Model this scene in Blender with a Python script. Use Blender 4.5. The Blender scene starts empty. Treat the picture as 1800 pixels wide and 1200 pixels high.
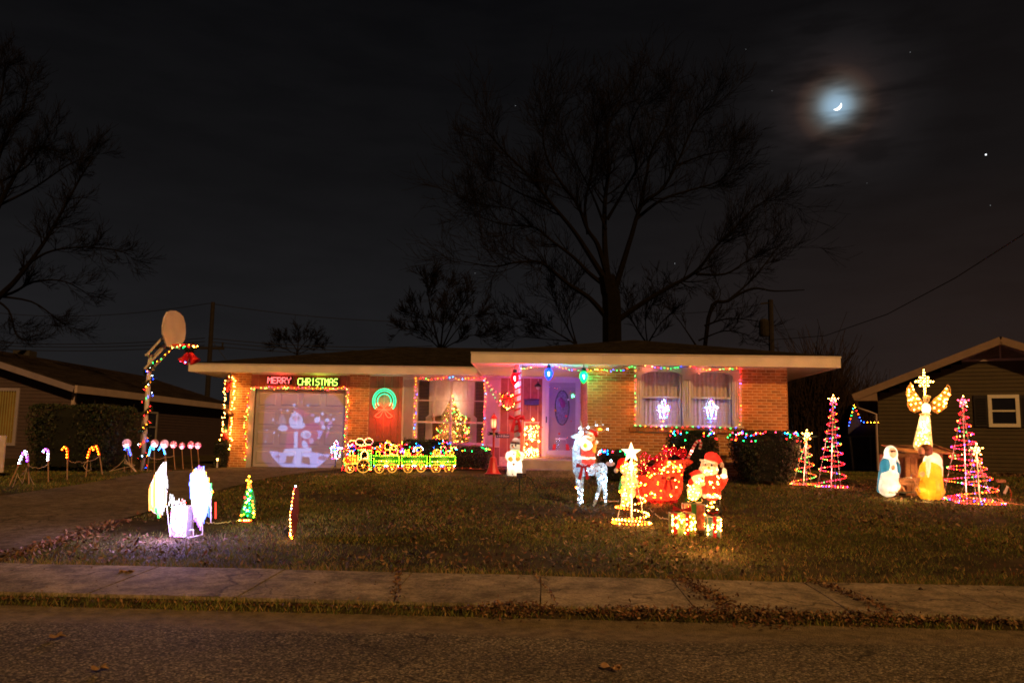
import bpy, bmesh, math, random
import numpy as np
from mathutils import Vector, Matrix, Euler, noise
R = math.radians
random.seed(7); np.random.seed(7)
sc = bpy.context.scene
# ------------------------------------------------------------------ camera
F_PX, CAM_Z, PITCH, YAW, ROLL = 1455.0, 1.35, R(7.09), R(2.2), R(0.97)
fw = Vector((-math.sin(YAW)*math.cos(PITCH), math.cos(YAW)*math.cos(PITCH), math.sin(PITCH)))
r0 = Vector((math.cos(YAW), math.sin(YAW), 0)); u0 = r0.cross(fw)
rt = r0*math.cos(ROLL) + u0*math.sin(ROLL); up = u0*math.cos(ROLL) - r0*math.sin(ROLL)
cam_d = bpy.data.cameras.new('camera'); cam = bpy.data.objects.new('camera', cam_d)
sc.collection.objects.link(cam); sc.camera = cam
cam_d.sensor_width = 36; cam_d.lens = F_PX/1800*36; cam_d.clip_start = .05; cam_d.clip_end = 5000
m = Matrix((rt, up, -fw)).transposed().to_4x4(); m.translation = (0, 0, CAM_Z); cam.matrix_world = m
EYE = Vector((0, 0, CAM_Z))
def ray(px, py):
    return (fw + rt*((px-900)/F_PX) + up*((600-py)/F_PX)).normalized()
# ------------------------------------------------------------------ night sky
w = bpy.data.worlds.new('World'); sc.world = w; w.use_nodes = True
nt = w.node_tree; nt.nodes.clear()
def N(nt, t, **kw):
    n = nt.nodes.new(t)
    for k, v in kw.items():
        if k.startswith('i_'): n.inputs[int(k[2:]) if k[2:].isdigit() else k[2:]].default_value = v
        else: setattr(n, k, v)
    return n
def ramp(n, stops, mode='LINEAR'):
    cr = n.color_ramp; cr.interpolation = mode
    while len(cr.elements) > 1: cr.elements.remove(cr.elements[-1])
    cr.elements[0].position = stops[0][0]; cr.elements[0].color = tuple(stops[0][1])+(1,)
    for p, c in stops[1:]:
        e = cr.elements.new(p); e.color = tuple(c)+(1,)
MOON = ray(1471, 186)
L = nt.links
tc = N(nt, 'ShaderNodeTexCoord'); sep = N(nt, 'ShaderNodeSeparateXYZ'); L.new(tc.outputs['Generated'], sep.inputs[0])
rl = N(nt, 'ShaderNodeValToRGB'); ramp(rl, [(0, (.0165, .0158, .0165)), (.13, (.0122, .0118, .013)), (.3, (.0058, .0056, .0062)), (.5, (.0030, .0030, .0036)), (1, (.0026, .0026, .003))])
rr = N(nt, 'ShaderNodeValToRGB'); ramp(rr, [(0, (.030, .0165, .012)), (.13, (.0205, .0122, .0098)), (.3, (.0085, .0066, .0064)), (.5, (.0045, .0038, .004)), (1, (.003, .003, .0036))])
L.new(sep.outputs['Z'], rl.inputs[0]); L.new(sep.outputs['Z'], rr.inputs[0])
mr = N(nt, 'ShaderNodeMapRange', interpolation_type='SMOOTHSTEP'); mr.inputs[1].default_value = -.1; mr.inputs[2].default_value = .6
L.new(sep.outputs['X'], mr.inputs[0])
mx = N(nt, 'ShaderNodeMix', data_type='RGBA'); L.new(mr.outputs[0], mx.inputs[0]); L.new(rl.outputs[0], mx.inputs[6]); L.new(rr.outputs[0], mx.inputs[7])
mp = N(nt, 'ShaderNodeMapping'); mp.inputs['Scale'].default_value = (3, 3, 11); mp.inputs['Rotation'].default_value = (0, .25, 0)
L.new(tc.outputs['Generated'], mp.inputs[0])
nz = N(nt, 'ShaderNodeTexNoise', i_Scale=2.2, i_Detail=4.0, i_Roughness=.55); L.new(mp.outputs[0], nz.inputs['Vector'])
cm = N(nt, 'ShaderNodeMapRange'); cm.inputs[1].default_value = .35; cm.inputs[2].default_value = .7; cm.inputs[3].default_value = .84; cm.inputs[4].default_value = .98
L.new(nz.outputs[0], cm.inputs[0])
vm = N(nt, 'ShaderNodeVectorMath', operation='DISTANCE'); L.new(tc.outputs['Generated'], vm.inputs[0]); vm.inputs[1].default_value = MOON
dv = N(nt, 'ShaderNodeMath', operation='DIVIDE'); L.new(vm.outputs['Value'], dv.inputs[0]); dv.inputs[1].default_value = R(7)
mr2 = N(nt, 'ShaderNodeValToRGB')
ramp(mr2, [(0, (.30, .45, .60)), (.07, (.24, .36, .46)), (.125, (.16, .21, .24)), (.175, (.085, .088, .088)), (.235, (.048, .037, .030)), (.30, (.036, .020, .015)), (.37, (.012, .009, .009)), (.6, (.0045, .0042, .0045)), (1, (0, 0, 0))], 'B_SPLINE')
L.new(dv.outputs[0], mr2.inputs[0])
cl2 = N(nt, 'ShaderNodeMapRange'); cl2.inputs[1].default_value = .38; cl2.inputs[2].default_value = .56; cl2.inputs[3].default_value = .35; cl2.inputs[4].default_value = 1.1
mp3 = N(nt, 'ShaderNodeMapping'); mp3.inputs['Scale'].default_value = (6, 6, 26); mp3.inputs['Rotation'].default_value = (0, .2, 0); mp3.inputs['Location'].default_value = (3.1, .4, 1.3)
L.new(tc.outputs['Generated'], mp3.inputs[0])
nz2 = N(nt, 'ShaderNodeTexNoise', i_Scale=2.0, i_Detail=3.0); L.new(mp3.outputs[0], nz2.inputs['Vector']); L.new(nz2.outputs[0], cl2.inputs[0])
s1 = N(nt, 'ShaderNodeVectorMath', operation='SCALE'); L.new(mx.outputs[2], s1.inputs[0]); L.new(cm.outputs[0], s1.inputs['Scale'])
s2 = N(nt, 'ShaderNodeVectorMath', operation='SCALE'); L.new(mr2.outputs[0], s2.inputs[0]); L.new(cl2.outputs[0], s2.inputs['Scale'])
ad = N(nt, 'ShaderNodeVectorMath', operation='ADD'); L.new(s1.outputs[0], ad.inputs[0]); L.new(s2.outputs[0], ad.inputs[1])
bg = N(nt, 'ShaderNodeBackground'); L.new(ad.outputs[0], bg.inputs[0]); bg.inputs[1].default_value = 1
wo = N(nt, 'ShaderNodeOutputWorld'); L.new(bg.outputs[0], wo.inputs[0])
# ------------------------------------------------------------------ the warm light of the street, from behind the camera's right
sun_d = bpy.data.lights.new('street_light_glow', 'SUN'); sun = bpy.data.objects.new('street_light_glow', sun_d)
sc.collection.objects.link(sun)
SUN_DIR = Vector((-.42, .88, -.68)).normalized()
sun.rotation_euler = SUN_DIR.to_track_quat('-Z', 'Y').to_euler(); sun.location = (15, -20, 20)
sun_d.energy = 2.45; sun_d.color = (1, .50, .155); sun_d.angle = R(1.2)
sc.view_settings.view_transform = 'Standard'; sc.view_settings.look = 'None'; sc.view_settings.exposure = 0; sc.view_settings.gamma = 1
sc.cycles.use_denoising = True; sc.cycles.filter_width = 1.75
sc.cycles.sample_clamp_indirect = 4; sc.cycles.sample_clamp_direct = 0
sc.cycles.max_bounces = 5; sc.cycles.diffuse_bounces = 2; sc.cycles.glossy_bounces = 2; sc.cycles.transparent_max_bounces = 12
sc.cycles.caustics_reflective = False; sc.cycles.caustics_refractive = False
sc.cycles.use_adaptive_sampling = False

# ------------------------------------------------------------------ terrain
def sst(a, b, x):
    t = min(1, max(0, (x-a)/(b-a))); return t*t*(3-2*t)
def gz(x, y):
    if y < 6.5: return -.015*sst(6.5, 3, y)*0
    if y < 6.9: return .05*(y-6.5)/.4
    if y < 8.25: return .05+.04*(y-6.9)/1.35
    k = sst(-6, -1, x)
    s = .037+(.0548-.037)*k; yc = 22.6+(19.5-22.6)*k
    return .09 + s*(min(y, yc)-8.25)
def GP(px, py):
    d = ray(px, py); t = 3.0
    for _ in range(4000):
        p = EYE+d*t
        if p.z <= gz(p.x, p.y): break
        t += .02
    for _ in range(12):
        p = EYE+d*t; e = p.z-gz(p.x, p.y); t += e/max(.02, -d.z+.05)*.8
    p = EYE+d*t
    return Vector((p.x, p.y, gz(p.x, p.y)))
def W(px, py, Y):
    d = ray(px, py); return EYE+d*(Y/d.y)

# ------------------------------------------------------------------ materials
MATS = {}
def mat(name, col, rough=.7, var=.15, scale=8., bump=0., bscale=40., metal=0., rnd=0., col2=None, trans=0., spec=.3):
    if name in MATS: return MATS[name]
    m = bpy.data.materials.new(name); m.use_nodes = True; MATS[name] = m
    nt = m.node_tree; L = nt.links; b = nt.nodes['Principled BSDF']
    b.inputs['Roughness'].default_value = rough; b.inputs['Metallic'].default_value = metal; b.inputs['Specular IOR Level'].default_value = spec
    tc = N(nt, 'ShaderNodeTexCoord')
    nz = N(nt, 'ShaderNodeTexNoise', i_Scale=scale, i_Detail=5.0); L.new(tc.outputs['Object'], nz.inputs['Vector'])
    cr = N(nt, 'ShaderNodeValToRGB')
    c2 = col2 or tuple(min(1, c*(1+var)) for c in col); c1 = tuple(c*(1-var) for c in col)
    ramp(cr, [(.3, c1), (.7, c2)]); L.new(nz.outputs[0], cr.inputs[0])
    out = cr.outputs[0]
    if rnd:
        gi = N(nt, 'ShaderNodeNewGeometry'); oi = N(nt, 'ShaderNodeObjectInfo')
        a = N(nt, 'ShaderNodeMath', operation='ADD'); L.new(gi.outputs['Random Per Island'], a.inputs[0]); L.new(oi.outputs['Random'], a.inputs[1])
        f = N(nt, 'ShaderNodeMath', operation='FRACT'); L.new(a.outputs[0], f.inputs[0])
        mm = N(nt, 'ShaderNodeMapRange'); mm.inputs[3].default_value = 1-rnd; mm.inputs[4].default_value = 1+rnd; L.new(f.outputs[0], mm.inputs[0])
        sv = N(nt, 'ShaderNodeVectorMath', operation='SCALE'); L.new(out, sv.inputs[0]); L.new(mm.outputs[0], sv.inputs['Scale']); out = sv.outputs[0]
    L.new(out, b.inputs['Base Color'])
    if bump:
        n2 = N(nt, 'ShaderNodeTexNoise', i_Scale=bscale, i_Detail=4.0); L.new(tc.outputs['Object'], n2.inputs['Vector'])
        bp = N(nt, 'ShaderNodeBump'); bp.inputs['Strength'].default_value = bump; bp.inputs['Distance'].default_value = .02
        L.new(n2.outputs[0], bp.inputs['Height']); L.new(bp.outputs[0], b.inputs['Normal'])
    if trans:
        tr = N(nt, 'ShaderNodeBsdfTranslucent'); L.new(out, tr.inputs[0])
        ms = N(nt, 'ShaderNodeMixShader'); ms.inputs[0].default_value = trans
        L.new(b.outputs[0], ms.inputs[1]); L.new(tr.outputs[0], ms.inputs[2]); L.new(ms.outputs[0], nt.nodes['Material Output'].inputs[0])
    return m
def emit(name, col, s=1.):
    if name in MATS: return MATS[name]
    m = bpy.data.materials.new(name); m.use_nodes = True; MATS[name] = m
    nt = m.node_tree; nt.nodes.clear()
    e = N(nt, 'ShaderNodeEmission'); e.inputs[0].default_value = tuple(col)+(1,); e.inputs[1].default_value = s
    o = N(nt, 'ShaderNodeOutputMaterial'); nt.links.new(e.outputs[0], o.inputs[0])
    return m
BS = 1.0; BR = .90
BULB = {
 'warm': ((1, .36, .05), 85), 'red': ((1, .008, .008), 46), 'green': ((.006, 1, .10), 30), 'blue': ((.010, .04, 1), 55),
 'amber': ((1, .17, .006), 50), 'cool': ((.42, .70, 1), 60), 'pink': ((1, .022, .06), 46), 'yellow': ((1, .42, .015), 42),
 'lime': ((.20, 1, .010), 34), 'cyan': ((.004, .30, 1), 46), 'orange': ((1, .06, .004), 42), 'violet': ((.22, .03, 1), 50)}
def bm_(c):
    col, s = BULB[c]; return emit('bulb_glass_'+c, col, s*BS)
# tinsel / wire mesh skin: translucent with pinholes
def skin(name, col, hole=.35, scale=60., trans=.6, rough=.5):
    if name in MATS: return MATS[name]
    m = mat(name, col, rough, .5, 16, trans=trans)
    nt = m.node_tree; L = nt.links; out = nt.nodes['Material Output']; src = out.inputs[0].links[0].from_socket
    tc = N(nt, 'ShaderNodeTexCoord'); v = N(nt, 'ShaderNodeTexVoronoi', i_Scale=scale); L.new(tc.outputs['Object'], v.inputs['Vector'])
    lt = N(nt, 'ShaderNodeMath', operation='LESS_THAN'); lt.inputs[1].default_value = hole*.6; L.new(v.outputs['Distance'], lt.inputs[0])
    tp = N(nt, 'ShaderNodeBsdfTransparent'); ms = N(nt, 'ShaderNodeMixShader')
    L.new(lt.outputs[0], ms.inputs[0]); L.new(src, ms.inputs[1]); L.new(tp.outputs[0], ms.inputs[2]); L.new(ms.outputs[0], out.inputs[0])
    return m

# ------------------------------------------------------------------ mesh builder
COL = sc.collection
OCT_V = [(1,0,0),(-1,0,0),(0,1,0),(0,-1,0),(0,0,1),(0,0,-1)]
OCT_F = [(0,2,4),(2,1,4),(1,3,4),(3,0,4),(2,0,5),(1,2,5),(3,1,5),(0,3,5)]
class M:
    def __init__(s): s.v = []; s.f = []; s.mi = []; s.mats = []; s.cur = 0; s.smooth = False
    def mt(s, m):
        if m not in s.mats: s.mats.append(m)
        s.cur = s.mats.index(m); return s
    def add(s, vs, fs):
        o = len(s.v); s.v += [tuple(p) for p in vs]
        for f in fs: s.f.append(tuple(i+o for i in f)); s.mi.append(s.cur)
        return s
    def box(s, x0, x1, y0, y1, z0, z1):
        return s.add([(x0,y0,z0),(x1,y0,z0),(x1,y1,z0),(x0,y1,z0),(x0,y0,z1),(x1,y0,z1),(x1,y1,z1),(x0,y1,z1)],
            [(0,3,2,1),(4,5,6,7),(0,1,5,4),(1,2,6,5),(2,3,7,6),(3,0,4,7)])
    def bar(s, p, q, w_, h_, upv=(0,0,1)):
        p = Vector(p); q = Vector(q); d = (q-p).normalized(); u = Vector(upv)
        if abs(d.dot(u)) > .95: u = Vector((0,1,0))
        a = d.cross(u).normalized()*w_/2; b = a.cross(d).normalized()*h_/2
        return s.add([p-a-b, p+a-b, p+a+b, p-a+b, q-a-b, q+a-b, q+a+b, q-a+b],
            [(0,1,2,3),(7,6,5,4),(0,4,5,1),(1,5,6,2),(2,6,7,3),(3,7,4,0)])
    def tube(s, pts, r, n=6, cap=True, closed=False):
        pts = [Vector(p) for p in pts]; k = len(pts)
        rs = r if isinstance(r, (list, tuple)) else [r]*k
        o = len(s.v); prev = None
        for i, p in enumerate(pts):
            if closed: d = pts[(i+1) % k]-pts[i-1]
            else: d = pts[min(i+1, k-1)]-pts[max(i-1, 0)]
            if d.length < 1e-9: d = Vector((0,0,1))
            d.normalize()
            if prev is None:
                a = d.cross(Vector((0,0,1)) if abs(d.z) < .9 else Vector((1,0,0))).normalized()
            else:
                a = prev-d*prev.dot(d)
                a = a.normalized() if a.length > 1e-6 else d.cross(Vector((0,1,.1))).normalized()
            prev = a; b = d.cross(a)
            for j in range(n):
                t = 2*math.pi*j/n; s.v.append(tuple(p+(a*math.cos(t)+b*math.sin(t))*rs[i]))
        for i in range(k if closed else k-1):
            i2 = (i+1) % k
            for j in range(n):
                s.f.append((o+i*n+j, o+i*n+(j+1) % n, o+i2*n+(j+1) % n, o+i2*n+j)); s.mi.append(s.cur)
        if cap and not closed:
            s.f.append(tuple(o+j for j in reversed(range(n)))); s.mi.append(s.cur)
            s.f.append(tuple(o+(k-1)*n+j for j in range(n))); s.mi.append(s.cur)
        return s
    def oct(s, p, r):
        return s.add([(p[0]+a*r, p[1]+b*r, p[2]+c*r) for a, b, c in OCT_V], OCT_F)
    def ball(s, c, r, nu=12, nv=8):
        rx, ry, rz = r if isinstance(r, (tuple, list)) else (r, r, r)
        vs = [(c[0], c[1], c[2]-rz)]; fs = []
        for i in range(1, nv):
            t = math.pi*i/nv
            for j in range(nu):
                a = 2*math.pi*j/nu; vs.append((c[0]+rx*math.sin(t)*math.cos(a), c[1]+ry*math.sin(t)*math.sin(a), c[2]-rz*math.cos(t)))
        vs.append((c[0], c[1], c[2]+rz)); T = len(vs)-1
        for j in range(nu):
            j2 = (j+1) % nu; fs.append((0, 1+j2, 1+j)); fs.append((T, T-nu+j, T-nu+j2))
            for i in range(nv-2):
                a = 1+i*nu; fs.append((a+j, a+j2, a+nu+j2, a+nu+j))
        return s.add(vs, fs)
    def lathe(s, c, prof, n=16, cap=True):
        vs = []; fs = []
        for r, z in prof:
            for j in range(n):
                a = 2*math.pi*j/n; vs.append((c[0]+r*math.cos(a), c[1]+r*math.sin(a), c[2]+z))
        for i in range(len(prof)-1):
            for j in range(n):
                j2 = (j+1) % n; fs.append((i*n+j, i*n+j2, (i+1)*n+j2, (i+1)*n+j))
        if cap: fs.append(tuple(reversed(range(n)))); fs.append(tuple((len(prof)-1)*n+j for j in range(n)))
        return s.add(vs, fs)
    def prism(s, poly, t):      # poly: list of 3d points (planar), t: thickness vector
        t = Vector(t); n = len(poly); P = [Vector(p) for p in poly]
        return s.add(P+[p+t for p in P], [tuple(range(n)), tuple(reversed(range(n, 2*n)))]+[(i, i+n, (i+1) % n+n, (i+1) % n) for i in range(n)])
    def build(s, name, m=None, parent=None, smooth=False, kind=None, fix=False):
        if m is not None: s.mats = m if isinstance(m, list) else [m]
        off = Vector((0,0,0))
        if parent is not None: off = wloc(parent)
        me = bpy.data.meshes.new(name)
        vv = [(a-off.x, b-off.y, c-off.z) for a, b, c in s.v]
        me.from_pydata(vv, [], s.f)
        for mm in s.mats: me.materials.append(mm)
        if len(s.mats) > 1: me.polygons.foreach_set('material_index', s.mi)
        if fix:
            b = bmesh.new(); b.from_mesh(me); bmesh.ops.recalc_face_normals(b, faces=b.faces); b.to_mesh(me); b.free()
        if smooth: me.polygons.foreach_set('use_smooth', [True]*len(me.polygons))
        me.update()
        o = bpy.data.objects.new(name, me); COL.objects.link(o)
        if parent is not None: o.parent = parent
        if kind: o['kind'] = kind
        return o
def wloc(o):
    v = Vector((0,0,0))
    while o is not None: v += o.location; o = o.parent
    return v
def thing(name, label, cat, loc=(0,0,0), group=None, kind=None):
    o = bpy.data.objects.new(name, None); COL.objects.link(o); o.location = loc; o.empty_display_size = .2
    if label: o['label'] = label
    if cat: o['category'] = cat
    if group: o['group'] = group
    if kind: o['kind'] = kind
    return o
def tag(o, label, cat, group=None):
    o['label'] = label; o['category'] = cat
    if group: o['group'] = group
    return o
def dup(root, loc, label=None):
    r = root.copy(); COL.objects.link(r); r.location = loc
    if label: r['label'] = label
    for ch in root.children:
        c = ch.copy(); COL.objects.link(c); c.parent = r
        for g in ch.children:
            d = g.copy(); COL.objects.link(d); d.parent = c
    return r
def lamp(loc, P, col, r=.04, parent=None, name='inner_lamp'):
    d = bpy.data.lights.new(name, 'POINT'); d.energy = P; d.color = col; d.shadow_soft_size = r
    o = bpy.data.objects.new(name, d); COL.objects.link(o)
    if parent is not None: o.parent = parent; loc = Vector(loc)-wloc(parent)
    o.location = loc; return o
def resample(pts, sp):
    pts = [Vector(p) for p in pts]; out = [pts[0].copy()]; need = sp
    for a, b in zip(pts, pts[1:]):
        d = (b-a).length; u = 0
        while d-u >= need:
            u += need; out.append(a.lerp(b, u/d)); need = sp
        need -= d-u
    return out
def bulbs(pts, cols, r=.008, jit=.0, parent=None, name='bulb', seq=False):
    mb = M()
    for i, p in enumerate(pts):
        c = cols[i % len(cols)] if seq else random.choice(cols)
        mb.mt(bm_(c)); q = Vector(p)+Vector((random.uniform(-jit, jit), random.uniform(-jit, jit)*.4, random.uniform(-jit, jit)))
        mb.oct(q, r*BR)
    return mb.build(name, None, parent, kind='stuff')
MULTI = ['red', 'green', 'amber', 'red', 'blue', 'amber', 'pink', 'green', 'warm']
WARMR = ['red', 'amber', 'amber', 'pink', 'warm', 'green', 'red']
CORD = None
def string(label, paths, cols=MULTI, sp=.09, r=.0085, jit=.012, parent=None, cordr=.004, name='light_string', cat='string lights', group=None, cordm=None, sag=0):
    base = paths[0][0]
    t = thing(name, label, cat, tuple(base), group) if parent is None else parent
    cm_ = M(); bp = []
    for p in paths:
        if sag:
            q = []
            for a, b in zip(p, p[1:]):
                a = Vector(a); b = Vector(b)
                for i in range(8):
                    u = i/8; c = a.lerp(b, u); c.z -= sag*4*u*(1-u)*(b-a).length; q.append(c)
            q.append(Vector(p[-1])); p = q
        rp = resample(p, sp/2)
        rp = [v+Vector((random.uniform(-jit, jit)*.7, 0, random.uniform(-jit, jit)*.7)) for v in rp]
        if len(rp) > 1: cm_.tube(rp, cordr, 4)
        bp += [v+Vector((0, -.008, 0)) for v in rp[::2]]
    cm_.build('cord', cordm or mat('dark_green_cord', (.015, .03, .015), .5), t)
    bulbs(bp, cols, r, jit, t)
    return t
# ================================================================== GROUND
m_grassbase = mat('lawn_soil_and_thatch', (.030, .026, .011), .95, .45, 3, .6, 60, col2=(.062, .046, .02), spec=.1)
def grid(name, xs, ys, off, m, kind='structure', zf=None):
    mb = M(); nx = len(xs)
    for y in ys:
        for x in xs: mb.v.append((x, y, (zf or gz)(x, y)+off))
    for j in range(len(ys)-1):
        for i in range(nx-1):
            a = j*nx+i; mb.f.append((a, a+1, a+nx+1, a+nx)); mb.mi.append(0)
    o = mb.build(name, m); o['kind'] = kind; return o
def lin(a, b, n): return [a+(b-a)*i/(n-1) for i in range(n)]
grid('ground', [-400, -150, -60, -40]+lin(-30, 30, 61)+[40, 60, 150, 400], [-60, -20, 0, 4, 6.5, 6.9, 7.5, 8.25]+lin(8.6, 23, 42)+[25, 30, 45, 80, 160, 500], -.012, m_grassbase)
# asphalt
def asphalt():
    m = bpy.data.materials.new('worn_asphalt'); m.use_nodes = True; nt = m.node_tree; L = nt.links; b = nt.nodes['Principled BSDF']
    tc = N(nt, 'ShaderNodeTexCoord'); v = N(nt, 'ShaderNodeTexVoronoi', i_Scale=78.); L.new(tc.outputs['Object'], v.inputs['Vector'])
    big = N(nt, 'ShaderNodeTexNoise', i_Scale=.8, i_Detail=6.0); L.new(tc.outputs['Object'], big.inputs['Vector'])
    sc1 = N(nt, 'ShaderNodeSeparateColor'); L.new(v.outputs['Color'], sc1.inputs[0])
    cr = N(nt, 'ShaderNodeValToRGB'); ramp(cr, [(0, (.038, .033, .024)), (.45, (.088, .077, .054)), (.8, (.17, .148, .102)), (1, (.36, .31, .21))]); L.new(sc1.outputs[0], cr.inputs[0])
    c2 = N(nt, 'ShaderNodeMapRange'); c2.inputs[1].default_value = .3; c2.inputs[2].default_value = .7; c2.inputs[3].default_value = .6; c2.inputs[4].default_value = 1.25; L.new(big.outputs[0], c2.inputs[0])
    # thin cracks
    wv = N(nt, 'ShaderNodeTexNoise', i_Scale=1.3, i_Detail=5.0); L.new(tc.outputs['Object'], wv.inputs['Vector'])
    vmx = N(nt, 'ShaderNodeVectorMath', operation='MULTIPLY_ADD'); L.new(wv.outputs['Color'], vmx.inputs[0]); vmx.inputs[1].default_value = (.9, .9, 0); L.new(tc.outputs['Object'], vmx.inputs[2])
    ck = N(nt, 'ShaderNodeTexVoronoi', i_Scale=.75, feature='DISTANCE_TO_EDGE'); L.new(vmx.outputs[0], ck.inputs['Vector'])
    cs = N(nt, 'ShaderNodeMapRange'); cs.inputs[1].default_value = .002; cs.inputs[2].default_value = .008; cs.inputs[3].default_value = .5; L.new(ck.outputs['Distance'], cs.inputs[0])
    a1 = N(nt, 'ShaderNodeMath', operation='MULTIPLY'); L.new(c2.outputs[0], a1.inputs[0]); L.new(cs.outputs[0], a1.inputs[1])
    sv = N(nt, 'ShaderNodeVectorMath', operation='SCALE'); L.new(cr.outputs[0], sv.inputs[0]); L.new(a1.outputs[0], sv.inputs['Scale']); L.new(sv.outputs[0], b.inputs['Base Color'])
    # worn tan band of old concrete showing through along the kerb
    sy = N(nt, 'ShaderNodeSeparateXYZ'); L.new(tc.outputs['Object'], sy.inputs[0]); n3 = N(nt, 'ShaderNodeTexNoise', i_Scale=1.1, i_Detail=7.0, i_Roughness=.6); mp = N(nt, 'ShaderNodeMapping'); mp.inputs['Scale'].default_value = (.6, 3, 1); L.new(tc.outputs['Object'], mp.inputs[0]); L.new(mp.outputs[0], n3.inputs['Vector'])
    my = N(nt, 'ShaderNodeMath', operation='MULTIPLY_ADD'); L.new(n3.outputs[0], my.inputs[0]); my.inputs[1].default_value = .75; L.new(sy.outputs['Y'], my.inputs[2])
    bf = N(nt, 'ShaderNodeMapRange', interpolation_type='SMOOTHSTEP'); bf.inputs[1].default_value = 6.34; bf.inputs[2].default_value = 6.62; bf.inputs[4].default_value = .85; L.new(my.outputs[0], bf.inputs[0])
    c3 = N(nt, 'ShaderNodeValToRGB'); ramp(c3, [(.35, (.095, .076, .050)), (.65, (.23, .18, .115))]); n4 = N(nt, 'ShaderNodeTexNoise', i_Scale=7., i_Detail=8.0, i_Roughness=.7); L.new(tc.outputs['Object'], n4.inputs['Vector']); L.new(n4.outputs[0], c3.inputs[0])
    mb_ = N(nt, 'ShaderNodeMix', data_type='RGBA'); L.new(bf.outputs[0], mb_.inputs[0]); L.new(sv.outputs[0], mb_.inputs[6]); L.new(c3.outputs[0], mb_.inputs[7]); L.new(mb_.outputs[2], b.inputs['Base Color'])
    bp = N(nt, 'ShaderNodeBump'); bp.inputs['Strength'].default_value = .8; bp.inputs['Distance'].default_value = .010; bp.invert = True
    L.new(v.outputs['Distance'], bp.inputs['Height']); L.new(bp.outputs[0], b.inputs['Normal']); b.inputs['Roughness'].default_value = .95; b.inputs['Specular IOR Level'].default_value = .06
    return m
grid('road', [-80, -40]+lin(-20, 20, 21)+[40, 80], [-14, -4, 0, 3, 5, 6.06, 6.4, 6.66], .0, asphalt(), zf=lambda x, y: 0 if y < 6.5 else .012)
def concrete(name, col, dark=.52, joints=None, scale=.9):
    m = bpy.data.materials.new(name); m.use_nodes = True; nt = m.node_tree; L = nt.links; b = nt.nodes['Principled BSDF']
    tc = N(nt, 'ShaderNodeTexCoord')
    a = N(nt, 'ShaderNodeTexNoise', i_Scale=scale, i_Detail=8.0, i_Roughness=.65); L.new(tc.outputs['Object'], a.inputs['Vector'])
    f = N(nt, 'ShaderNodeTexNoise', i_Scale=45., i_Detail=5.0, i_Roughness=.75); L.new(tc.outputs['Object'], f.inputs['Vector'])
    cr = N(nt, 'ShaderNodeValToRGB'); ramp(cr, [(.32, tuple(c*dark for c in col)), (.5, tuple(c*.85 for c in col)), (.72, tuple(c*1.25 for c in col))]); L.new(a.outputs[0], cr.inputs[0])
    c2 = N(nt, 'ShaderNodeMapRange'); c2.inputs[1].default_value = .40; c2.inputs[2].default_value = .60; c2.inputs[3].default_value = .68; c2.inputs[4].default_value = 1.22; L.new(f.outputs[0], c2.inputs[0])
    st = N(nt, 'ShaderNodeTexNoise', i_Scale=6., i_Detail=9.0, i_Roughness=.75); L.new(tc.outputs['Object'], st.inputs['Vector']); s3 = N(nt, 'ShaderNodeMapRange'); s3.inputs[1].default_value = .42; s3.inputs[2].default_value = .56; s3.inputs[3].default_value = .6; s3.inputs[4].default_value = 1.12; L.new(st.outputs[0], s3.inputs[0])
    wv = N(nt, 'ShaderNodeTexNoise', i_Scale=2.0, i_Detail=5.0); L.new(tc.outputs['Object'], wv.inputs['Vector']); vm = N(nt, 'ShaderNodeVectorMath', operation='MULTIPLY_ADD'); L.new(wv.outputs['Color'], vm.inputs[0]); vm.inputs[1].default_value = (.7, .7, 0); L.new(tc.outputs['Object'], vm.inputs[2])
    ck = N(nt, 'ShaderNodeTexVoronoi', i_Scale=.55, feature='DISTANCE_TO_EDGE'); L.new(vm.outputs[0], ck.inputs['Vector']); cs = N(nt, 'ShaderNodeMapRange'); cs.inputs[1].default_value = .001; cs.inputs[2].default_value = .006; cs.inputs[3].default_value = .4; L.new(ck.outputs['Distance'], cs.inputs[0])
    k1 = N(nt, 'ShaderNodeMath', operation='MULTIPLY'); L.new(c2.outputs[0], k1.inputs[0]); L.new(s3.outputs[0], k1.inputs[1]); k2 = N(nt, 'ShaderNodeMath', operation='MULTIPLY'); L.new(k1.outputs[0], k2.inputs[0]); L.new(cs.outputs[0], k2.inputs[1])
    sv = N(nt, 'ShaderNodeVectorMath', operation='SCALE'); L.new(cr.outputs[0], sv.inputs[0]); L.new(k2.outputs[0], sv.inputs['Scale']); L.new(sv.outputs[0], b.inputs['Base Color'])
    bp = N(nt, 'ShaderNodeBump'); bp.inputs['Strength'].default_value = .35; bp.inputs['Distance'].default_value = .006; L.new(f.outputs[0], bp.inputs['Height']); L.new(bp.outputs[0], b.inputs['Normal'])
    b.inputs['Roughness'].default_value = .95; b.inputs['Specular IOR Level'].default_value = .06
    return m
m_conc = concrete('old_sidewalk_concrete', (.27, .225, .16), scale=1.7)
m_gut = concrete('worn_gutter_concrete', (.115, .088, .058), .55, scale=1.6)
m_drive = concrete('driveway_concrete', (.15, .12, .09), .6)
def wob(x): return .05*noise.noise(Vector((x*.7, 3.1, 0)))+.02*noise.noise(Vector((x*3, 9, 0)))
gx = [-80, -40]+lin(-20, 20, 161)+[40, 80]
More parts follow.
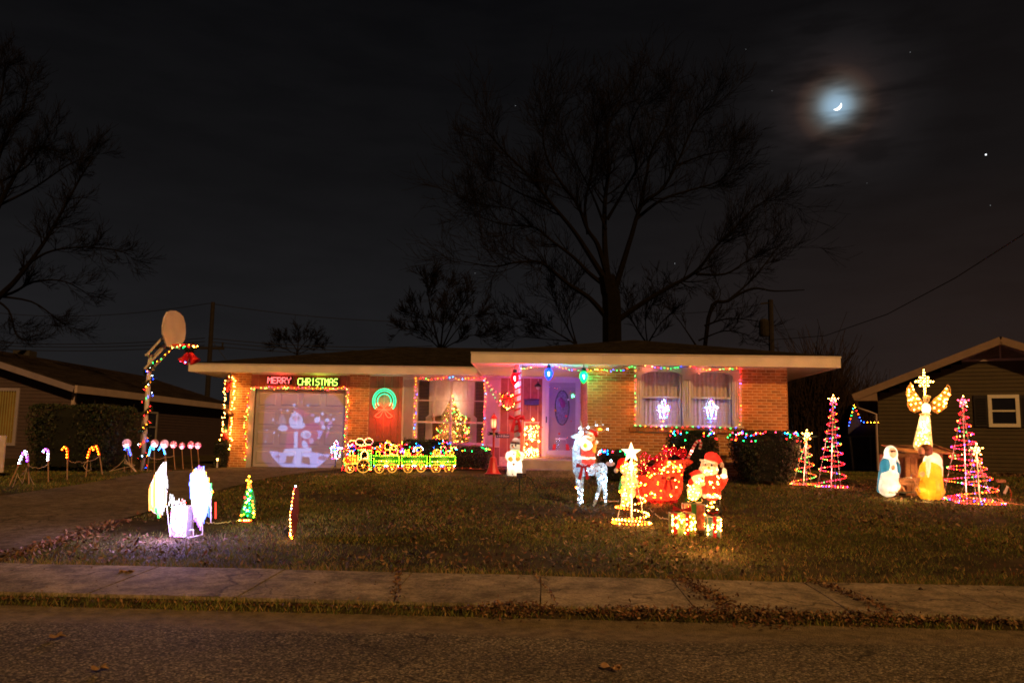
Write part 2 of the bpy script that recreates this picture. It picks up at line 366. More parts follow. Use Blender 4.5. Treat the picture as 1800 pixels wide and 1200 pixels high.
# sidewalk slabs, each its own piece
sw = thing('sidewalk', None, None, (0, 7.5, 0), kind='structure')
k = 0
for i in range(-14, 15):
    x0 = i*1.25+.0045; x1 = (i+1)*1.25-.0045; dz = random.uniform(-.004, .006); tl = random.uniform(-.003, .003)
    e0 = random.uniform(-.012, .012)
    mb = M(); z0 = gz(0, 6.92)+.012+dz; z1 = gz(0, 8.22)+.012+dz
    n = 6; vs = []; fs = []
    for j in range(n+1):
        y = 6.93+(1.28)*j/n; z = z0+(z1-z0)*j/n
        vs += [(x0+random.uniform(-.003, .003), y, z-tl), (x1+random.uniform(-.003, .003), y, z+tl)]
    t_ = len(vs); vs += [(x, y, z-.09) for x, y, z in vs]
    for j in range(n):
        a = 2*j; fs += [(a, a+1, a+3, a+2), (t_+a, t_+a+2, t_+a+3, t_+a+1), (a, a+2, t_+a+2, t_+a), (a+1, t_+a+1, t_+a+3, a+3)]
    fs += [(0, t_, t_+1, 1), (2*n, 2*n+1, t_+2*n+1, t_+2*n)]
    mb.add(vs, fs).build('slab', m_conc, sw)
# driveway: edges traced on the ground
dR = [GP(612, 823), GP(555, 828), GP(470, 840), GP(389, 860), GP(290, 888), GP(200, 918), GP(110, 948), GP(20, 975)]
dL = [GP(434, 822), GP(385, 822), GP(250, 832), GP(150, 850), GP(0, 872)]
print('drive R', [tuple(round(c, 2) for c in p) for p in dR]); print('drive L', [tuple(round(c, 2) for c in p) for p in dL])
def edge_x(E, y):
    E = sorted(E, key=lambda p: p.y)
    if y <= E[0].y:
        return E[0].x
    for a, b in zip(E, E[1:]):
        if y <= b.y: return a.x+(b.x-a.x)*(y-a.y)/max(1e-6, b.y-a.y)
    return E[-1].x
YG, YR = 22.6, 19.2
def drive_x(y):
    r_ = edge_x(dR, y); l_ = edge_x(dL, y)
    if y < dL[-1].y: l_ = dL[-1].x-.2*(dL[-1].y-y)
    return l_, r_
mb = M(); ys = lin(8.26, YG+.02, 60)
for y in ys:
    l_, r_ = drive_x(y); r_ += .05*noise.noise(Vector((y*2, 0, 0)))
    for i in range(9):
        x = l_+(r_-l_)*i/8; mb.v.append((x, y, gz(x, y)+.006))
for j in range(len(ys)-1):
    for i in range(8):
        a = j*9+i; mb.f.append((a, a+1, a+10, a+9)); mb.mi.append(0)
o = mb.build('driveway', m_drive); o['kind'] = 'structure'
# driveway apron between sidewalk and road
mb = M()
for y, z in ((6.6, .024), (6.9, .064)):
    for x in lin(-9.5, -4.6, 8): mb.v.append((x, y, z))
for i in range(7): mb.f.append((i, i+1, i+9, i+8)); mb.mi.append(0)
o = mb.build('driveway_apron', m_gut); o['kind'] = 'structure'

# ---- grass blades (one mass)
def lawn_ok(x, y):
    l_, r_ = drive_x(y)
    if l_-.02 < x < r_+.03 and y < YG: return False
    if y > YR-.5 and -3.0 < x < 7: return False
    if y > 20.9 and x > -12: return x > 7.5
    return True
def blades(name, n, xr, yr, h0, wd, cols, seed, dens=None, lean=.5, kind='stuff'):
    rg = np.random.RandomState(seed)
    X = rg.uniform(xr[0], xr[1], n); u = rg.rand(n); Y = yr[0]*(yr[1]/yr[0])**u
    keep = np.ones(n, bool)
    for i in range(n):
        if not lawn_ok(X[i], Y[i]): keep[i] = False
        elif dens is not None:
            d = .38+noise.noise(Vector((X[i]*dens, Y[i]*dens, 0)))*1.2+.25*noise.noise(Vector((X[i]*5, Y[i]*5, 1)))
            if rg.rand() > d+.35: keep[i] = False
    X = X[keep]; Y = Y[keep]; n = len(X)
    Z = np.array([gz(a, b) for a, b in zip(X, Y)])-.012
    a = rg.uniform(0, 2*np.pi, n); h = h0*rg.uniform(.35, 1.25, n); wv_ = wd*rg.uniform(.6, 1.4, n)*np.clip(Y/9, .9, 2)
    lx = lean*h*rg.normal(0, 1, n); ly = lean*h*rg.normal(0, 1, n)
    P = np.empty((n, 3, 3))
    P[:, 0] = np.stack([X-np.cos(a)*wv_, Y-np.sin(a)*wv_, Z], 1); P[:, 1] = np.stack([X+np.cos(a)*wv_, Y+np.sin(a)*wv_, Z], 1)
    P[:, 2] = np.stack([X+lx, Y+ly, Z+h], 1)
    me = bpy.data.meshes.new(name); me.vertices.add(3*n); me.vertices.foreach_set('co', P.reshape(-1))
    me.loops.add(3*n); me.loops.foreach_set('vertex_index', np.arange(3*n, dtype=np.int32)); me.polygons.add(n)
    me.polygons.foreach_set('loop_start', np.arange(0, 3*n, 3, dtype=np.int32)); me.polygons.foreach_set('loop_total', np.full(n, 3, np.int32))
    for c in cols: me.materials.append(c)
    me.polygons.foreach_set('material_index', rg.randint(0, len(cols), n).astype(np.int32)); me.update(calc_edges=True)
    o = bpy.data.objects.new(name, me); COL.objects.link(o); o['kind'] = kind
    return o
g1 = mat('grass_green', (.080, .108, .018), .7, .5, 1.1, trans=.2, rnd=.3); g2 = mat('grass_olive', (.13, .138, .030), .7, .5, 1.1, trans=.2, rnd=.3)
g3 = mat('grass_straw', (.26, .17, .055), .7, .5, 1.1, trans=.15, rnd=.3)
o = blades('lawn_grass', 420000, (-14, 17), (8.27, 26), .038, .0045, [g1, g1, g2, g2, g3], 3, .5)
tag(o, 'short dormant lawn grass, olive and straw coloured', 'grass')
# ragged taller edge along the sidewalk
o = blades('edge_grass', 9000, (-10, 12), (8.2, 8.42), .07, .005, [g1, g2, g3, g3], 5, 1.2)
tag(o, 'ragged taller grass along the far sidewalk edge', 'grass')
o = blades('kerb_grass', 16000, (-10, 12), (6.62, 6.93), .05, .005, [g1, g2, g3, g2], 6, 1.3); tag(o, 'thin weeds and grass between gutter and sidewalk', 'grass')
# ---- dead leaves
lf = [mat('leaf_brown', (.060, .030, .014), .7, .4, 30, rnd=.5), mat('leaf_rust', (.11, .045, .018), .7, .4, 30, rnd=.5), mat('leaf_tan', (.20, .12, .06), .7, .3, 30, rnd=.4)]
def leaf(mb, p, s, tilt=.6):
    a = random.uniform(0, 6.28); q = Euler((random.gauss(0, tilt), random.gauss(0, tilt), a)).to_matrix()
    cu = random.uniform(-.3, .5)
    pts = [(-1, 0, 0), (-.3, .45, cu*.3), (.35, .35, cu*.35), (1, 0, cu), (.35, -.35, cu*.35), (-.3, -.45, cu*.3)]
    mb.add([Vector(p)+q@(Vector(t)*s) for t in pts], [(0, 5, 2, 1), (5, 4, 3, 2)])
def leaves(name, label, spots, ms=None, tilt=.6):
    mb = M()
    for p, s in spots: mb.mt(random.choice(ms or lf)); leaf(mb, p, s, tilt)
    o = mb.build(name, None); o['kind'] = 'stuff'; tag(o, label, 'leaves'); return o
sp = []
while len(sp) < 5200:
    y = 8.3*(20/8.3)**random.random(); x = random.uniform(-8, 13)*(.55+.45*min(1, y/12))
    if not lawn_ok(x, y): continue
    d = noise.noise(Vector((x*.45, y*.45, 5)))+.5*noise.noise(Vector((x*1.6, y*1.6, 2)))
    near = math.exp(-((x-.6)**2+(y-11.2)**2)/4)+.8*math.exp(-((x-.3)**2/3+(y-8.9)**2/.15))+1.2*math.exp(-((x+5)**2+(y-9.3)**2)/.7)
    if random.random() > .18+.8*d+near: continue
    sp.append(((x, y, gz(x, y)+random.uniform(.01, .04)), random.uniform(.018, .036)*(1 if y < 12 else 1.2)))
leaves('lawn_leaves', 'scattered dead brown leaves lying in the lawn grass', sp)
# strip of leaf litter at the kerb and tongues over the slab joints
sp = []
def kerbw(x):
    return .012+.10*sst(-.9, -.2, x)*(1-.5*sst(2.8, 3.2, x))*(1-.72*sst(3.6, 3.9, x)+.6*sst(4.8, 5.3, x))
while len(sp) < 5200:
    x = random.uniform(-7, 9); wd = kerbw(x)*max(.12, 1+1.5*noise.noise(Vector((x*1.5, 0, 7))))
    if random.random() > wd*8: continue
    y = 6.78+random.gauss(0, 1)*wd*.8
    if y > 6.98 and random.random() < .4: continue
    sp.append(((x, y, gz(x, min(y, 6.9))+.01+random.uniform(0, .04)*min(1, wd*10)), random.uniform(.010, .024)))
for xj, wj, n in ((1.42, .11, 520), (2.7, .08, 320), (.02, .012, 40), (-1.3, .04, 110), (5.35, .12, 200)):
    for _ in range(n):
        y = random.uniform(6.9, 8.3); x = xj+(8.25-y)*.16-.09+random.gauss(0, 1)*wj*(.5+.8*abs(noise.noise(Vector((y*2.5, xj, 0)))))
        if xj == 5.35 and y > 7.3: continue
        sp.append(((x, y, gz(x, y)+.022+random.uniform(0, .018)), random.uniform(.012, .024)))
for _ in range(260):
    x = random.uniform(-6, 7); y = random.uniform(6.95, 8.2); sp.append(((x, y, gz(x, y)+.024), random.uniform(.007, .014)))
leaves('kerb_leaf_litter', 'dead leaf litter heaped along the kerb and over slab joints', sp)
sp = []
for _ in range(500):
    y = random.uniform(8.3, 11.5); l_, r_ = drive_x(y); x = r_+random.gauss(.05, .12); sp.append(((x, y, gz(x, y)+.02), random.uniform(.02, .04)))
leaves('driveway_edge_leaves', 'rust coloured leaves lining the right driveway edge', sp)
for (px, py, s, lb) in ((440/2+5, 1008, .085, 'pale curled dead leaf lying on the left sidewalk slab'), (100, 1123, .08, 'dead leaf lying on the road at far left'), (175, 1180, .07, 'brown dead leaf near the bottom left of the road'),
        (1073, 1178, .085, 'orange curled oak leaf on the road near the bottom centre'), (1120, 1077, .05, 'small dark leaf on the gutter beside the litter strip'), (1619, 1039, .03, 'tiny dark leaf alone on a right sidewalk slab')):
    p = GP(px, py); mb = M()
    for q in range(3 if s > .08 else 1):
        c_l = p+Vector((random.uniform(-.05, .05)*(q > 0), random.uniform(-.03, .03)*(q > 0), .018)); s_l = s*(.75 if q == 0 else .4); a0 = random.uniform(0, 6); P = []
        for i in range(22):
            a = i/22*6.283; r_ = (.55+.45*abs(math.sin(a*2.5)))*s_l*(1 if abs(math.cos(a)) > .4 else .55); P.append(c_l+Vector((r_*math.cos(a+a0), r_*math.sin(a+a0), .012*math.sin(a*3)+.012*abs(math.cos(a)))))
        mb.add([c_l]+P, [(0, i+1, (i+1) % 22+1) for i in range(22)])
    o = mb.build('fallen_leaf', lf[2] if s > .06 else lf[0]); tag(o, lb, 'leaf')
# leaf mulch bed in front of the house wall
sp = []
for _ in range(2600):
    x = random.uniform(-4.4, 0.1); y = random.uniform(20.7, 22.4); sp.append(((x, y, gz(x, y)+random.uniform(.01, .06)), random.uniform(.02, .045)))
for _ in range(1500):
    x = random.uniform(2.2, 6.6); y = random.uniform(18.6, 19.15); sp.append(((x, y, gz(x, y)+random.uniform(.01, .05)), random.uniform(.02, .045)))
leaves('bed_leaves', 'dead leaves filling the planting beds along the house', sp)
mb = M()
for y in (20.6, 22.6):
    for x in lin(-4.45, .05, 8): mb.v.append((x, y, gz(x, y)+.012))
for i in range(7): mb.f.append((i, i+1, i+9, i+8)); mb.mi.append(0)
o = mb.build('planting_bed', mat('bed_soil', (.03, .018, .012), .95, .4, 12, .8, 40)); o['kind'] = 'structure'
# ================================================================== THE HOUSE
def gX(px, py=740): return W(px, py, YG).x
def gZ(px, py): return W(px, py, YG).z
def rX(px, py=740): return W(px, py, YR).x
def rZ(px, py): return W(px, py, YR).z
ZT = 3.20; ZG = gz(-6.5, 22.6)
m_brick = mat('buff_brick', (.44, .165, .045), .85, .3, 5, .5, 60, rnd=.25, col2=(.62, .28, .085))
m_mortar = mat('mortar', (.74, .56, .34), .95, .2, 20, .5, 80)
m_board = mat('red_brown_board', (.32, .105, .065), .7, .25, 6, .3, 30, rnd=.15)
m_white = mat('white_trim_paint', (.58, .54, .48), .5, .08, 4, .1, 60)
m_fascia = mat('cream_fascia_paint', (.62, .56, .46), .6, .12, 2.2, .25, 25)
m_soffit = mat('soffit_paint', (.62, .58, .52), .7, .08, 3, .1, 30)
m_roof = mat('dark_asphalt_shingle', (.017, .014, .011), .95, .4, 9, .7, 90, rnd=.35, spec=.1)
m_shut = mat('beige_shutter', (.52, .45, .38), .6, .07, 5)
m_door = mat('white_storm_door', (.52, .48, .52), .45, .05, 5)
m_dark = mat('black_iron', (.015, .015, .017), .5, .1, 5)
m_gar = mat('off_white_garage_paint', (.36, .33, .32), .55, .08, 2, .12, 25)
m_curt = mat('white_curtain_cloth', (.72, .69, .66), .9, .06, 12, trans=.35)
m_pconc = mat('porch_concrete', (.34, .26, .18), .85, .25, 3, .4, 50)
def glass():
    m = bpy.data.materials.new('window_glass'); m.use_nodes = True; nt = m.node_tree; nt.nodes.clear(); L = nt.links
    t = N(nt, 'ShaderNodeBsdfTransparent'); t.inputs[0].default_value = (.92, .93, .94, 1); g = N(nt, 'ShaderNodeBsdfGlossy'); g.inputs['Roughness'].default_value = .03
    mx = N(nt, 'ShaderNodeMixShader'); o = N(nt, 'ShaderNodeOutputMaterial')
    mx.inputs[0].default_value = .07; L.new(t.outputs[0], mx.inputs[1]); L.new(g.outputs[0], mx.inputs[2]); L.new(mx.outputs[0], o.inputs[0]); return m
m_glass = glass()
XW = rX(1033); XE = rX(1385); XP1, XP2 = gX(402), gX(436)
YB = 31.5
house = thing('brick_house', 'low brick ranch house with cream eaves covered in holiday lights', 'house', ((XP1+XE)/2, 25, ZG))
# backing walls
ga0, ga1, gaz = gX(446), gX(606), gZ(520, 684)
wn0, wn1, wz0, wz1 = gX(730), gX(853), gZ(790, 780), gZ(790, 665.5)
dn0, dn1, dz0, dz1 = gX(957), gX(1019), 1.08, gZ(988, 664)
mb = M().mt(m_mortar)
def seg(x0, x1, z0, z1): mb.box(x0, x1, YG, YG+.16, z0, z1)
seg(XP1, ga0, .3, ZT); seg(ga0, ga1, gaz, ZT); seg(ga1, wn0, .3, ZT); seg(wn0, wn1, wz1, ZT); seg(wn0, wn1, .3, wz0)
seg(wn1, dn0, .3, ZT); seg(dn0, dn1, dz1, ZT); seg(dn0, dn1, .3, dz0); seg(dn1, XW+.1, .3, ZT)
mb.box(XP1, XP1+.16, YG+.16, YB, .3, ZT)
mb.build('wall', None, house)
RW0, RW1, RWz0, RWz1 = rX(1115), rX(1304), rZ(1200, 750.5), rZ(1200, 644)
mb = M().mt(m_mortar)
def seg2(x0, x1, z0, z1): mb.box(x0, x1, YR, YR+.16, z0, z1)
seg2(XW, RW0, .3, ZT); seg2(RW0, RW1, .3, RWz0); seg2(RW0, RW1, RWz1, ZT+.001) if RWz1 < ZT-.01 else None; seg2(RW1, XE, .3, ZT)
mb.box(XW, XW+.16, YR+.16, YG, .3, ZT); mb.box(XE-.16, XE, YR+.16, YB, .3, ZT); mb.box(XP1+.16, XE-.16, YB-.16, YB, .3, ZT)
mb.build('wall', None, house)
# bricks
MODX, MODZ = .2155, .0677
def brick_cells(x0, x1, z0, z1, holes=()):
    out = []; r = 0; z = z0
    while z+MODZ <= z1+.002:
        x = x0 - (MODX/2 if r % 2 else 0)
        while x < x1-.02:
            a, b = max(x, x0), min(x+MODX-.01, x1)
            iv = [(a, b)]
            for hx0, hx1, hz0, hz1 in holes:
                if z+.057 > hz0 and z < hz1:
                    iv = [q for a_, b_ in iv for q in ((a_, min(b_, hx0)), (max(a_, hx1), b_)) if q[1]-q[0] > .015]
            out += [(q[0], q[1], z) for q in iv if q[1]-q[0] > .015]
            x += MODX
        z += MODZ; r += 1
    return out
full = M(); full.box(0, MODX-.012, -.006, .004, 0, .0557)
fme = bpy.data.meshes.new('brick'); fme.from_pydata(full.v, [], full.f); fme.materials.append(m_brick)
stuffb = M().mt(m_brick); nb = 0
hw = wloc(house)
zb0 = .52
holes = [(RW0-.005, RW1+.005, RWz0-.11, 9)]
cells = brick_cells(XW, XE, zb0, ZT-.003, holes)
cells.sort(key=lambda c: abs(c[2]-2.05))
for a, b, z in cells:
    y = YR-.001+random.uniform(-.003, .002)
    if nb < 300 and b-a > MODX-.012:
        o = bpy.data.objects.new('brick', fme); COL.objects.link(o); o.parent = house; o.location = Vector((a, y, z))-hw; nb += 1
    else: stuffb.box(a, b-.002, y-.006, y+.004, z, z+.0557)
for x0, x1 in ((XP1, XP2+.06), (gX(612), gX(647))):
    for a, b, z in brick_cells(x0, x1, .55, ZT-.003): stuffb.box(a, b-.002, YG-.006, YG+.004, z, z+.0557)
# side wall of the wing (faces the porch) and the far right side
for X, s in ((XW, -1), (XE, 1), (XP1, -1)):
    for a, b, z in brick_cells((YR if X != XP1 else YG)+.0, YG if X == XW else YB, zb0, ZT-.003): stuffb.box(min(X, X+s*.009), max(X, X+s*.009), a, b, z, z+.0577)
stuffb.build('brickwork', None, house, kind='stuff')
# rowlock sill
x = RW0-.10
while x < RW1+.10:
    M().mt(m_brick).box(x, x+.062, YR-.05, YR+.02, RWz0-.115+random.uniform(-.002, .002), RWz0-.006).build('sill_brick', None, house); x += .072
# vertical boards
def boards(x0, x1, z0, z1, wd=.205, skip=None):
    x = x0
    while x < x1-.03:
        e = min(x+wd-.012, x1)
        M().mt(m_board).box(x, e, YG-.024+random.uniform(-.002, .002), YG-.002, z0, z1).build('siding_board', None, house); x += wd
boards(ga0-.12, ga1+.1, gaz+.06, ZT-.05)
boards(gX(648), gX(706), .78, ZT-.05); boards(gX(879.5), dn0-.07, 1.02, ZT-.05); boards(dn1+.07, XW-.01, 1.02, ZT-.05)
boards(gX(706), gX(729), .78, gZ(717, 784)-.01); boards(gX(853), gX(879), .78, gZ(865, 785)-.01)
# light trim line at wall top and mortar-coloured foundation
M().mt(m_white).box(XP2+.06, gX(612)-.01, YG-.04, YG-.003, ZT-.045, ZT-.004).box(gX(648), XW-.012, YG-.04, YG-.003, ZT-.045, ZT-.004).build('frieze_board', None, house)
M().mt(m_pconc).box(gX(648), gX(893), YG-.03, YG-.002, .4, .77).build('foundation', None, house)
# shutters with louvres
def shutter(x0, x1, z0, z1):
    f = M().mt(m_shut)
    f.box(x0, x0+.045, YG-.06, YG-.026, z0, z1); f.box(x1-.045, x1, YG-.06, YG-.026, z0, z1); f.box(x0+.045, x1-.045, YG-.058, YG-.028, z0, z0+.07); f.box(x0+.045, x1-.045, YG-.058, YG-.028, z1-.06, z1); f.box(x0+.045, x1-.045, YG-.034, YG-.028, z0+.07, z1-.06)
    s = f.build('shutter', None, house); z = z0+.085; lv = M().mt(m_shut)
    while z < z1-.08:
        lv.bar((x0+.045, YG-.047, z), (x1-.045, YG-.047, z), .022, .005, (0, .7, .7)); z += .034
    lv.build('louvres', None, s, kind='stuff')
shutter(gX(706.5), gX(728.5), gZ(717, 783), gZ(717, 662.5)); shutter(gX(853.5), gX(879), gZ(866, 784), gZ(866, 664.5))
# ---- garage door
gd = thing('garage_door', None, None, Vector(((ga0+ga1)/2, YG+.1, ZG))-hw); gd.parent = house
zz = lin(ZG+.004, gaz-.01, 5)
for i in range(4):
    M().mt(m_gar).box(ga0+.01, ga1-.01, YG+.08, YG+.12, zz[i]+.003, zz[i+1]-.003).build('door_section', None, gd)
    for j in range(4):
        w_ = (ga1-ga0-.02)/4; x0 = ga0+.01+w_*j+.07; x1 = x0+w_-.14; z0 = zz[i]+.09; z1 = zz[i+1]-.09; y = YG+.08
        M().mt(m_gar).add([(x0, y, z0), (x1, y, z0), (x1, y, z1), (x0, y, z1), (x0+.03, y-.014, z0+.03), (x1-.03, y-.014, z0+.03), (x1-.03, y-.014, z1-.03), (x0+.03, y-.014, z1-.03)],
            [(4, 5, 6, 7), (0, 1, 5, 4), (1, 2, 6, 5), (2, 3, 7, 6), (3, 0, 4, 7)]).build('raised_panel', None, gd)
M().mt(m_gar).box(ga0-.14, ga0, YG-.035, YG+.078, ZG-.02, gaz+.05).box(ga1, ga1+.09, YG-.035, YG+.078, ZG-.02, gaz+.05).box(ga0, ga1, YG-.033, YG+.078, gaz-.006, gaz+.05).build('garage_door_frame', None, house)
M().mt(m_dark).box(ga0, ga1, YG+.07, YG+.14, ZG-.02, ZG+.012).build('door_seal', None, house)
# ---- picture window
fr = M().mt(m_white); yf = YG-.03
fr.box(wn0-.02, wn0+.05, yf, YG+.1, wz0, wz1); fr.box(wn1-.05, wn1+.02, yf, YG+.1, wz0, wz1); fr.box(wn0+.05, wn1-.05, yf, YG+.1, wz1-.06, wz1); fr.box(wn0+.05, wn1-.05, yf, YG+.1, wz0, wz0+.05)
fr.box(wn0-.05, wn1+.05, YG-.07, yf-.002, wz0-.03, wz0+.02)
win = fr.build('window', None, house)
zm = gZ(790, 742); zh = gZ(790, 704)
mu = M().mt(m_white); xm = [gX(763), gX(792), gX(821)]
mu.box(xm[1]-.03, xm[1]+.03, YG-.02, YG+.05, wz0+.05, wz1-.06)
mu.box(wn0+.05, xm[1]-.03, YG-.018, YG+.045, zm-.025, zm+.025); mu.box(xm[1]+.03, wn1-.05, YG-.018, YG+.045, zm-.025, zm+.025)
for xa in (xm[0], xm[2]): mu.box(xa-.011, xa+.011, YG-.012, YG+.02, zm+.025, wz1-.06)
for a, b in ((wn0+.05, xm[1]-.03), (xm[1]+.03, wn1-.05)): mu.box(a, b, YG-.010, YG+.018, zh-.011, zh+.011)
mu.build('muntin', None, win)
for a, b in ((wn0+.05, xm[1]-.03), (xm[1]+.03, wn1-.05)):
    for c, d in ((wz0+.05, zm-.025), (zm+.025, wz1-.06)): M().mt(m_glass).add([(a, YG+.03, c), (b, YG+.03, c), (b, YG+.03, d), (a, YG+.03, d)], [(0, 1, 2, 3)]).build('pane', None, win)
# the room behind it
rm = mat('warm_room_wall', (.34, .25, .17), .9, .1, 2); rx0, rx1 = wn0-.8, wn1+.7
M().mt(rm).add([(rx0, YG+.2, .9), (rx1, YG+.2, .9), (rx1, YG+3.2, .9), (rx0, YG+3.2, .9), (rx0, YG+.2, 3.15), (rx1, YG+.2, 3.15), (rx1, YG+3.2, 3.15), (rx0, YG+3.2, 3.15)],
    [(0, 1, 2, 3), (4, 7, 6, 5), (3, 2, 6, 7), (0, 3, 7, 4), (1, 5, 6, 2)]).build('room', None, house)
def drape(fx, name='curtain', m=None, Y=YG+.22, nfold=16, amp=.018, parent=None):
    n, k = 60, 24; vs = []; fs = []
    for j in range(k+1):
        v = j/k; a, b, z = fx(v)
        for i in range(n+1):
            u = i/n; vs.append((a+(b-a)*u, Y+amp*math.sin(u*nfold*6.283)+.01*math.sin(u*9+v*4), z))
    for j in range(k):
        for i in range(n): q = j*(n+1)+i; fs.append((q, q+1, q+n+2, q+n+1))
    return M().mt(m or m_curt).add(vs, fs).build(name, None, parent or house, smooth=True)
ww = wn1-wn0; wh = wz1-wz0; xc = xm[1]
def cl(v):   # v 0 top - 1 bottom, left curtain swept aside at 60% height
    z = wz1-.02-v*wh; t = v/.58
    if t < 1: return (wn0+.32+.02*t, xc+.02-(xc-wn0-.62)*t**2.2, z)
    return (wn0+.25, wn0+.42+.1*(v-.58), z)
def cr_(v):
    z = wz1-.02-v*wh; t = v/.58
    if t < 1: return (xc-.02+(wn1-xc-.62)*t**2.2, wn1-.32-.02*t, z)
    return (wn1-.42-.1*(v-.58), wn1-.25, z)
drape(cl); drape(cr_)
# sheer side blinds (dark gridded) at each edge
m_sheer = mat('dark_grid_blind', (.06, .06, .07), .8, .2, 40)
for a, b in ((wn0+.05, wn0+.36), (wn1-.30, wn1-.05)):
    q = M().mt(m_sheer)
    z = wz0+.06
    while z < wz1-.07: q.box(a, b, YG+.29, YG+.294, z, z+.028); z += .04
    q.build('side_blind', None, house)
# ---- front door with storm door
dr = thing('front_door', None, None, Vector(((dn0+dn1)/2, YG, dz0))-hw); dr.parent = house
def fframe(mb, x0, x1, z0, z1, w1, y0, y1, wb=None):
    wb = wb or w1
    mb.box(x0, x0+w1, y0, y1, z0, z1); mb.box(x1-w1, x1, y0, y1, z0, z1); mb.box(x0+w1, x1-w1, y0, y1, z1-w1, z1); mb.box(x0+w1, x1-w1, y0, y1, z0, z0+wb)
q = M().mt(m_white); fframe(q, dn0-.07, dn1+.07, dz0-.03, dz1+.06, .075, YG-.05, YG+.1, .03); q.build('door_frame', None, dr)
q = M().mt(m_door); fframe(q, dn0+.01, dn1-.01, dz0+.01, dz1-.02, .11, YG-.035, YG+.0, .13); q.build('storm_door', None, dr)
M().mt(m_glass).add([(dn0+.12, YG-.02, dz0+.14), (dn1-.12, YG-.02, dz0+.14), (dn1-.12, YG-.02, dz1-.13), (dn0+.12, YG-.02, dz1-.13)], [(0, 1, 2, 3)]).build('storm_glass', None, dr)
# inner leaf with an oval light
xo, zo, ax, az = (dn0+dn1)/2+.0, gZ(988.6, 716), .19, .47
n = 32; ov = [(xo+ax*math.cos(2*math.pi*i/n), zo+az*math.sin(2*math.pi*i/n)) for i in range(n)]
xa, xb, za, zb = dn0+.02, dn1-.02, dz0+.02, dz1-.02
def rectpt(i):
    t = 2*math.pi*i/n; c, s = math.cos(t), math.sin(t); k_ = 1/max(abs(c)/((xb-xa)/2), abs(s)/((zb-za)/2))
    x = xo+c*k_; z = (za+zb)/2+s*k_; return (x, z)
vs = [(x, YG+.05, z) for x, z in ov]+[(rectpt(i)[0], YG+.05, rectpt(i)[1]) for i in range(n)]
M().mt(mat('mauve_white_door', (.38, .31, .37), .5, .05, 4)).add(vs, [(i, (i+1) % n, n+(i+1) % n, n+i) for i in range(n)]).build('door_leaf', None, dr)
M().mt(mat('oval_leaded_glass', (.16, .17, .15), .25, .5, 18, .5, 30, spec=.8)).prism([(x, YG+.06, z) for x, z in ov], (0, .02, 0)).build('oval_light', None, dr)
M().mt(m_dark).tube([(x, YG+.045, z) for x, z in ov], .012, 5, closed=True).build('oval_rim', None, dr)
M().mt(m_dark).box(dn0+.035, dn0+.065, YG-.075, YG-.036, 1.95, 2.12).build('handle', None, dr)
M().mt(mat('iridescent_plum', (.25, .03, .12), .4, .3, 30)).ball((xo+.02, YG+.02, zo+.1), (.07, .015, .11)).ball((xo-.03, YG+.02, zo+.21), (.06, .015, .06)).build('oval_ornament', None, dr)
# stickers on the storm door glass
cl_red = mat('red_sticker', (.55, .03, .03), .5, .1, 9); cl_wh = mat('white_sticker', (.75, .7, .68), .5, .1, 9)
for (px, py, r_, c) in ((976, 721, .035, 'amber'), (995, 731, .04, 'r'), (983, 762, .035, 'r'), (1004, 740, .02, 'r'), (972, 735, .012, 'r'), (968, 733, .01, 'r'), (992, 746, .015, 'r'), (978, 684, .015, 'r'), (984, 681, .012, 'w'), (999, 702, .03, 'w'), (1002, 690, .012, 'r')):
    p = W(px, py, YG-.03); mm = {'r': cl_red, 'w': cl_wh, 'amber': mat('orange_sticker', (.6, .2, .03), .5, .1, 9)}[c]
    M().mt(mm).prism([(p.x+r_*math.cos(t)*(1 if i % 2 else .75), YG-.024, p.z+r_*math.sin(t)*(1 if i % 2 else .75)) for i, t in enumerate([6.283*j/10 for j in range(10)])], (0, .002, 0)).build('door_sticker', None, dr)
for (px, s) in ((978, -1), (993, 1)):
    q = M().mt(cl_wh); a = W(px, 771, YG-.03); b = W(px+s*2, 780, YG-.03); c = W(px+s*3, 791, YG-.03); q.bar((W(985, 770, YG-.03).x, YG-.025, a.z), (a.x+s*.03, YG-.025, a.z), .004, .05); q.bar((a.x+s*.02, YG-.025, a.z), (b.x+s*.02, YG-.025, b.z), .004, .05)
    q.mt(cl_red).prism([(c.x-.05+s*.03, YG-.025, c.z-.02), (c.x+.05+s*.03, YG-.025, c.z-.02), (b.x+.045+s*.02, YG-.025, b.z), (b.x-.03+s*.02, YG-.025, b.z)], (0, .003, 0)); q.build('stocking_sticker', None, dr)
# mailbox & porch lamp
p = W(934.5, 707, YG-.1)
M().mt(mat('navy_mailbox', (.02, .03, .09), .4, .1, 5)).box(p.x-.2, p.x+.2, YG-.14, YG-.03, p.z-.07, p.z+.06).prism([(p.x-.21, YG-.15, p.z+.05), (p.x-.21, YG-.02, p.z+.05), (p.x-.21, YG-.02, p.z+.1)], (.42, 0, 0)).bar((p.x-.12, YG-.07, p.z-.07), (p.x-.12, YG-.07, p.z-.2), .012, .012).bar((p.x+.12, YG-.07, p.z-.07), (p.x+.12, YG-.07, p.z-.2), .012, .012).build('mailbox', None, house)
p = W(945.5, 678, YG-.12)
pl = M().mt(m_dark).bar((p.x, YG-.02, p.z+.12), (p.x, YG-.14, p.z+.1), .03, .03).lathe((p.x, YG-.13, p.z-.02), [(.02, .1), (.09, .03), (.1, .0)], 10).build('wall_lamp', None, house)
M().mt(mat('frosted_lamp_glass', (.6, .5, .4), .3, .05, 5)).ball((p.x, YG-.13, p.z-.05), .05).build('lamp_bowl', None, pl)
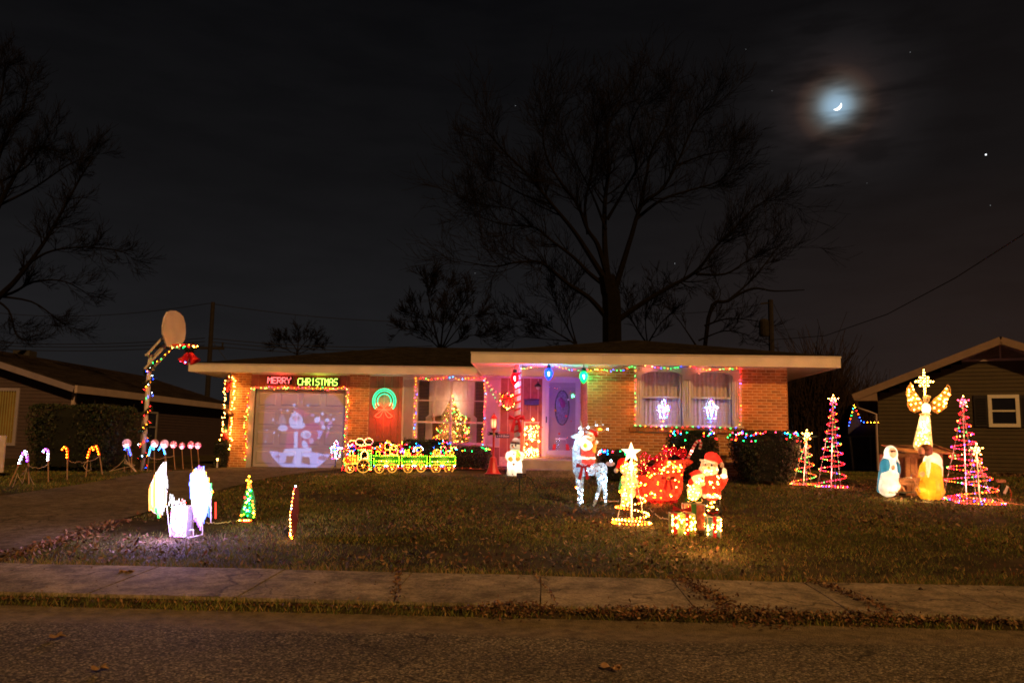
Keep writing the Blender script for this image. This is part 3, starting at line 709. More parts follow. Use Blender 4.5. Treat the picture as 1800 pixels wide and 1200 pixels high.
# ---- porch
pX0 = W(894, 812, 19.4).x
M().mt(m_pconc).box(pX0, XW-.012, 19.42, YG-.03, .4, 1.0).build('porch_slab', None, house)
M().mt(concrete('step_concrete', (.26, .19, .15))).box(W(925, 824, 18.6).x, XW+.05, 18.45, 19.415, .4, .80).build('porch_step', None, house)
# ---- soffits, fascia, roof
XL = W(331, 649, 22.13).x; XR0 = W(828, 632, 18.75).x; XR1 = W(1478, 643, 18.75).x; YF, YFR = 22.13, 18.75
M().mt(m_soffit).box(XL+.02, XR0+.3, YF+.02, YB+.5, ZT, ZT+.02).box(XR0+.02, XR1-.02, YFR+.02, YB+.5, ZT+.003, ZT+.024).build('soffit', None, house)
M().mt(m_fascia).box(XL, -4.9, YF, YF+.02, ZT-.02, ZT+.2).box(-4.897, XR0+.5, YF, YF+.02, ZT-.02, ZT+.2).box(XL, XL+.02, YF+.021, YB+.5, ZT-.02, ZT+.2).build('fascia', None, house)
M().mt(m_fascia).box(XR0, 1.35, YFR, YFR+.02, ZT-.02, ZT+.23).box(1.353, XR1, YFR, YFR+.02, ZT-.02, ZT+.23).box(XR0, XR0+.02, YFR+.021, YF+.3, ZT-.02, ZT+.23).box(XR1-.02, XR1, YFR+.021, YB+.5, ZT-.02, ZT+.23).build('fascia', None, house)
M().mt(mat('drip_edge_metal', (.5, .45, .38), .4, .1, 4, metal=.3)).box(XR0-.012, XR1+.012, YFR-.012, YFR-.001, ZT+.2, ZT+.236).box(XL-.012, XR0, YF-.012, YF-.001, ZT+.175, ZT+.206).build('drip_edge', None, house)
def roofplane(poly, parent, m=None, th=.04, tab=(.30, .14)):
    """poly: CCW seen from above, first edge = eave"""
    P = [Vector(p) for p in poly]; u = (P[1]-P[0]).normalized(); nrm = Vector((0,0,0))
    for i in range(len(P)): nrm += P[i].cross(P[(i+1) % len(P)])
    nrm.normalize(); nrm = nrm if nrm.z > 0 else -nrm
    v = nrm.cross(u).normalized(); v = v if v.z > 0 else -v
    q = M().mt(m or m_roof); q.prism([p for p in P], -nrm*th); q.build('roof_deck', None, parent, fix=True)
    pu = [((p-P[0]).dot(u), (p-P[0]).dot(v)) for p in P]
    def inside(a, b):
        c = False; n_ = len(pu)
        for i in range(n_):
            x1, y1 = pu[i]; x2, y2 = pu[i-1]
            if (y1 > b) != (y2 > b) and a < (x2-x1)*(b-y1)/(y2-y1)+x1: c = not c
        return c
    mu_, Mu = min(a for a, b in pu), max(a for a, b in pu); Mv = max(b for a, b in pu)
    t = M().mt(m or m_roof); r = 0; b = 0.0
    while b < Mv:
        a = mu_ + (r % 3)*.1-.2
        while a < Mu:
            if all(inside(a+tab[0]*i_, b+tab[1]*j_+.001) for i_ in (.03, .97) for j_ in (.0, .95)):
                h = .012+random.uniform(0, .006); o_ = P[0]
                c0 = o_+u*(a+.004)+v*(b-.01); c1 = o_+u*(a+tab[0]-.004)+v*(b-.01); c2 = c1+v*(tab[1]+.02); c3 = c0+v*(tab[1]+.02)
                t.add([c0+nrm*.002, c1+nrm*.002, c0+nrm*h, c1+nrm*h, c2+nrm*.004, c3+nrm*.004], [(0, 1, 3, 2), (2, 3, 4, 5)])
            a += tab[0]
        b += tab[1]; r += 1
    t.build('shingles', None, parent, kind='stuff')
PT = .218; z0 = ZT+.205; hd = (YB+.5-YF)/2; yr_ = YF+hd; zr = z0+hd*PT; xr_ = XL+hd
roofplane([(XL, YF, z0), (4, YF, z0), (4, yr_, zr), (xr_, yr_, zr)], house)
roofplane([(XL, YB+.5, z0), (XL, YF, z0), (xr_, yr_, zr)], house)
z0 = ZT+.235; hw2 = (XR1-XR0)/2; ya = YFR+hw2; za_ = z0+hw2*.205; xa_ = (XR0+XR1)/2
roofplane([(XR0, YFR, z0), (XR1, YFR, z0), (xa_, ya, za_)], house)
roofplane([(XR0, YB+.4, z0), (XR0, YFR, z0), (xa_, ya, za_), (xa_, YB+.4, za_)], house)
roofplane([(XR1, YFR, z0), (XR1, YB+.4, z0), (xa_, YB+.4, za_), (xa_, ya, za_)], house)
# ---- wing window: twin arched sashes between fluted trim
wn = thing('wing_window', None, None, Vector(((RW0+RW1)/2, YR, RWz0))-hw); wn.parent = house
gl = [(rX(1130), rX(1198)), (rX(1217), rX(1286))]; zt_s, zt_m = rZ(1160, 652), rZ(1160, 648.5)+.02; zmid = rZ(1160, 698); zbot = rZ(1160, 747.5)
q = M().mt(m_white)
q.box(RW0, gl[0][0]-.02, YR-.02, YR+.1, RWz0, ZT-.005); q.box(gl[0][1]+.02, gl[1][0]-.02, YR-.02, YR+.1, RWz0, ZT-.005); q.box(gl[1][1]+.02, RW1, YR-.02, YR+.1, RWz0, ZT-.005)
for a, b in gl: q.box(a-.02, b+.02, YR-.01, YR+.1, RWz0, zbot)
q.build('window_frame', None, wn)
for k_, (a, b) in enumerate(gl):      # arched heads
    n_ = 16; top = [(a-.02+(b-a+.04)*i/n_, zt_s-.13+.13*math.sqrt(max(0, 1-((i/n_-.5)*2)**2*.92))) for i in range(n_+1)]
    pts = [(x, YR-.015, z) for x, z in top]; v_ = pts+[(x, YR-.015, ZT-.005) for x, z in top]; v_ += [(x, y+.09, z) for x, y, z in pts]
    M().mt(m_white).add(v_, [(i, i+1, n_+2+i, n_+1+i) for i in range(n_)]+[(i, 2*n_+2+i, 2*n_+3+i, i+1) for i in range(n_)]).build('arched_head', None, wn)
for xa0, xb0 in ((RW0, gl[0][0]-.02), (gl[0][1]+.02, gl[1][0]-.02), (gl[1][1]+.02, RW1)):   # pilasters with flutes
    q = M().mt(m_white); c = (xa0+xb0)/2; hw_ = min(.085, (xb0-xa0)/2-.01)
    for dx in (-.6, 0, .6): q.tube([(c+dx*hw_, YR-.028, RWz0+.22), (c+dx*hw_, YR-.028, ZT-.32)], hw_*.24, 6)
    q.box(c-hw_, c+hw_, YR-.05, YR-.021, RWz0+.005, RWz0+.2); q.box(c-hw_, c+hw_, YR-.045, YR-.021, ZT-.3, ZT-.24); q.box(c-hw_*1.1, c+hw_*1.1, YR-.05, YR-.021, ZT-.09, ZT-.01)
    q.build('pilaster', None, wn)
M().mt(m_white).box(RW0-.03, RW1+.03, YR-.075, YR+.05, RWz0-.006, RWz0+.03).build('window_sill', None, wn)
m_sash = mat('grey_white_sash', (.55, .52, .50), .5, .05, 4)
for a, b in gl:
    q = M().mt(m_sash); fframe(q, a, b, zmid-.02, ZT-.1, .03, YR+.012, YR+.05); fframe(q, a, b, zbot, zmid+.02, .035, YR+.052, YR+.08)
    q.box(a, b, YR+.0, YR+.05, zmid-.02, zmid+.025); q.build('sash', None, wn)
    q = M().mt(m_sash)
    for i in (1, 2): x = a+(b-a)*i/3; q.box(x-.006, x+.006, YR+.03, YR+.04, zmid+.02, ZT-.1); q.box(x-.006, x+.006, YR+.06, YR+.07, zbot+.03, zmid-.02)
    for z in (rZ(1160, 672), ): q.box(a+.03, b-.03, YR+.029, YR+.041, z-.006, z+.006)
    z = rZ(1160, 722); q.box(a+.03, b-.03, YR+.059, YR+.071, z-.006, z+.006); q.build('muntin', None, wn)
    M().mt(m_glass).add([(a+.03, YR+.036, zmid), (b-.03, YR+.036, zmid), (b-.03, YR+.036, ZT-.1), (a+.03, YR+.036, ZT-.1)], [(0, 1, 2, 3)]).build('pane', None, wn)
    M().mt(m_glass).add([(a+.03, YR+.066, zbot), (b-.03, YR+.066, zbot), (b-.03, YR+.066, zmid), (a+.03, YR+.066, zmid)], [(0, 1, 2, 3)]).build('pane', None, wn)
    drape(lambda v, a=a, b=b: (a-.01, b+.01, ZT-.05-v*(ZT-zbot)), Y=YR+.105, m=mat('greyish_lined_curtain', (.62, .52, .50), .9, .1, 14), amp=.012, nfold=9)
# square porch post with a red spiral ribbon
pc = W(909.5, 740, 19.3); post = M().mt(m_white).lathe((pc.x, 19.3, 0), [(.072, 1.0), (.072, ZT)], 14).build('porch_post', None, house, smooth=False)
q = M().mt(mat('red_ribbon', (.45, .015, .02), .4, .15, 12))
turns, zz0, zz1 = 10, 1.35, 3.0; vs = []; fs = []; n_ = turns*16
for i in range(n_+1):
    t = i/n_; a = t*turns*6.283; z = zz0+(zz1-zz0)*t
    for dz, r_ in ((0, .0765), (.055, .0765)): vs.append((pc.x+r_*math.cos(a), 19.3+r_*math.sin(a), z+dz))
for i in range(n_): fs.append((2*i, 2*i+2, 2*i+3, 2*i+1))
q.add(vs, fs).build('spiral_ribbon', None, post)

# ================================================================== NEIGHBOURS
def lap(parent, a0, a1, z0, z1, plane, fixed, out, m, ex=.11, clip=None, holes=()):
    z = z0
    while z < z1-.01:
        h = min(ex, z1-z); s, e = a0, a1
        if clip:
            r_ = clip(z+h*.5)
            if not r_: break
            s, e = max(s, r_[0]), min(e, r_[1])
        if e-s > .05:
            iv = [(s, e)]
            for hx0, hx1, hz0, hz1 in holes:
                if z+h > hz0 and z < hz1: iv = [q for a_, b_ in iv for q in ((a_, min(b_, hx0)), (max(a_, hx1), b_)) if q[1]-q[0] > .02]
            q = M().mt(m)
            for s, e in iv:
                if plane == 'y': pr = [(s, fixed, z), (s, fixed+out*.022, z), (s, fixed+out*.006, z+h+.004), (s, fixed, z+h+.004)]; q.prism(pr, (e-s, 0, 0))
                else: pr = [(fixed, s, z), (fixed+out*.022, s, z), (fixed+out*.006, s, z+h+.004), (fixed, s, z+h+.004)]; q.prism(pr, (0, e-s, 0))
            q.build('siding_board', None, parent)
        z += h
m_sl = mat('mauve_tan_siding', (.050, .034, .036), .7, .1, 3, .1, 30, rnd=.06); m_sr = mat('olive_siding', (.055, .042, .020), .75, .12, 3, .1, 30, rnd=.06)
m_wing = mat('aged_pink_fascia', (.32, .25, .23), .6, .1, 3)
lh = thing('left_neighbour_house', 'dark sided ranch house on the left behind the clipped hedge', 'house', (-20, 33, .6)); lh.name = 'neighbour_house'
nX, nY0, nY1, nZ = -15.75, 27.3, 41.5, 2.93
nR = -20.6; nRz = 4.55
M().mt(m_sl).box(-25.2, nX, nY0, nY1, .3, nZ).prism([(-25.2, nY0, nZ), (nX, nY0, nZ), (nR, nY0, nRz-.25)], (0, nY1-nY0, 0)).build('wall', None, lh)
lap(lh, nY0, nY1, .6, nZ-.05, 'x', nX, 1, m_sl, .12)
fw0, fw1, fwz0, fwz1 = -19.5, W(30, 700, nY0).x, W(20, 780, nY0).z, W(20, 686, nY0).z
lap(lh, -25.2, nX, .6, 4.4, 'y', nY0, -1, m_sl, .12, clip=lambda z: (-25.2, nX) if z < nZ else (nR-(nRz-.2-z)/.33, nR+(nRz-.2-z)/.33) if z < nRz-.3 else None, holes=[(fw0, fw1, fwz0, fwz1)])
M().mt(m_wing).box(nX-.06, nX+.05, nY0-.05, nY0+.06, .5, nZ).build('corner_board', None, lh)
w_ = M().mt(mat('lavender_trim', (.22, .19, .23), .6, .1, 4)); fframe(w_, fw0-.08, fw1+.1, fwz0-.06, fwz1+.08, .1, nY0-.06, nY0+.02); w_ = w_.build('window', None, lh)
bl = mat('lit_vertical_blind', (.5, .34, .08), .8, .2, 3, trans=.6)
q = M().mt(bl); x = fw0
while x < fw1: q.bar((x, nY0-.012, fwz0+.03), (x, nY0-.012, fwz1-.02), .085, .004, (.35, 1, 0)); x += .09
q.build('vertical_blinds', None, w_, kind='stuff')
M().mt(emit('dim_lit_room', (.16, .075, .010), .9)).box(fw0, fw1, nY0-.004, nY0-.001, fwz0, fwz1).build('lit_room', None, w_)
M().mt(m_glass).add([(fw0, nY0-.04, fwz0), (fw1, nY0-.04, fwz0), (fw1, nY0-.04, fwz1), (fw0, nY0-.04, fwz1)], [(0, 1, 2, 3)]).build('pane', None, w_)
# side window
for yy, za0, za1 in ((32.2, 1.25, 2.35),):
    q = M().mt(mat('dim_window_trim', (.25, .22, .22), .6, .1, 4)); q.box(nX+.0, nX+.05, yy-.08, yy, za0-.08, za1+.08).box(nX, nX+.05, yy+1.1, yy+1.2, za0-.08, za1+.08).box(nX, nX+.05, yy, yy+1.1, za1, za1+.08).box(nX, nX+.05, yy, yy+1.1, za0-.08, za0).box(nX, nX+.045, yy, yy+1.1, 1.78, 1.83)
    w_ = q.build('window', None, lh); M().mt(mat('night_glass', (.012, .012, .016), .08, .1, 4, spec=.6)).box(nX+.0, nX+.027, yy, yy+1.1, za0, za1).build('pane', None, w_)
m_roofn = mat('neighbour_dark_shingle', (.022, .017, .016), .95, .3, 6, .5, 60, rnd=.3, spec=.05)
ev = nX+.2; evz = nZ+.0
roofplane([(ev, nY0-.35, evz+.12), (ev, nY1+.4, evz+.12), (nR, nY1+.4, nRz), (nR, nY0-.35, nRz)], lh, m_roofn, tab=(.6, .2))
roofplane([(-25.9, nY1+.4, evz+.12), (-25.9, nY0-.35, evz+.12), (nR, nY0-.35, nRz), (nR, nY1+.4, nRz)], lh, m_roofn, tab=(1.2, .4))
M().mt(m_wing).box(ev, ev+.09, nY0-.36, nY1+.4, evz-.12, evz+.13).build('gutter', None, lh)
M().mt(mat('mauve_rake', (.17, .14, .17), .6, .1, 4)).bar((ev-.02, nY0-.37, evz-.0), (nR, nY0-.37, nRz-.11), .03, .2, (0, 0, 1)).bar((-25.9, nY0-.37, evz), (nR, nY0-.37, nRz-.11), .03, .2).build('rake_board', None, lh)
M().mt(m_soffit).box(nX, ev, nY0-.3, nY1, evz-.03, evz-.01).build('soffit', None, lh)
p = W(37, 622, 33); M().mt(mat('dark_vent_metal', (.03, .028, .028), .6)).box(p.x-.35, p.x+.35, 33, 33.5, p.z-.7, p.z+.15).build('roof_vent', None, lh)
# right neighbour
RA = R(24); sX0, sY = W(1545, 760, 26).x, 26.0
def RS(px, py, off=0.):
    t_ = W(px, py, 1.).x; s = (t_*sY-sX0)/(math.cos(RA)+t_*math.sin(RA)); return Vector((sX0+s, sY+off, W(px, py, sY-s*math.sin(RA)).z))
pkx = RS(1757, 600).x; eL = RS(1503, 697).x; ez = RS(1503, 697).z; pz = RS(1757, 598).z
rh = thing('neighbour_house', 'olive sided gabled house at the right edge with dark shutters', 'house', (sX0, sY, .75))
sl = (pz-ez)/(pkx-eL); eR = 2*pkx-eL; sX1 = eR-(sX0-eL); wz = ez-.02
M().mt(m_sr).box(sX0, sX1, sY, 38, .4, wz).prism([(sX0, sY, wz), (sX1, sY, wz), (pkx, sY, wz+(pkx-sX0)*sl)], (0, 12, 0)).build('wall', None, rh)
sw0, sw1, sz0, sz1 = RS(1743, 720).x, RS(1786, 720).x, RS(1765, 745).z, RS(1765, 699).z
lap(rh, sX0, sX1, .72, pz-.35, 'y', sY, -1, m_sr, .115, clip=lambda z: (sX0, sX1) if z < wz-.05 else (pkx-(pz-.22-z)/sl, pkx+(pz-.22-z)/sl) if z < pz-.5 else None, holes=[(sw0-.02, sw1+.02, sz0-.02, sz1+.02)])
M().mt(m_pconc).box(sX0-.02, sX1+.02, sY-.03, sY-.001, .3, .715).build('foundation', None, rh)
q = M().mt(mat('cream_vinyl_window', (.62, .58, .46), .5, .05, 4)); fframe(q, sw0-.09, sw1+.09, sz0-.09, sz1+.09, .1, sY-.06, sY+.02); q.box(sw0, sw1, sY-.05, sY+.02, (sz0+sz1)/2-.025, (sz0+sz1)/2+.025); w_ = q.build('window', None, rh)
M().mt(MATS['night_glass']).box(sw0, sw1, sY-.03, sY-.01, sz0, sz1).build('pane', None, w_)
for a, b in ((RS(1712, 720).x, sw0-.1), (sw1+.1, sw1+.55)):
    q = M().mt(mat('very_dark_shutter', (.018, .016, .016), .6)); q.box(a, b, sY-.05, sY-.018, sz0-.08, sz1+.08); s_ = q.build('shutter', None, rh); l_ = M().mt(MATS['very_dark_shutter']); z = sz0
    while z < sz1: l_.bar((a+.04, sY-.055, z), (b-.04, sY-.055, z), .03, .006, (0, .7, .7)); z += .045
    l_.build('louvres', None, s_, kind='stuff')
# gable vent
va = RS(1690, 634); vb = RS(1824, 634); vc = RS(1757, 606); vb.z = va.z
q = M().mt(m_wing); vz = va.z; q.bar((va.x, sY-.05, vz), (vb.x, sY-.05, vz), .05, .07); q.bar((va.x, sY-.05, vz), (vc.x, sY-.05, vc.z+.02), .05, .06); q.bar((vb.x, sY-.05, vz), (vc.x, sY-.05, vc.z+.02), .05, .06); q.bar((vc.x, sY-.052, vz), (vc.x, sY-.052, vc.z), .05, .05); gv = q.build('gable_vent', None, rh)
z = vz+.06
while z < vc.z-.03:
    f_ = (vc.z-z)/(vc.z-vz); M().mt(mat('dim_vent_slat', (.20, .15, .11), .7)).bar((vc.x-(vc.x-va.x)*f_, sY-.035, z), (vc.x+(vb.x-vc.x)*f_, sY-.035, z), .05, .008, (0, .7, .7)).build('vent_slat', None, gv); z += .055
for sgn in (-1, 1):
    ex_ = eL if sgn < 0 else eR
    roofplane([(ex_, sY-.42, ez+.06), (ex_, 38.5, ez+.06), (pkx, 38.5, pz+.06), (pkx, sY-.42, pz+.06)], rh, m_roofn, tab=(.6, .2))
M().mt(mat('tan_rake_board', (.20, .14, .10), .6, .1, 4)).bar((eL-.03, sY-.43, ez-.05), (pkx, sY-.43, pz-.05), .03, .21, (0, 0, 1)).bar((eR+.03, sY-.43, ez-.05), (pkx, sY-.43, pz-.05), .03, .21).build('rake_board', None, rh)
M().mt(MATS['tan_rake_board']).prism([(eL, sY-.42, ez-.15), (sX0, sY-.42, ez-.15), (sX0, sY-.42, ez+.28), (eL, sY-.42, ez+.02)], (0, .4, 0)).build('eave_return', None, rh)
M().mt(m_sr).box(eL, sX0, sY-.3, 38.3, ez-.17, ez-.15).build('soffit', None, rh)
M().mt(m_wing).tube([(eL+.02, sY-.3, ez-.02), (eL+.1, sY-.2, ez-.35), (sX0-.06, sY-.06, ez-.55), (sX0-.06, sY-.06, .75)], .04, 6).build('downspout', None, rh)
rh.rotation_euler = (0, 0, -RA)
# brown leafy strip by its foundation
sp = []
for _ in range(1600): x = random.uniform(sX0+.3, 17); y = sY-.3-(x-sX0)*math.tan(RA)-random.uniform(0, 2); sp.append(((x, y, gz(x, y)+random.uniform(.01, .08)), random.uniform(.03, .06)))
leaves('neighbour_bed_leaves', 'dead leaves along the foundation of the olive sided house', sp)

# far garage with coloured gable lights
q = thing('far_shed', 'small dark shed far between the houses edged with coloured lights', 'shed', tuple(W(1520, 800, 38)))
p0 = W(1492, 748, 38); p1 = W(1501, 711, 38); p2 = W(1515, 742, 38); p3 = W(1548, 742, 38)
md = mat('dark_shed_boards', (.03, .024, .022), .8)
M().mt(md).box(p0.x, p3.x+1.5, 38.1, 41, .5, p2.z-.1).prism([(p0.x, 38.1, p2.z-.1), (p2.x, 38.1, p2.z-.1), (p1.x, 38.1, p1.z)], (0, 3, 0)).build('wall', None, q)
M().mt(mat('faint_lit_pane', (.05, .03, .015), .5)).box(W(1504, 790, 38).x, W(1519, 790, 38).x, 38.05, 38.09, W(1510, 802, 38).z, W(1510, 783, 38).z).build('window', None, q)
string('coloured lights outlining the far shed gable beside the right house', [[p0, p1, p2, p3]], ['blue', 'amber', 'green', 'red', 'orange', 'blue', 'cyan', 'yellow'], .16, .022, .0)
# chain link fence
fn = thing('chain_link_fence', 'low chain link fence between the brick house and right house', 'fence', tuple(W(1460, 820, 29)))
mm = mat('galvanised_steel', (.15, .2, .18), .45, .1, 5, metal=.6); f0 = W(1395, 768, 29); f1 = W(1548, 766, 29)
M().mt(mm).tube([f0, f1], .022, 6).build('top_rail', None, fn)
for px in (1400, 1434, 1465, 1497, 1530):
    p = W(px, 767, 29); M().mt(mm).tube([(p.x, 29, .6), (p.x, 29, p.z+.04)], .025, 6).build('post', None, fn)
q = M().mt(mm); x = f0.x
while x < f1.x: q.bar((x, 29.02, .75), (x+.6, 29.02, f0.z), .006, .006); q.bar((x+.6, 29.025, .75), (x, 29.025, f0.z), .006, .006); x += .09
q.build('chain_mesh', None, fn, kind='stuff')
# swing frame leg / ladder in the dark yard
q = M().mt(mm).tube([W(1495, 767, 28), W(1501, 828, 28)], .05, 6).tube([W(1488, 767, 28), W(1546, 766, 28)], .04, 6); o = q.build('swing_frame', None); tag(o, 'pale metal swing frame leg standing behind the fence gap', 'swing frame')

# ================================================================== POLES & WIRES
def wire(name, label, pts, r=.02, sag=0):
    P = []
    for a, b in zip(pts, pts[1:]):
        a, b = Vector(a), Vector(b)
        for i in range(12): u = i/12; c = a.lerp(b, u); c.z -= sag*4*u*(1-u); P.append(c)
    P.append(Vector(pts[-1])); o = M().mt(mat('black_wire', (.008, .008, .009), .6)).tube(P, r, 4).build(name); return tag(o, label, 'wire')
mwood = mat('dark_pole_wood', (.009, .007, .0065), .9, .3, 6, .4, 30)
pa = thing('utility_pole', 'slim dark utility pole rising behind the left end of the house', 'utility pole', (W(364, 700, 46).x, 46, .7))
px_ = wloc(pa).x; M().mt(mwood).tube([(px_, 46, .6), (px_, 46, W(368, 531, 46).z)], [.17, .12], 8).build('pole', None, pa)
a = W(255, 609, 46); b = W(372, 612, 46); M().mt(mwood).bar((px_-3.2, 46, a.z), (px_+.8, 46, a.z-.05), .1, .14).build('crossarm', None, pa)
for dx in (-3.1, -2.0, -1.0, .7): M().mt(mwood).tube([(px_+dx, 46, a.z+.05), (px_+dx, 46, a.z+.3)], .05, 6).build('insulator', None, pa)
T = W(368, 533, 46)
wire('overhead_wire', 'topmost thin wire running left from the left utility pole', [W(-40, 545, 60), T], .018, .6)
wire('overhead_wire', 'topmost thin wire running right from the left utility pole', [T, W(850, 562, 60)], .018, .5)
for k_, (y0_, y1_) in enumerate(((597, 594), (602, 600), (608, 607))):
    wire('overhead_wire', ['upper', 'middle', 'lowest'][k_]+' of the three low wires left of the left pole', [W(-40, y0_+3, 50), W(360, y1_, 46)], .02, .25)
    wire('overhead_wire', ['upper', 'middle', 'lowest'][k_]+' of the three low wires right of the left pole', [W(366, y1_, 46), W(760, y1_+14, 50)], .02, .25)
wire('guy_wire', 'short slanting guy wire just right of the left pole', [W(372, 597, 46), W(400, 636, 46)], .015)
pb = thing('utility_pole', 'utility pole with a transformer can behind the right roof', 'utility pole', (W(1356, 600, 42).x, 42, .7))
px_ = wloc(pb).x; M().mt(mwood).tube([(px_, 42, .6), (px_, 42, W(1356, 527, 42).z)], [.17, .13], 8).build('pole', None, pb)
t = W(1347, 578, 42); M().mt(mwood).lathe((px_-.38, 41.9, t.z-.4), [(.22, 0), (.25, .1), (.25, .75), (.2, .85), (.08, .9)], 12).build('transformer', None, pb)
M().mt(mwood).bar((px_, 42, t.z+.2), (px_-.38, 42, t.z+.2), .08, .08).bar((px_, 42, W(1356, 532, 42).z), (px_-.5, 42, W(1356, 534, 42).z), .08, .08).build('bracket', None, pb)
wire('overhead_wire', 'long wire sagging up to the top right from the right pole', [W(1358, 597, 42), W(1450, 590, 34), W(1560, 552, 26), W(1680, 488, 20), W(1830, 392, 15)], .014, 0)
wire('guy_wire', 'slanting guy wire just right of the right pole', [W(1360, 535, 42), W(1398, 612, 42)], .014)
wire('overhead_wire', 'wire between the tree and the right utility pole top', [W(1352, 532, 42), W(1100, 548, 50)], .014, .3)
# ================================================================== TREES
m_bark = mat('dark_bark', (.004, .0034, .0032), .95, .3, 6, .5, 30, spec=.05)
m_twig = mat('dark_twig', (.0042, .0034, .0032), .95, .3, 6, spec=.05)
def rdir(d, ang):
    a = Vector((random.gauss(0, 1), random.gauss(0, 1), random.gauss(0, 1))); a = (a-d*a.dot(d)).normalized()
    return (d*math.cos(ang)+a*math.sin(ang)).normalized()
def shoot(mb, p, d, Ln, r, lvl, upb, kids, wob_=.22, minr=.006):
    n = 5 if lvl > 1 else (4 if lvl == 1 else 3); pts = [Vector(p)]; dd = Vector(d)
    for i in range(n):
        dd = (rdir(dd, random.gauss(0, wob_))+Vector((0, 0, upb))).normalized(); pts.append(pts[-1]+dd*Ln/n)
    rs = [max(minr, r*(1-.75*i/n)) for i in range(n+1)]; mb.tube(pts, rs, 4 if lvl > 1 else 3, cap=False)
    if lvl <= 0: return
    for _ in range(kids[lvl-1]):
        t = random.uniform(.15, 1)*n; i = min(n-1, int(t)); q = pts[i].lerp(pts[i+1], t-i); ld = (pts[i+1]-pts[i]).normalized()
        shoot(mb, q, rdir(ld, random.uniform(.3, .8)), Ln*random.uniform(.45, .85), rs[i]*.55, lvl-1, upb, kids, wob_, minr)
def smooth_path(P, k=4):
    out = []; n = len(P)
    for i in range(n-1):
        a, b, c, d = P[max(0, i-1)], P[i], P[i+1], P[min(n-1, i+2)]
        for j in range(k):
            t = j/k; out.append(.5*((2*b)+(c-a)*t+(2*a-5*b+4*c-d)*t*t+(3*b-a-3*c+d)*t*t*t))
    out.append(P[-1]); return out
def px_tree(label, base_px, Y, limbs, r_tr, n2, L2, kids=(6, 6), cat='tree', spread=3.0, upb=.09, start=.25, minr=.007, name='bare_tree', group=None):
    b = W(base_px[0], base_px[1], Y); t = thing(name, label, cat, (b.x, Y, .7), group)
    tr = M().mt(m_bark); tw = M().mt(m_twig)
    for li, (pp, ra, rb) in enumerate(limbs):
        P = []; oy = random.uniform(-1, 1)*spread if li else 0; n = len(pp)
        for i, (x, y) in enumerate(pp):
            f = (i/(n-1))**1.3; P.append(W(x, y, Y+oy*f))
        if li == 0: P[0].z = .5
        P = smooth_path(P); m_ = len(P); rs = [(ra+(rb-ra)*(i/(m_-1))**.7)*(.78 if li == 0 else .58) for i in range(m_)]; tr.tube(P, rs, 7, cap=False)
        if li == 0 and len(limbs) > 1: continue
        tot = sum((P[i+1]-P[i]).length for i in range(m_-1))
        for _ in range(int(n2*tot)):
            f = random.uniform(start, 1)**.8*(m_-1); i = min(m_-2, int(f)); q = P[i].lerp(P[i+1], f-i); ld = (P[i+1]-P[i]).normalized()
            shoot(tw, q, rdir(ld, random.uniform(.35, 1.05)), L2*random.uniform(.5, 1.15), rs[i]*.42, 2, upb, kids, .13, minr)
    tr.build('trunk', None, t); tw.build('crown', None, t); return t
def z2(*p): return [(660+x/2.3077, 100+y/2.3077) for x, y in p]
px_tree('huge bare spreading tree rising behind the right roof', (1076, 600), 38, [
    (z2((960, 1170), (958, 1040), (948, 950), (937, 890)), .62, .5),
    (z2((940, 1060), (870, 980), (780, 920), (690, 845), (640, 830), (560, 835), (480, 850), (360, 830)), .25, .03),
    (z2((935, 930), (870, 880), (800, 810), (720, 750), (640, 690), (520, 680), (400, 640)), .22, .03),
    (z2((930, 900), (860, 790), (800, 700), (700, 580), (620, 480), (520, 380), (440, 290)), .28, .03),
    (z2((935, 870), (900, 760), (860, 700), (820, 600), (760, 520), (700, 420), (680, 300), (720, 190)), .24, .03),
    (z2((940, 890), (930, 760), (930, 600), (945, 450), (940, 300), (980, 200), (1050, 80)), .3, .03),
    (z2((965, 960), (1000, 850), (1040, 720), (1080, 600), (1160, 540), (1220, 440), (1300, 260), (1360, 190)), .3, .03),
    (z2((1070, 620), (1100, 480), (1120, 380), (1190, 250), (1200, 130)), .17, .03),
    (z2((1055, 660), (1160, 580), (1280, 540), (1400, 500), (1460, 420)), .16, .03),
    (z2((965, 1080), (1080, 1000), (1180, 940), (1300, 870), (1380, 770), (1450, 700), (1540, 610), (1620, 560)), .26, .03),
    (z2((1300, 880), (1420, 880), (1520, 820), (1650, 760)), .13, .03),
    (z2((862, 720), (850, 600), (880, 450), (900, 300), (870, 190)), .15, .03),
    (z2((940, 660), (1010, 540), (1060, 440), (1030, 300), (1080, 180)), .15, .03),
    (z2((720, 600), (600, 560), (480, 500), (400, 540)), .1, .02),
    (z2((1220, 440), (1330, 400), (1430, 380)), .1, .02),
    (z2((935, 700), (880, 560), (800, 400), (760, 280)), .13, .02),
    (z2((640, 690), (560, 620), (440, 600), (340, 560)), .08, .02)], .6, 3.4, 1.75, (4, 6), spread=4.5, minr=.0072)
px_tree('low spreading bare tree between the huge tree and the right pole', (1225, 600), 46, [
    (z2((1300, 1170), (1350, 1060), (1430, 990), (1530, 940), (1620, 950), (1740, 945)), .2, .03), (z2((1335, 1090), (1440, 1060), (1590, 1078)), .12, .03), (z2((1430, 990), (1540, 890), (1640, 760)), .14, .03),
    (z2((1350, 1060), (1400, 960), (1370, 900)), .08, .02), (z2((1300, 1170), (1240, 1080), (1180, 1000)), .1, .02), (z2((1310, 1150), (1420, 1110), (1520, 1130)), .1, .02)], .3, 2.4, 1.3, (4, 5), spread=2.5, start=.1, minr=.010)
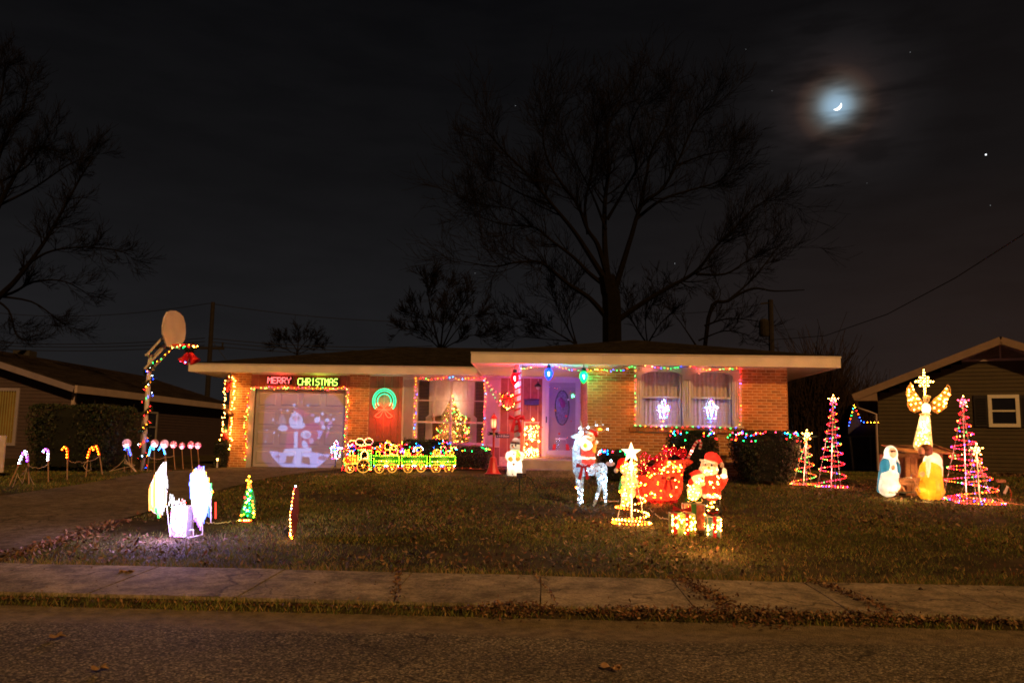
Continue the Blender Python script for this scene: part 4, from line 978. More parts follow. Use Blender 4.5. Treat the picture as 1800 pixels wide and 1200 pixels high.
px_tree('bare tree crown reaching in from the left edge over the left roof', (-60, 560), 30, [
    ([(-90, 760), (-80, 650), (-60, 560)], .5, .4),
    ([(-60, 580), (0, 520), (30, 490), (75, 430), (110, 370), (140, 315), (165, 275)], .26, .03), ([(35, 475), (80, 445), (130, 435), (190, 437), (232, 448)], .1, .02),
    ([(-40, 530), (20, 515), (60, 495), (115, 495), (165, 525)], .14, .02), ([(-20, 520), (15, 545), (30, 590), (60, 600)], .1, .02), ([(-10, 520), (55, 530), (100, 560), (120, 572)], .09, .02),
    ([(-60, 500), (-20, 400), (20, 320), (60, 260), (110, 270)], .25, .03), ([(-60, 450), (-20, 330), (10, 240), (40, 190), (50, 140)], .25, .03), ([(-70, 400), (-30, 260), (0, 180), (10, 110)], .2, .03),
    ([(0, 360), (60, 330), (120, 290), (170, 270)], .1, .02), ([(0, 320), (50, 290), (90, 230)], .1, .02)], .5, 4.2, .8, (4, 6), spread=2.5, minr=.006)
px_tree('small many stemmed tree behind the middle of the roof', (775, 605), 50, [
    ([(775, 640), (775, 605)], .15, .12), ([(772, 610), (760, 560), (752, 510), (752, 490)], .12, .03), ([(775, 610), (780, 560), (788, 505)], .12, .03), ([(778, 610), (800, 560), (822, 520)], .1, .03),
    ([(772, 612), (735, 580), (700, 580)], .08, .02), ([(780, 612), (825, 590), (860, 590)], .08, .02), ([(776, 612), (745, 560), (722, 545)], .08, .02), ([(779, 612), (820, 560), (845, 555)], .08, .02)], .2, 5.0, 1.0, (4, 5), spread=1.5, start=.1, minr=.013)
px_tree('faint distant rounded treetop above the garage roof', (523, 612), 75, [
    ([(523, 640), (523, 615)], .2, .15), ([(523, 618), (510, 598), (495, 592)], .1, .03), ([(523, 618), (525, 595), (528, 584)], .1, .03), ([(523, 618), (540, 598), (552, 594)], .1, .03), ([(520, 622), (495, 610), (485, 606)], .08, .03), ([(526, 622), (550, 610), (563, 606)], .08, .03)], .2, 5.0, .85, (4, 5), spread=1, start=.1, minr=.017)
for k_, (bx, lims) in enumerate(((1010, [([(1015, 620), (1012, 600)], .15, .1), ([(1012, 605), (960, 575), (910, 560)], .1, .02), ([(1012, 605), (985, 550), (968, 510)], .1, .02), ([(1012, 600), (1000, 545), (1010, 500)], .08, .02), ([(1005, 600), (950, 595), (905, 590)], .07, .02)]),
        (1140, [([(1140, 620), (1138, 600)], .15, .1), ([(1138, 605), (1110, 560), (1095, 500)], .1, .02), ([(1138, 605), (1160, 570), (1190, 540)], .1, .02), ([(1138, 603), (1135, 560), (1150, 515)], .08, .02)]))):
    px_tree(['tangled small tree left of the huge trunk above the roof', 'tangled small tree right of the huge trunk above the roof'][k_], (bx, 610), 44, lims, .2, 3.6, 1.3, (4, 5), spread=2, start=.1, minr=.011)
def thicket(label, x0, x1, topf, Y, n):
    t = thing('bare_thicket', label, 'thicket', (W((x0+x1)/2, 780, Y).x, Y, .7)); q = M().mt(mat('thicket_twig', (.020, .013, .009), .95, .3, 5, spec=.05))
    for _ in range(n):
        px = random.uniform(x0, x1); yy = Y+random.uniform(-1.5, 1.5); b = W(px, 800, yy); b.z = .7; top = W(px, topf(px)+abs(random.gauss(0, 10)), yy).z
        d = Vector((random.gauss(0, .06), random.gauss(0, .06), 1)).normalized(); shoot(q, b, d, (top-.7)*random.uniform(.6, .82), .035, 1, .06, (5, 4), .05, .012); shoot(q, b+Vector((random.gauss(0, .3), 0, (top-.7)*.3)), d, (top-.7)*random.uniform(.35, .55), .02, 1, .08, (5, 4), .08, .012)
    q.build('stems_and_shade', None, t, kind='stuff')
thicket('tall bare brown thicket just beyond the right end of the house', 1375, 1490, lambda x: 660-50*math.sin(max(0, min(1, (x-1375)/110))*2.6), 40, 120)
thicket('lower bare thicket between the two right hand houses', 1480, 1562, lambda x: 668-12*math.sin((x-1480)/82*6), 52, 80)
# ================================================================== SHRUBS
gl_ = [mat('shrub_leaf_dark', (.012, .022, .008), .55, .4, 12, rnd=.4), mat('shrub_leaf_mid', (.022, .034, .012), .55, .4, 12, rnd=.4), mat('shrub_leaf_warm', (.035, .032, .012), .6, .4, 12, rnd=.4)]
SHRUBS = {}
def shrub(label, px, ptop, pbase, hw_px, Y, n=5000, ry=.55, taper=.75, box=.6, ls=.022, name='shrub', lights=0, llabel='', lcols=MULTI, top_only=True):
    b = W(px, pbase, Y); zb = gz(b.x, Y); zt = W(px, ptop, Y).z; rx = hw_px*Y/F_PX; h = zt-zb
    t = thing(name, label, 'bush', (b.x, Y, zb)); q = M(); seed = random.uniform(0, 99)
    def prof(v): return (taper+(1-taper)*min(1, v*1.8))*(1-.25*max(0, (v-.8)/.2)**2*(1-box)*2)
    def surf(a, v, k=1.0):
        c, s = math.cos(a), math.sin(a); e = 2/(2+3*box); rr_ = prof(v)*(1+.10*noise.noise(Vector((c*1.6+seed, s*1.6, v*2.5)))+.05*noise.noise(Vector((c*6+seed, s*6, v*8))))*k
        return Vector((b.x+rx*rr_*math.copysign(abs(c)**e, c), Y+ry*rr_*math.copysign(abs(s)**e, s), zb+h*v*(1+.05*noise.noise(Vector((c*2, s*2, seed))))))
    # dark hull, coloured as the shade inside the shrub
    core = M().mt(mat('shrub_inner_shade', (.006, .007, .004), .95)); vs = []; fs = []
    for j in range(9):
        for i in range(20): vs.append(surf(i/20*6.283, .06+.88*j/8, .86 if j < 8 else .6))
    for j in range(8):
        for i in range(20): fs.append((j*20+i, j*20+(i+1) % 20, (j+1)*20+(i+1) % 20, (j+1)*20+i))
    fs.append(tuple(160+i for i in range(20))); core.add(vs, fs).build('stems_and_shade', None, t)
    for _ in range(n):
        if random.random() < .3:   # top
            a = random.uniform(0, 6.283); p = surf(a, 1, math.sqrt(random.random())); p.z = zb+h*(.94+random.uniform(0, .08))
        else:
            p = surf(random.uniform(0, 6.283), random.random()**.8, random.uniform(.84, 1.04))
        q.mt(random.choice(gl_)); leaf(q, p, ls*random.uniform(.6, 1.3), 1.2)
    for _ in range(40):   # stray sprigs
        p = surf(random.uniform(0, 6.283), random.uniform(.8, 1), .95); q.mt(gl_[2]); e = p+Vector((random.gauss(0, .04), random.gauss(0, .04), random.uniform(.05, .13)))
        q.tube([p, e], .003, 3, cap=False); [leaf(q, p.lerp(e, random.random()), ls*.7, 1) for _ in range(3)]
    q.build('foliage', None, t, kind='stuff'); SHRUBS[label] = (t, surf, b, zb, h)
    if lights:
        pts = []; n_ = lights
        for i in range(n_):
            u = i/n_
            if top_only:
                a = random.uniform(3.0, 6.6); v = random.choice((random.uniform(.82, 1.0), random.uniform(.93, 1.0))); p = surf(a, v, 1.03)
            else: a = random.uniform(2.9, 6.6); p = surf(a, random.uniform(.5, 1), 1.03)
            pts.append(p)
        pts.sort(key=lambda p: p.x); ls_ = thing('light_string', llabel, 'string lights', tuple(pts[0])); bulbs(pts, lcols, .0125, 0, ls_)
        M().mt(mat('dark_green_cord', (.015, .03, .015), .5)).tube([p+Vector((0, .01, -.008)) for p in pts], .004, 4).build('cord', None, ls_)
    return t
BM = ['red', 'green', 'amber', 'red', 'green', 'blue', 'pink', 'cyan']
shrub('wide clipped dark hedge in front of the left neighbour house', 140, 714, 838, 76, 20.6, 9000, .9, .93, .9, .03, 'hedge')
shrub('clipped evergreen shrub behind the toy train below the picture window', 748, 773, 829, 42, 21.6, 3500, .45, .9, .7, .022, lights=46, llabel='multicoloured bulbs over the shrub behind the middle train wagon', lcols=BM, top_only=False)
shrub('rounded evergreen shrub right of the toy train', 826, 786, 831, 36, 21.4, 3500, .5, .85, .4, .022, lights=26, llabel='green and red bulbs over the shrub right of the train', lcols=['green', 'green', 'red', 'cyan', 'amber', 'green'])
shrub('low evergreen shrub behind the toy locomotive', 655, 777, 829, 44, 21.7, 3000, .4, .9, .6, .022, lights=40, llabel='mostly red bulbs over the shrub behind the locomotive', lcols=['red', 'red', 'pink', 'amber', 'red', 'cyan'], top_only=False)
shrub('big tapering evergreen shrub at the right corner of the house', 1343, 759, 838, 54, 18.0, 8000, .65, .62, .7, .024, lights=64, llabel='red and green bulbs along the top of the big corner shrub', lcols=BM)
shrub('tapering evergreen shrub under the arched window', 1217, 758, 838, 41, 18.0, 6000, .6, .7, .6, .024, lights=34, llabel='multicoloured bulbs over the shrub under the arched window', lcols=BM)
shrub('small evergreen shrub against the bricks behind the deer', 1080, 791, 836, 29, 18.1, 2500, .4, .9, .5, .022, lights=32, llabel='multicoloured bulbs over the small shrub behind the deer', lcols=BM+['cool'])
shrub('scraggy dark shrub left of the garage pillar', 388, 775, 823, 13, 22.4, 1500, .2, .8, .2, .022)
# ================================================================== HELPERS FOR LIT FIGURES
def blob(name, label, cat, base, shapes, vox=.014, lampP=4, lampc=(1, .8, .55), lamps=None, mats=None, group=None, noise_=0):
    """shapes: (part, material, 'b', centre, radii[, euler]) or (part, material, 'c', p0, p1, r0, r1). One continuous skin, split into parts by colour."""
    mb = M()
    for s in shapes:
        if s[2] == 'b':
            q = M().ball((0, 0, 0), s[4], 20, 12); e = Euler(s[5]).to_matrix() if len(s) > 5 else Matrix.Identity(3); c = Vector(s[3])
            mb.add([c+e@Vector(v) for v in q.v], q.f)
        else:
            p, q_ = Vector(s[3]), Vector(s[4]); n = 5; k = 7
            rs = []; pp = []
            d = (q_-p).normalized()
            for i in range(k):   # rounded ends
                pass
            mb.tube([p, p.lerp(q_, .33), p.lerp(q_, .66), q_], [s[5], s[5]*.67+s[6]*.33, s[5]*.33+s[6]*.67, s[6]], 12)
            b1 = M().ball(p, s[5]*.99, 12, 8); mb.add(b1.v, b1.f); b1 = M().ball(q_, s[6]*.99, 12, 8); mb.add(b1.v, b1.f)
    tmp = mb.build('tmp', m_white); md_ = tmp.modifiers.new('r', 'REMESH'); md_.mode = 'VOXEL'; md_.voxel_size = vox
    ms_ = tmp.modifiers.new('s', 'SMOOTH'); ms_.iterations = 3
    dg = bpy.context.evaluated_depsgraph_get(); me = bpy.data.meshes.new_from_object(tmp.evaluated_get(dg))
    bpy.data.objects.remove(tmp)
    V = [v.co.copy() for v in me.vertices]
    root = thing(name, label, cat, tuple(base), group); parts = {}
    pre = []
    for s in shapes:
        if s[2] == 'b': pre.append((s, Vector(s[3]), Euler(s[5]).to_matrix().inverted() if len(s) > 5 else None))
        else: pre.append((s, None, None))
    for pl in me.polygons:
        c = pl.center; best = None; bd = 1e9
        for s, cc, inv in pre:
            if s[2] == 'b':
                v = c-cc; v = inv@v if inv else v
                l = math.sqrt((v.x/s[4][0])**2+(v.y/s[4][1])**2+(v.z/s[4][2])**2); d = (l-1)*min(s[4])
            else:
                a, b = Vector(s[3]), Vector(s[4]); ab = b-a; t = max(0, min(1, (c-a).dot(ab)/ab.length_squared)); d = (c-(a+ab*t)).length-(s[5]+(s[6]-s[5])*t)
            if d < bd: bd = d; best = s
        parts.setdefault((best[0], best[1]), []).append(tuple(pl.vertices))
    for (pn, pm), fs in parts.items():
        idx = {}; vs = []
        nf = []
        for f in fs:
            g = []
            for i in f:
                if i not in idx: idx[i] = len(vs); vs.append(V[i])
                g.append(idx[i])
            nf.append(tuple(g))
        M().mt(pm).add(vs, nf).build(pn, None, root, smooth=True)
    bpy.data.meshes.remove(me)
    for lp in (lamps or []):
        lamp(lp, lampP/len(lamps), lampc, .03, root)
    return root
def plast(name, col, trans=.55): return mat('blow_moulded_'+name, col, .35, .22, 7, 1.0, 9, trans=trans, spec=.4)
P_W = plast('white', (.82, .80, .76)); P_R = plast('red', (.75, .035, .03)); P_SK = plast('skin', (.80, .45, .28)); P_G = plast('lime', (.25, .6, .06)); P_O = plast('orange', (.85, .28, .04))
P_K = plast('black', (.03, .025, .02), .15); P_BR = plast('brown', (.16, .06, .03), .3); P_BL = plast('blue', (.03, .20, .36), .5); P_Y = plast('yellow', (.80, .42, .03)); P_DK = plast('dark_red', (.35, .02, .02), .3)
S_W = skin('icy_wire_mesh', (.55, .70, .86), .75, 30); S_R = skin('red_glitter_mesh', (.80, .07, .04), .5, 55, .7); S_RP = skin('salmon_tinsel_mesh', (.85, .10, .055), .55, 26, .7); S_WW = skin('warm_white_mesh', (.80, .62, .38), .5, 60); S_GR = skin('green_glitter_mesh', (.22, .38, .07), .5, 60); S_BL = skin('teal_glitter_mesh', (.16, .42, .45), .5, 60)
S_BK = skin('black_mesh', (.02, .02, .02), .4, 60, .2)
m_wire = mat('white_wire', (.55, .52, .48), .4, .05, 5); m_stk = mat('tan_plastic_stake', (.35, .20, .12), .5, .1, 5); m_wcord = mat('white_cord', (.55, .42, .34), .5, .1, 5); m_gcord = mat('dark_green_cord', (.015, .03, .015), .5)
m_redp = mat('red_painted_plastic', (.55, .025, .02), .35, .1, 6, spec=.5); m_bow = mat('dark_red_bow_cloth', (.33, .012, .018), .6, .2, 14, trans=.2); m_redcloth = mat('bright_red_bow_cloth', (.60, .02, .03), .55, .2, 14, trans=.25)
def scat(fn, n, cols, r, parent, name='bulb'):
    return bulbs([fn() for _ in range(n)], cols, r, 0, parent, name)
def star5(mb, c, R_, r_, t=.02, ax=None, n=5, rot=0.):
    pts = []
    for i in range(2*n):
        a = math.pi/2+rot+math.pi*i/n; q = R_ if i % 2 == 0 else r_; pts.append((c[0]+q*math.cos(a), c[1]-t/2, c[2]+q*math.sin(a)))
    # faceted star: raised centre
    o = len(mb.v); f = [(i, (i+1) % (2*n), 2*n) for i in range(2*n)]; mb.add(pts+[(c[0], c[1]-t*1.6, c[2])], [(a, c_, b) for a, b, c_ in f]); mb.add([(x, y+t, z) for x, y, z in pts]+[(c[0], c[1]+t*1.6, c[2])], f)
    return pts
def bowmesh(mb, c, s, tails=True):
    c = Vector(c)
    for sg in (-1, 1):
        mb.add([c+Vector((0, 0, -.02*s)), c+Vector((0, 0, .02*s)), c+Vector((sg*.5*s, -.08*s, .28*s)), c+Vector((sg*.58*s, -.02*s, -.05*s)), c+Vector((sg*.3*s, -.14*s, .1*s))], [(0, 4, 1), (1, 4, 2), (4, 3, 2), (0, 3, 4)])
        mb.add([c+Vector((0, 0, 0)), c+Vector((sg*.5*s, .06*s, .28*s)), c+Vector((sg*.58*s, .06*s, -.05*s))], [(0, 1, 2)])
        if tails: mb.add([c+Vector((sg*.02*s, -.03*s, 0)), c+Vector((sg*.2*s, -.06*s, 0)), c+Vector((sg*.42*s, -.04*s, -.85*s)), c+Vector((sg*.18*s, -.05*s, -.95*s)), c+Vector((sg*.3*s, -.1*s, -.45*s))], [(0, 1, 4), (1, 2, 4), (4, 2, 3), (0, 4, 3)])
    q = M().ball(c+Vector((0, -.05*s, 0)), (.1*s, .08*s, .1*s), 8, 6); mb.add(q.v, q.f)

# ================================================================== HOUSE LIGHTS
yl = YG-.07
def GL(*p, Y=None): return [W(x, y, Y or yl) for x, y in p]
def RL(*p, Y=None): return [W(x, y, Y or (YR-.09)) for x, y in p]
string('red, amber and green lights framing the garage door on three sides', [GL((430, 806), (432, 790), (434, 770), (428, 750), (434, 730), (436, 700), (440, 683), (460, 681), (500, 682), (540, 681), (580, 683), (606, 682), (611, 683), (612, 700), (609, 735), (607, 765), (606, 795))], WARMR, .052, .0095, .028)
string('widely spaced coloured lights around the picture window', [GL((731, 785), (729, 740), (731, 700), (731, 665), (760, 667), (790, 663), (820, 666), (850, 664), (853, 700), (850, 740), (848, 783))], ['red', 'amber', 'blue', 'green', 'amber', 'pink', 'cyan', 'amber'], .085, .010, .02)
string('lights swagged from the picture window to the heart wreath', [[W(853, 665, YG-.1), W(868, 687, YG-.15), W(882, 694, YG-.2), W(893, 690, YG-.25)], [W(853, 665, YG-.1), W(870, 700, YG-.15), W(882, 718, YG-.2)]], ['amber', 'pink', 'green', 'amber'], .12, .010, .01)
string('coloured lights draped along the porch eave and over the arched windows', [[W(900, 650, 19.2), W(912, 649, 19.2), W(935, 646, 19.1), W(965, 642, 19.1), W(985, 646, 19.1), W(1000, 649.6, 19.1), W(1028, 650.7, 19.1)]+RL((1028, 650.7), (1058, 650), (1093, 651.7), (1112, 643), (1130, 642), (1150, 646), (1180, 648), (1205, 642), (1235, 650), (1270, 649), (1304, 647))], MULTI, .075, .009, .012)
string('coloured lights down the left side of the arched window pair', [RL((1116, 645), (1117, 680), (1116, 720), (1115, 750))], ['red', 'green', 'amber', 'pink'], .10, .009, .01)
string('mostly red lights down the right side of the arched window pair', [RL((1302, 648), (1300, 690), (1302, 720), (1300, 751))], ['red', 'red', 'pink', 'amber', 'red', 'blue'], .085, .009, .012)
string('coloured lights along the sill of the arched window pair', [RL((1116, 748), (1150, 750), (1200, 750), (1250, 751), (1300, 752))], ['red', 'green', 'amber', 'pink', 'blue'], .12, .009, .01)
# pillar light ladder
t = string('double column of warm white lights arching up the garage pillar', [GL((388, 792), (386, 785), (390, 762), (392, 740), (395, 715), (396, 695), (395, 680), (400, 667), (406, 664), (412, 665), (413, 680), (411, 697), (409, 715), (407, 735), (408, 745), (404, 760), (406, 775), (402, 790), (398, 802), (395, 815), Y=YG-.14)], ['warm'], .062, .0145, .03)
for (px, py, c1, c2, lb) in ((400, 676, 'r', 'r', 'small climbing figure in red suit and cap near the top of the garage pillar'), (402, 724, 'b', 'b', 'brown plush deer hanging at middle height on the garage pillar'), (395, 764, 'r', 'g', 'small red and green elf figure low on the garage pillar'), (388, 803, 'n', 'w', 'small dark blue figure at the foot of the garage pillar')):
    c = W(px, py, YG-.17); col = {'r': mat('red_plush', (.42, .02, .02), .9), 'b': mat('brown_plush', (.16, .07, .03), .9), 'g': mat('green_plush', (.03, .14, .05), .9), 'n': mat('navy_plush', (.03, .03, .10), .9), 'w': mat('white_plush', (.5, .5, .5), .9)}
    sk = mat('plush_skin', (.5, .3, .2), .9); t = thing('hanging_figure', lb, 'figure', tuple(c))
    if c1 == 'b':
        M().mt(col['b']).tube([c+Vector((-.16, 0, .08)), c+Vector((-.08, 0, .06)), c+Vector((.02, 0, -.02)), c+Vector((.12, 0, -.10))], [.03, .045, .06, .05], 8).tube([c+Vector((-.1, 0, .06)), c+Vector((-.06, 0, .17))], .018, 6).tube([c+Vector((.08, 0, -.08)), c+Vector((.14, 0, -.2))], .02, 6).tube([c+Vector((-.03, 0, 0)), c+Vector((.02, 0, -.13))], .02, 6).ball(c+Vector((-.18, 0, .1)), (.05, .035, .035), 8, 6).build('body', None, t, smooth=True)
    else:
        M().mt(col[c1]).ball(c+Vector((0, 0, -.02)), (.075, .05, .10)).tube([c+Vector((.03, 0, .02)), c+Vector((.12, 0, .1))], .025, 6).tube([c+Vector((-.03, 0, .02)), c+Vector((-.1, 0, .1))], .025, 6).tube([c+Vector((.03, 0, -.08)), c+Vector((.11, 0, -.13))], .03, 6).tube([c+Vector((-.02, 0, -.08)), c+Vector((.0, 0, -.2))], .03, 6).build('suit', None, t, smooth=True)
        M().mt(sk if c2 != 'w' else col['w']).ball(c+Vector((0, -.01, .12)), (.055, .05, .055)).build('head', None, t, smooth=True)
        M().mt(col[c2] if c2 != 'w' else col['n']).lathe(c+Vector((0, 0, .13)), [(.058, 0), (.05, .04), (.02, .1), (.004, .14)], 10).build('cap', None, t)
c = W(382, 812, YG-.4); o = M().mt(MATS['white_plush']).lathe((c.x, c.y, gz(c.x, c.y)), [(.03, 0), (.02, .02), (.02, .18)], 8).mt(bm_('warm')).ball((c.x, c.y, gz(c.x, c.y)+.21), (.016, .016, .03), 8, 6).build('candle_light'); tag(o, 'single white candle light standing left of the garage pillar', 'candle')
# MERRY CHRISTMAS sign, dot matrix letters
FONT = {'M': ['10001', '11011', '10101', '10101', '10001', '10001', '10001'], 'E': ['11111', '10000', '10000', '11110', '10000', '10000', '11111'], 'R': ['11110', '10001', '10001', '11110', '10100', '10010', '10001'], 'Y': ['10001', '10001', '01010', '00100', '00100', '00100', '00100'],
 'C': ['01111', '10000', '10000', '10000', '10000', '10000', '01111'], 'H': ['10001', '10001', '10001', '11111', '10001', '10001', '10001'], 'I': ['00100']*7, 'S': ['01111', '10000', '10000', '01110', '00001', '00001', '11110'], 'T': ['11111', '00100', '00100', '00100', '00100', '00100', '00100'], 'A': ['01110', '10001', '10001', '11111', '10001', '10001', '10001']}
def sign(word, x0, x1, y0, y1, col, panel, label):
    a = W(x0, y0, YG-.10); b = W(x1, y0, YG-.10); h = abs(W(x0, y1, YG-.10).z-a.z); t = thing('lit_word_sign', label, 'sign', (a.x, YG-.1, a.z), 'lit words over the garage door')
    n = len(word); pw = (b.x-a.x)/n; M().mt(mat('black_sign_backing', (.012, .012, .01), .7)).box(a.x-.03, b.x+.02, YG-.075, YG-.06, a.z-h-.03, a.z+.03).build('backing', None, t)
    for i, ch in enumerate(word):
        q = M().mt(emit('sign_tube_'+panel, col, 2.4)); c2 = emit('sign_led_'+panel, tuple(min(1, k+.10) for k in col), 6); g = FONT[ch]; sx = pw*.74/4; sz = h/6
        for r_ in range(7):
            for c in range(5):
                if g[r_][c] == '1':
                    x = a.x+i*pw+c*sx; z = a.z-r_*sz; q.mt(c2).box(x-.008, x+.008, YG-.10, YG-.088, z-.009, z+.009)
                    q.mt(emit('sign_tube_'+panel, col, 2.0))
                    if c < 4 and g[r_][c+1] == '1': q.box(x+.009, x+sx-.009, YG-.096, YG-.088, z-.006, z+.006)
                    if r_ < 6 and g[r_+1][c] == '1': q.box(x-.006, x+.006, YG-.096, YG-.088, z-sz+.010, z-.010)
        q.build('letter', None, t)
sign('MERRY', 471, 513, 663.2, 672.8, (1, .015, .010), 'red', 'glowing red word MERRY above the garage door')
sign('CHRISTMAS', 524, 595, 665, 676, (.42, .85, .008), 'lime', 'glowing lime green word CHRISTMAS above the garage door')
lamp(W(492, 668, YG-.16), 9, (1, .08, .05), .12, bpy.data.objects['lit_word_sign'], 'sign_glow'); lamp(W(560, 670, YG-.16), 6, (.7, .8, .05), .12, bpy.data.objects['lit_word_sign.001'], 'sign_glow')
# neon wreath: three concentric green arcs and a red bow
c = W(675.5, 706, YG-.08); t = thing('neon_wreath', 'green rope light wreath with a red rope light bow', 'wreath', tuple(c))
gN = emit('green_rope_light', (.0, .8, .22), 1.5); gN2 = emit('green_rope_core', (.08, 1, .42), 3); rN = emit('red_rope_light', (1, .035, .012), 9)
for k_, (r_, s) in enumerate(((.315, 1), (.262, 1), (.185, 1))):
    pts = [(c.x+r_*math.cos(a), YG-.08, c.z+.02+r_*math.sin(a)*1.06) for a in [R(-40+260*i/40) for i in range(41)]]
    M().mt(gN).tube(pts, .018, 6).build('green_tube', None, t); M().mt(gN2).tube([(x, y-.014, z) for x, y, z in pts], .007, 5).build('green_core', None, t)
for sg in (-1, 1):
    b_ = Vector((c.x, YG-.1, c.z-.19))
    M().mt(rN).tube(smooth_path([b_, b_+Vector((sg*.10, 0, .12)), b_+Vector((sg*.22, 0, .13)), b_+Vector((sg*.2, 0, .0)), b_+Vector((sg*.08, 0, -.02)), b_]), .010, 5).build('bow_loop', None, t)
    M().mt(rN).tube(smooth_path([b_, b_+Vector((sg*.12, 0, -.1)), b_+Vector((sg*.24, 0, -.2)), b_+Vector((sg*.12, 0, -.23)), b_+Vector((sg*.04, 0, -.1)), b_]), .010, 5).build('bow_tail', None, t)
lamp(c+Vector((0, -.12, .05)), 8.0, (.02, 1, .4), .2, t, 'rope_glow'); lamp(c+Vector((0, -.26, -.40)), 17, (1, .05, .03), .12, t, 'rope_glow')
# heart wreath
c = W(893, 705, YG-.3); t = thing('heart_wreath', 'small lit evergreen wreath with a red bow beside the porch post', 'wreath', tuple(c))
q = M().mt(gl_[1])
for i in range(420): a = random.uniform(0, 6.283); r_ = .19+random.gauss(0, .03); leaf(q, c+Vector((r_*math.cos(a), random.gauss(0, .03), r_*math.sin(a))), .03, 1.2)
q.build('greenery', None, t, kind='stuff'); q = M().mt(m_redcloth); bowmesh(q, c+Vector((.02, -.06, .08)), .3); q.build('bow', None, t)
bulbs([c+Vector(((.19+random.gauss(0, .015))*math.cos(a), -.07, (.19+random.gauss(0, .015))*math.sin(a))) for a in [6.283*i/34 for i in range(34)]], ['warm', 'amber', 'warm', 'pink', 'warm', 'red'], .013, .01, t)
# giant bulbs under the eave
for (px, py, col, em, lb) in ((905, 664, (.6, .01, .02), (1, .05, .06), 'giant red hanging bulb at the top of the porch post'), (964.5, 656, (.02, .06, .7), (.12, .25, 1), 'giant blue hanging bulb over the front door'), (1026, 661, (.01, .5, .12), (.08, 1, .35), 'giant green hanging bulb at the brick corner')):
    c = W(px, py, 19.05); t = thing('giant_bulb', lb, 'light', tuple(c), 'giant hanging bulbs under the porch eave')
    nm = lb.split()[1]
    M().mt(mat('socket_green', (.01, .03, .015), .5)).lathe(c+Vector((0, 0, .10)), [(.05, 0), (.055, .04), (.045, .09), (.02, .10)], 12).tube([c+Vector((0, 0, .2)), c+Vector((0, 0, .3))], .01, 5).build('socket', None, t)
    M().mt(mat('clear_'+nm+'_plastic', col, .2, .05, 5, trans=.85)).lathe(c, [(.003, -.17), (.03, -.15), (.065, -.10), (.092, -.03), (.095, .02), (.08, .07), (.05, .105)], 16, cap=False).build('shell', None, t, smooth=True)
    M().mt(emit('filament_'+nm, tuple(min(1, k+.25) for k in em), 30)).tube([c+Vector((.006, -.103, -.07)), c+Vector((-.004, -.106, .02))], [.010, .020], 6).build('filament', None, t)
    lamp(c+Vector((0, -.01, 0)), 9, em, .05, t)
    lamp(c+Vector((0, -.13, -.05)), {'red': 55, 'blue': 50, 'green': 16}[nm], em, .05, t); lamp(c+Vector((0, .13, -.05)), {'red': 40, 'blue': 22, 'green': 8}[nm], em, .05, t)  # lamps added outside the shell to strengthen the porch tint
    if nm != 'green':  # spots added behind the bulbs to colour the door wall
        lm = lamp(c+Vector((0, .14, -.09)), {'red': 520, 'blue': 185}[nm], em, .06, t, 'added_porch_spot'); ld_ = bpy.data.lights.new('added_porch_spot', 'SPOT'); ld_.energy = lm.data.energy; ld_.color = (1, .02, .06) if nm == 'red' else (.22, .03, 1); ld_.shadow_soft_size = .06; ld_.spot_size = R(100); ld_.spot_blend = .6; lm.data = ld_; lm.rotation_euler = Vector((.12, 1, -.42)).to_track_quat('-Z', 'Y').to_euler()
# big bow on the post
c = W(908, 736, 19.15); q = M().mt(m_redcloth); bowmesh(q, c, .34); o = q.build('red_bow'); tag(o, 'large red cloth bow tied on the striped porch post', 'bow')
# stacked lit parcels tower by the door
TY = 22.05; c = W(934, 770, TY); zb = 1.0; t = thing('lit_gift_tower', 'tower of warm lights wrapped in a wire cage beside the front door', 'light sculpture', (c.x, TY, zb))
w_ = M().mt(m_wire); zt = W(934, 742, TY).z
for dx, dy in ((-.2, -.1), (.2, -.1), (.2, .15), (-.2, .15)): w_.tube([(c.x+dx, TY+dy, zb), (c.x+dx*.9, TY+dy, zt)], .006, 4)
for z in lin(zb+.02, zt, 5): w_.tube([(c.x-.2, TY-.1, z), (c.x+.2, TY-.1, z), (c.x+.2, TY+.15, z), (c.x-.2, TY+.15, z)], .005, 4, closed=True)
w_.build('wire_frame', None, t); M().mt(m_redp).bar((c.x-.18, TY-.08, zt+.03), (c.x+.05, TY-.08, zt+.07), .02, .02).bar((c.x+.2, TY-.08, zt+.02), (c.x-.02, TY-.08, zt+.08), .02, .02).bar((c.x-.1, TY-.08, zt-.13), (c.x+.30, TY-.08, zt-.13), .02, .02).build('red_trim', None, t)
bulbs([(c.x+random.uniform(-.19, .19), TY+random.uniform(-.1, .15), random.choice((random.uniform(zb+.03, zt-.05), random.uniform(zb+.5, zt-.1), random.uniform(zb+.03, zb+.25)))) for _ in range(92)], ['warm']*9+['cool'], .0135, 0, t)
bulbs([W(937, 737, TY-.2), W(947, 775.5, TY-.2)], ['warm'], .03, 0, t)
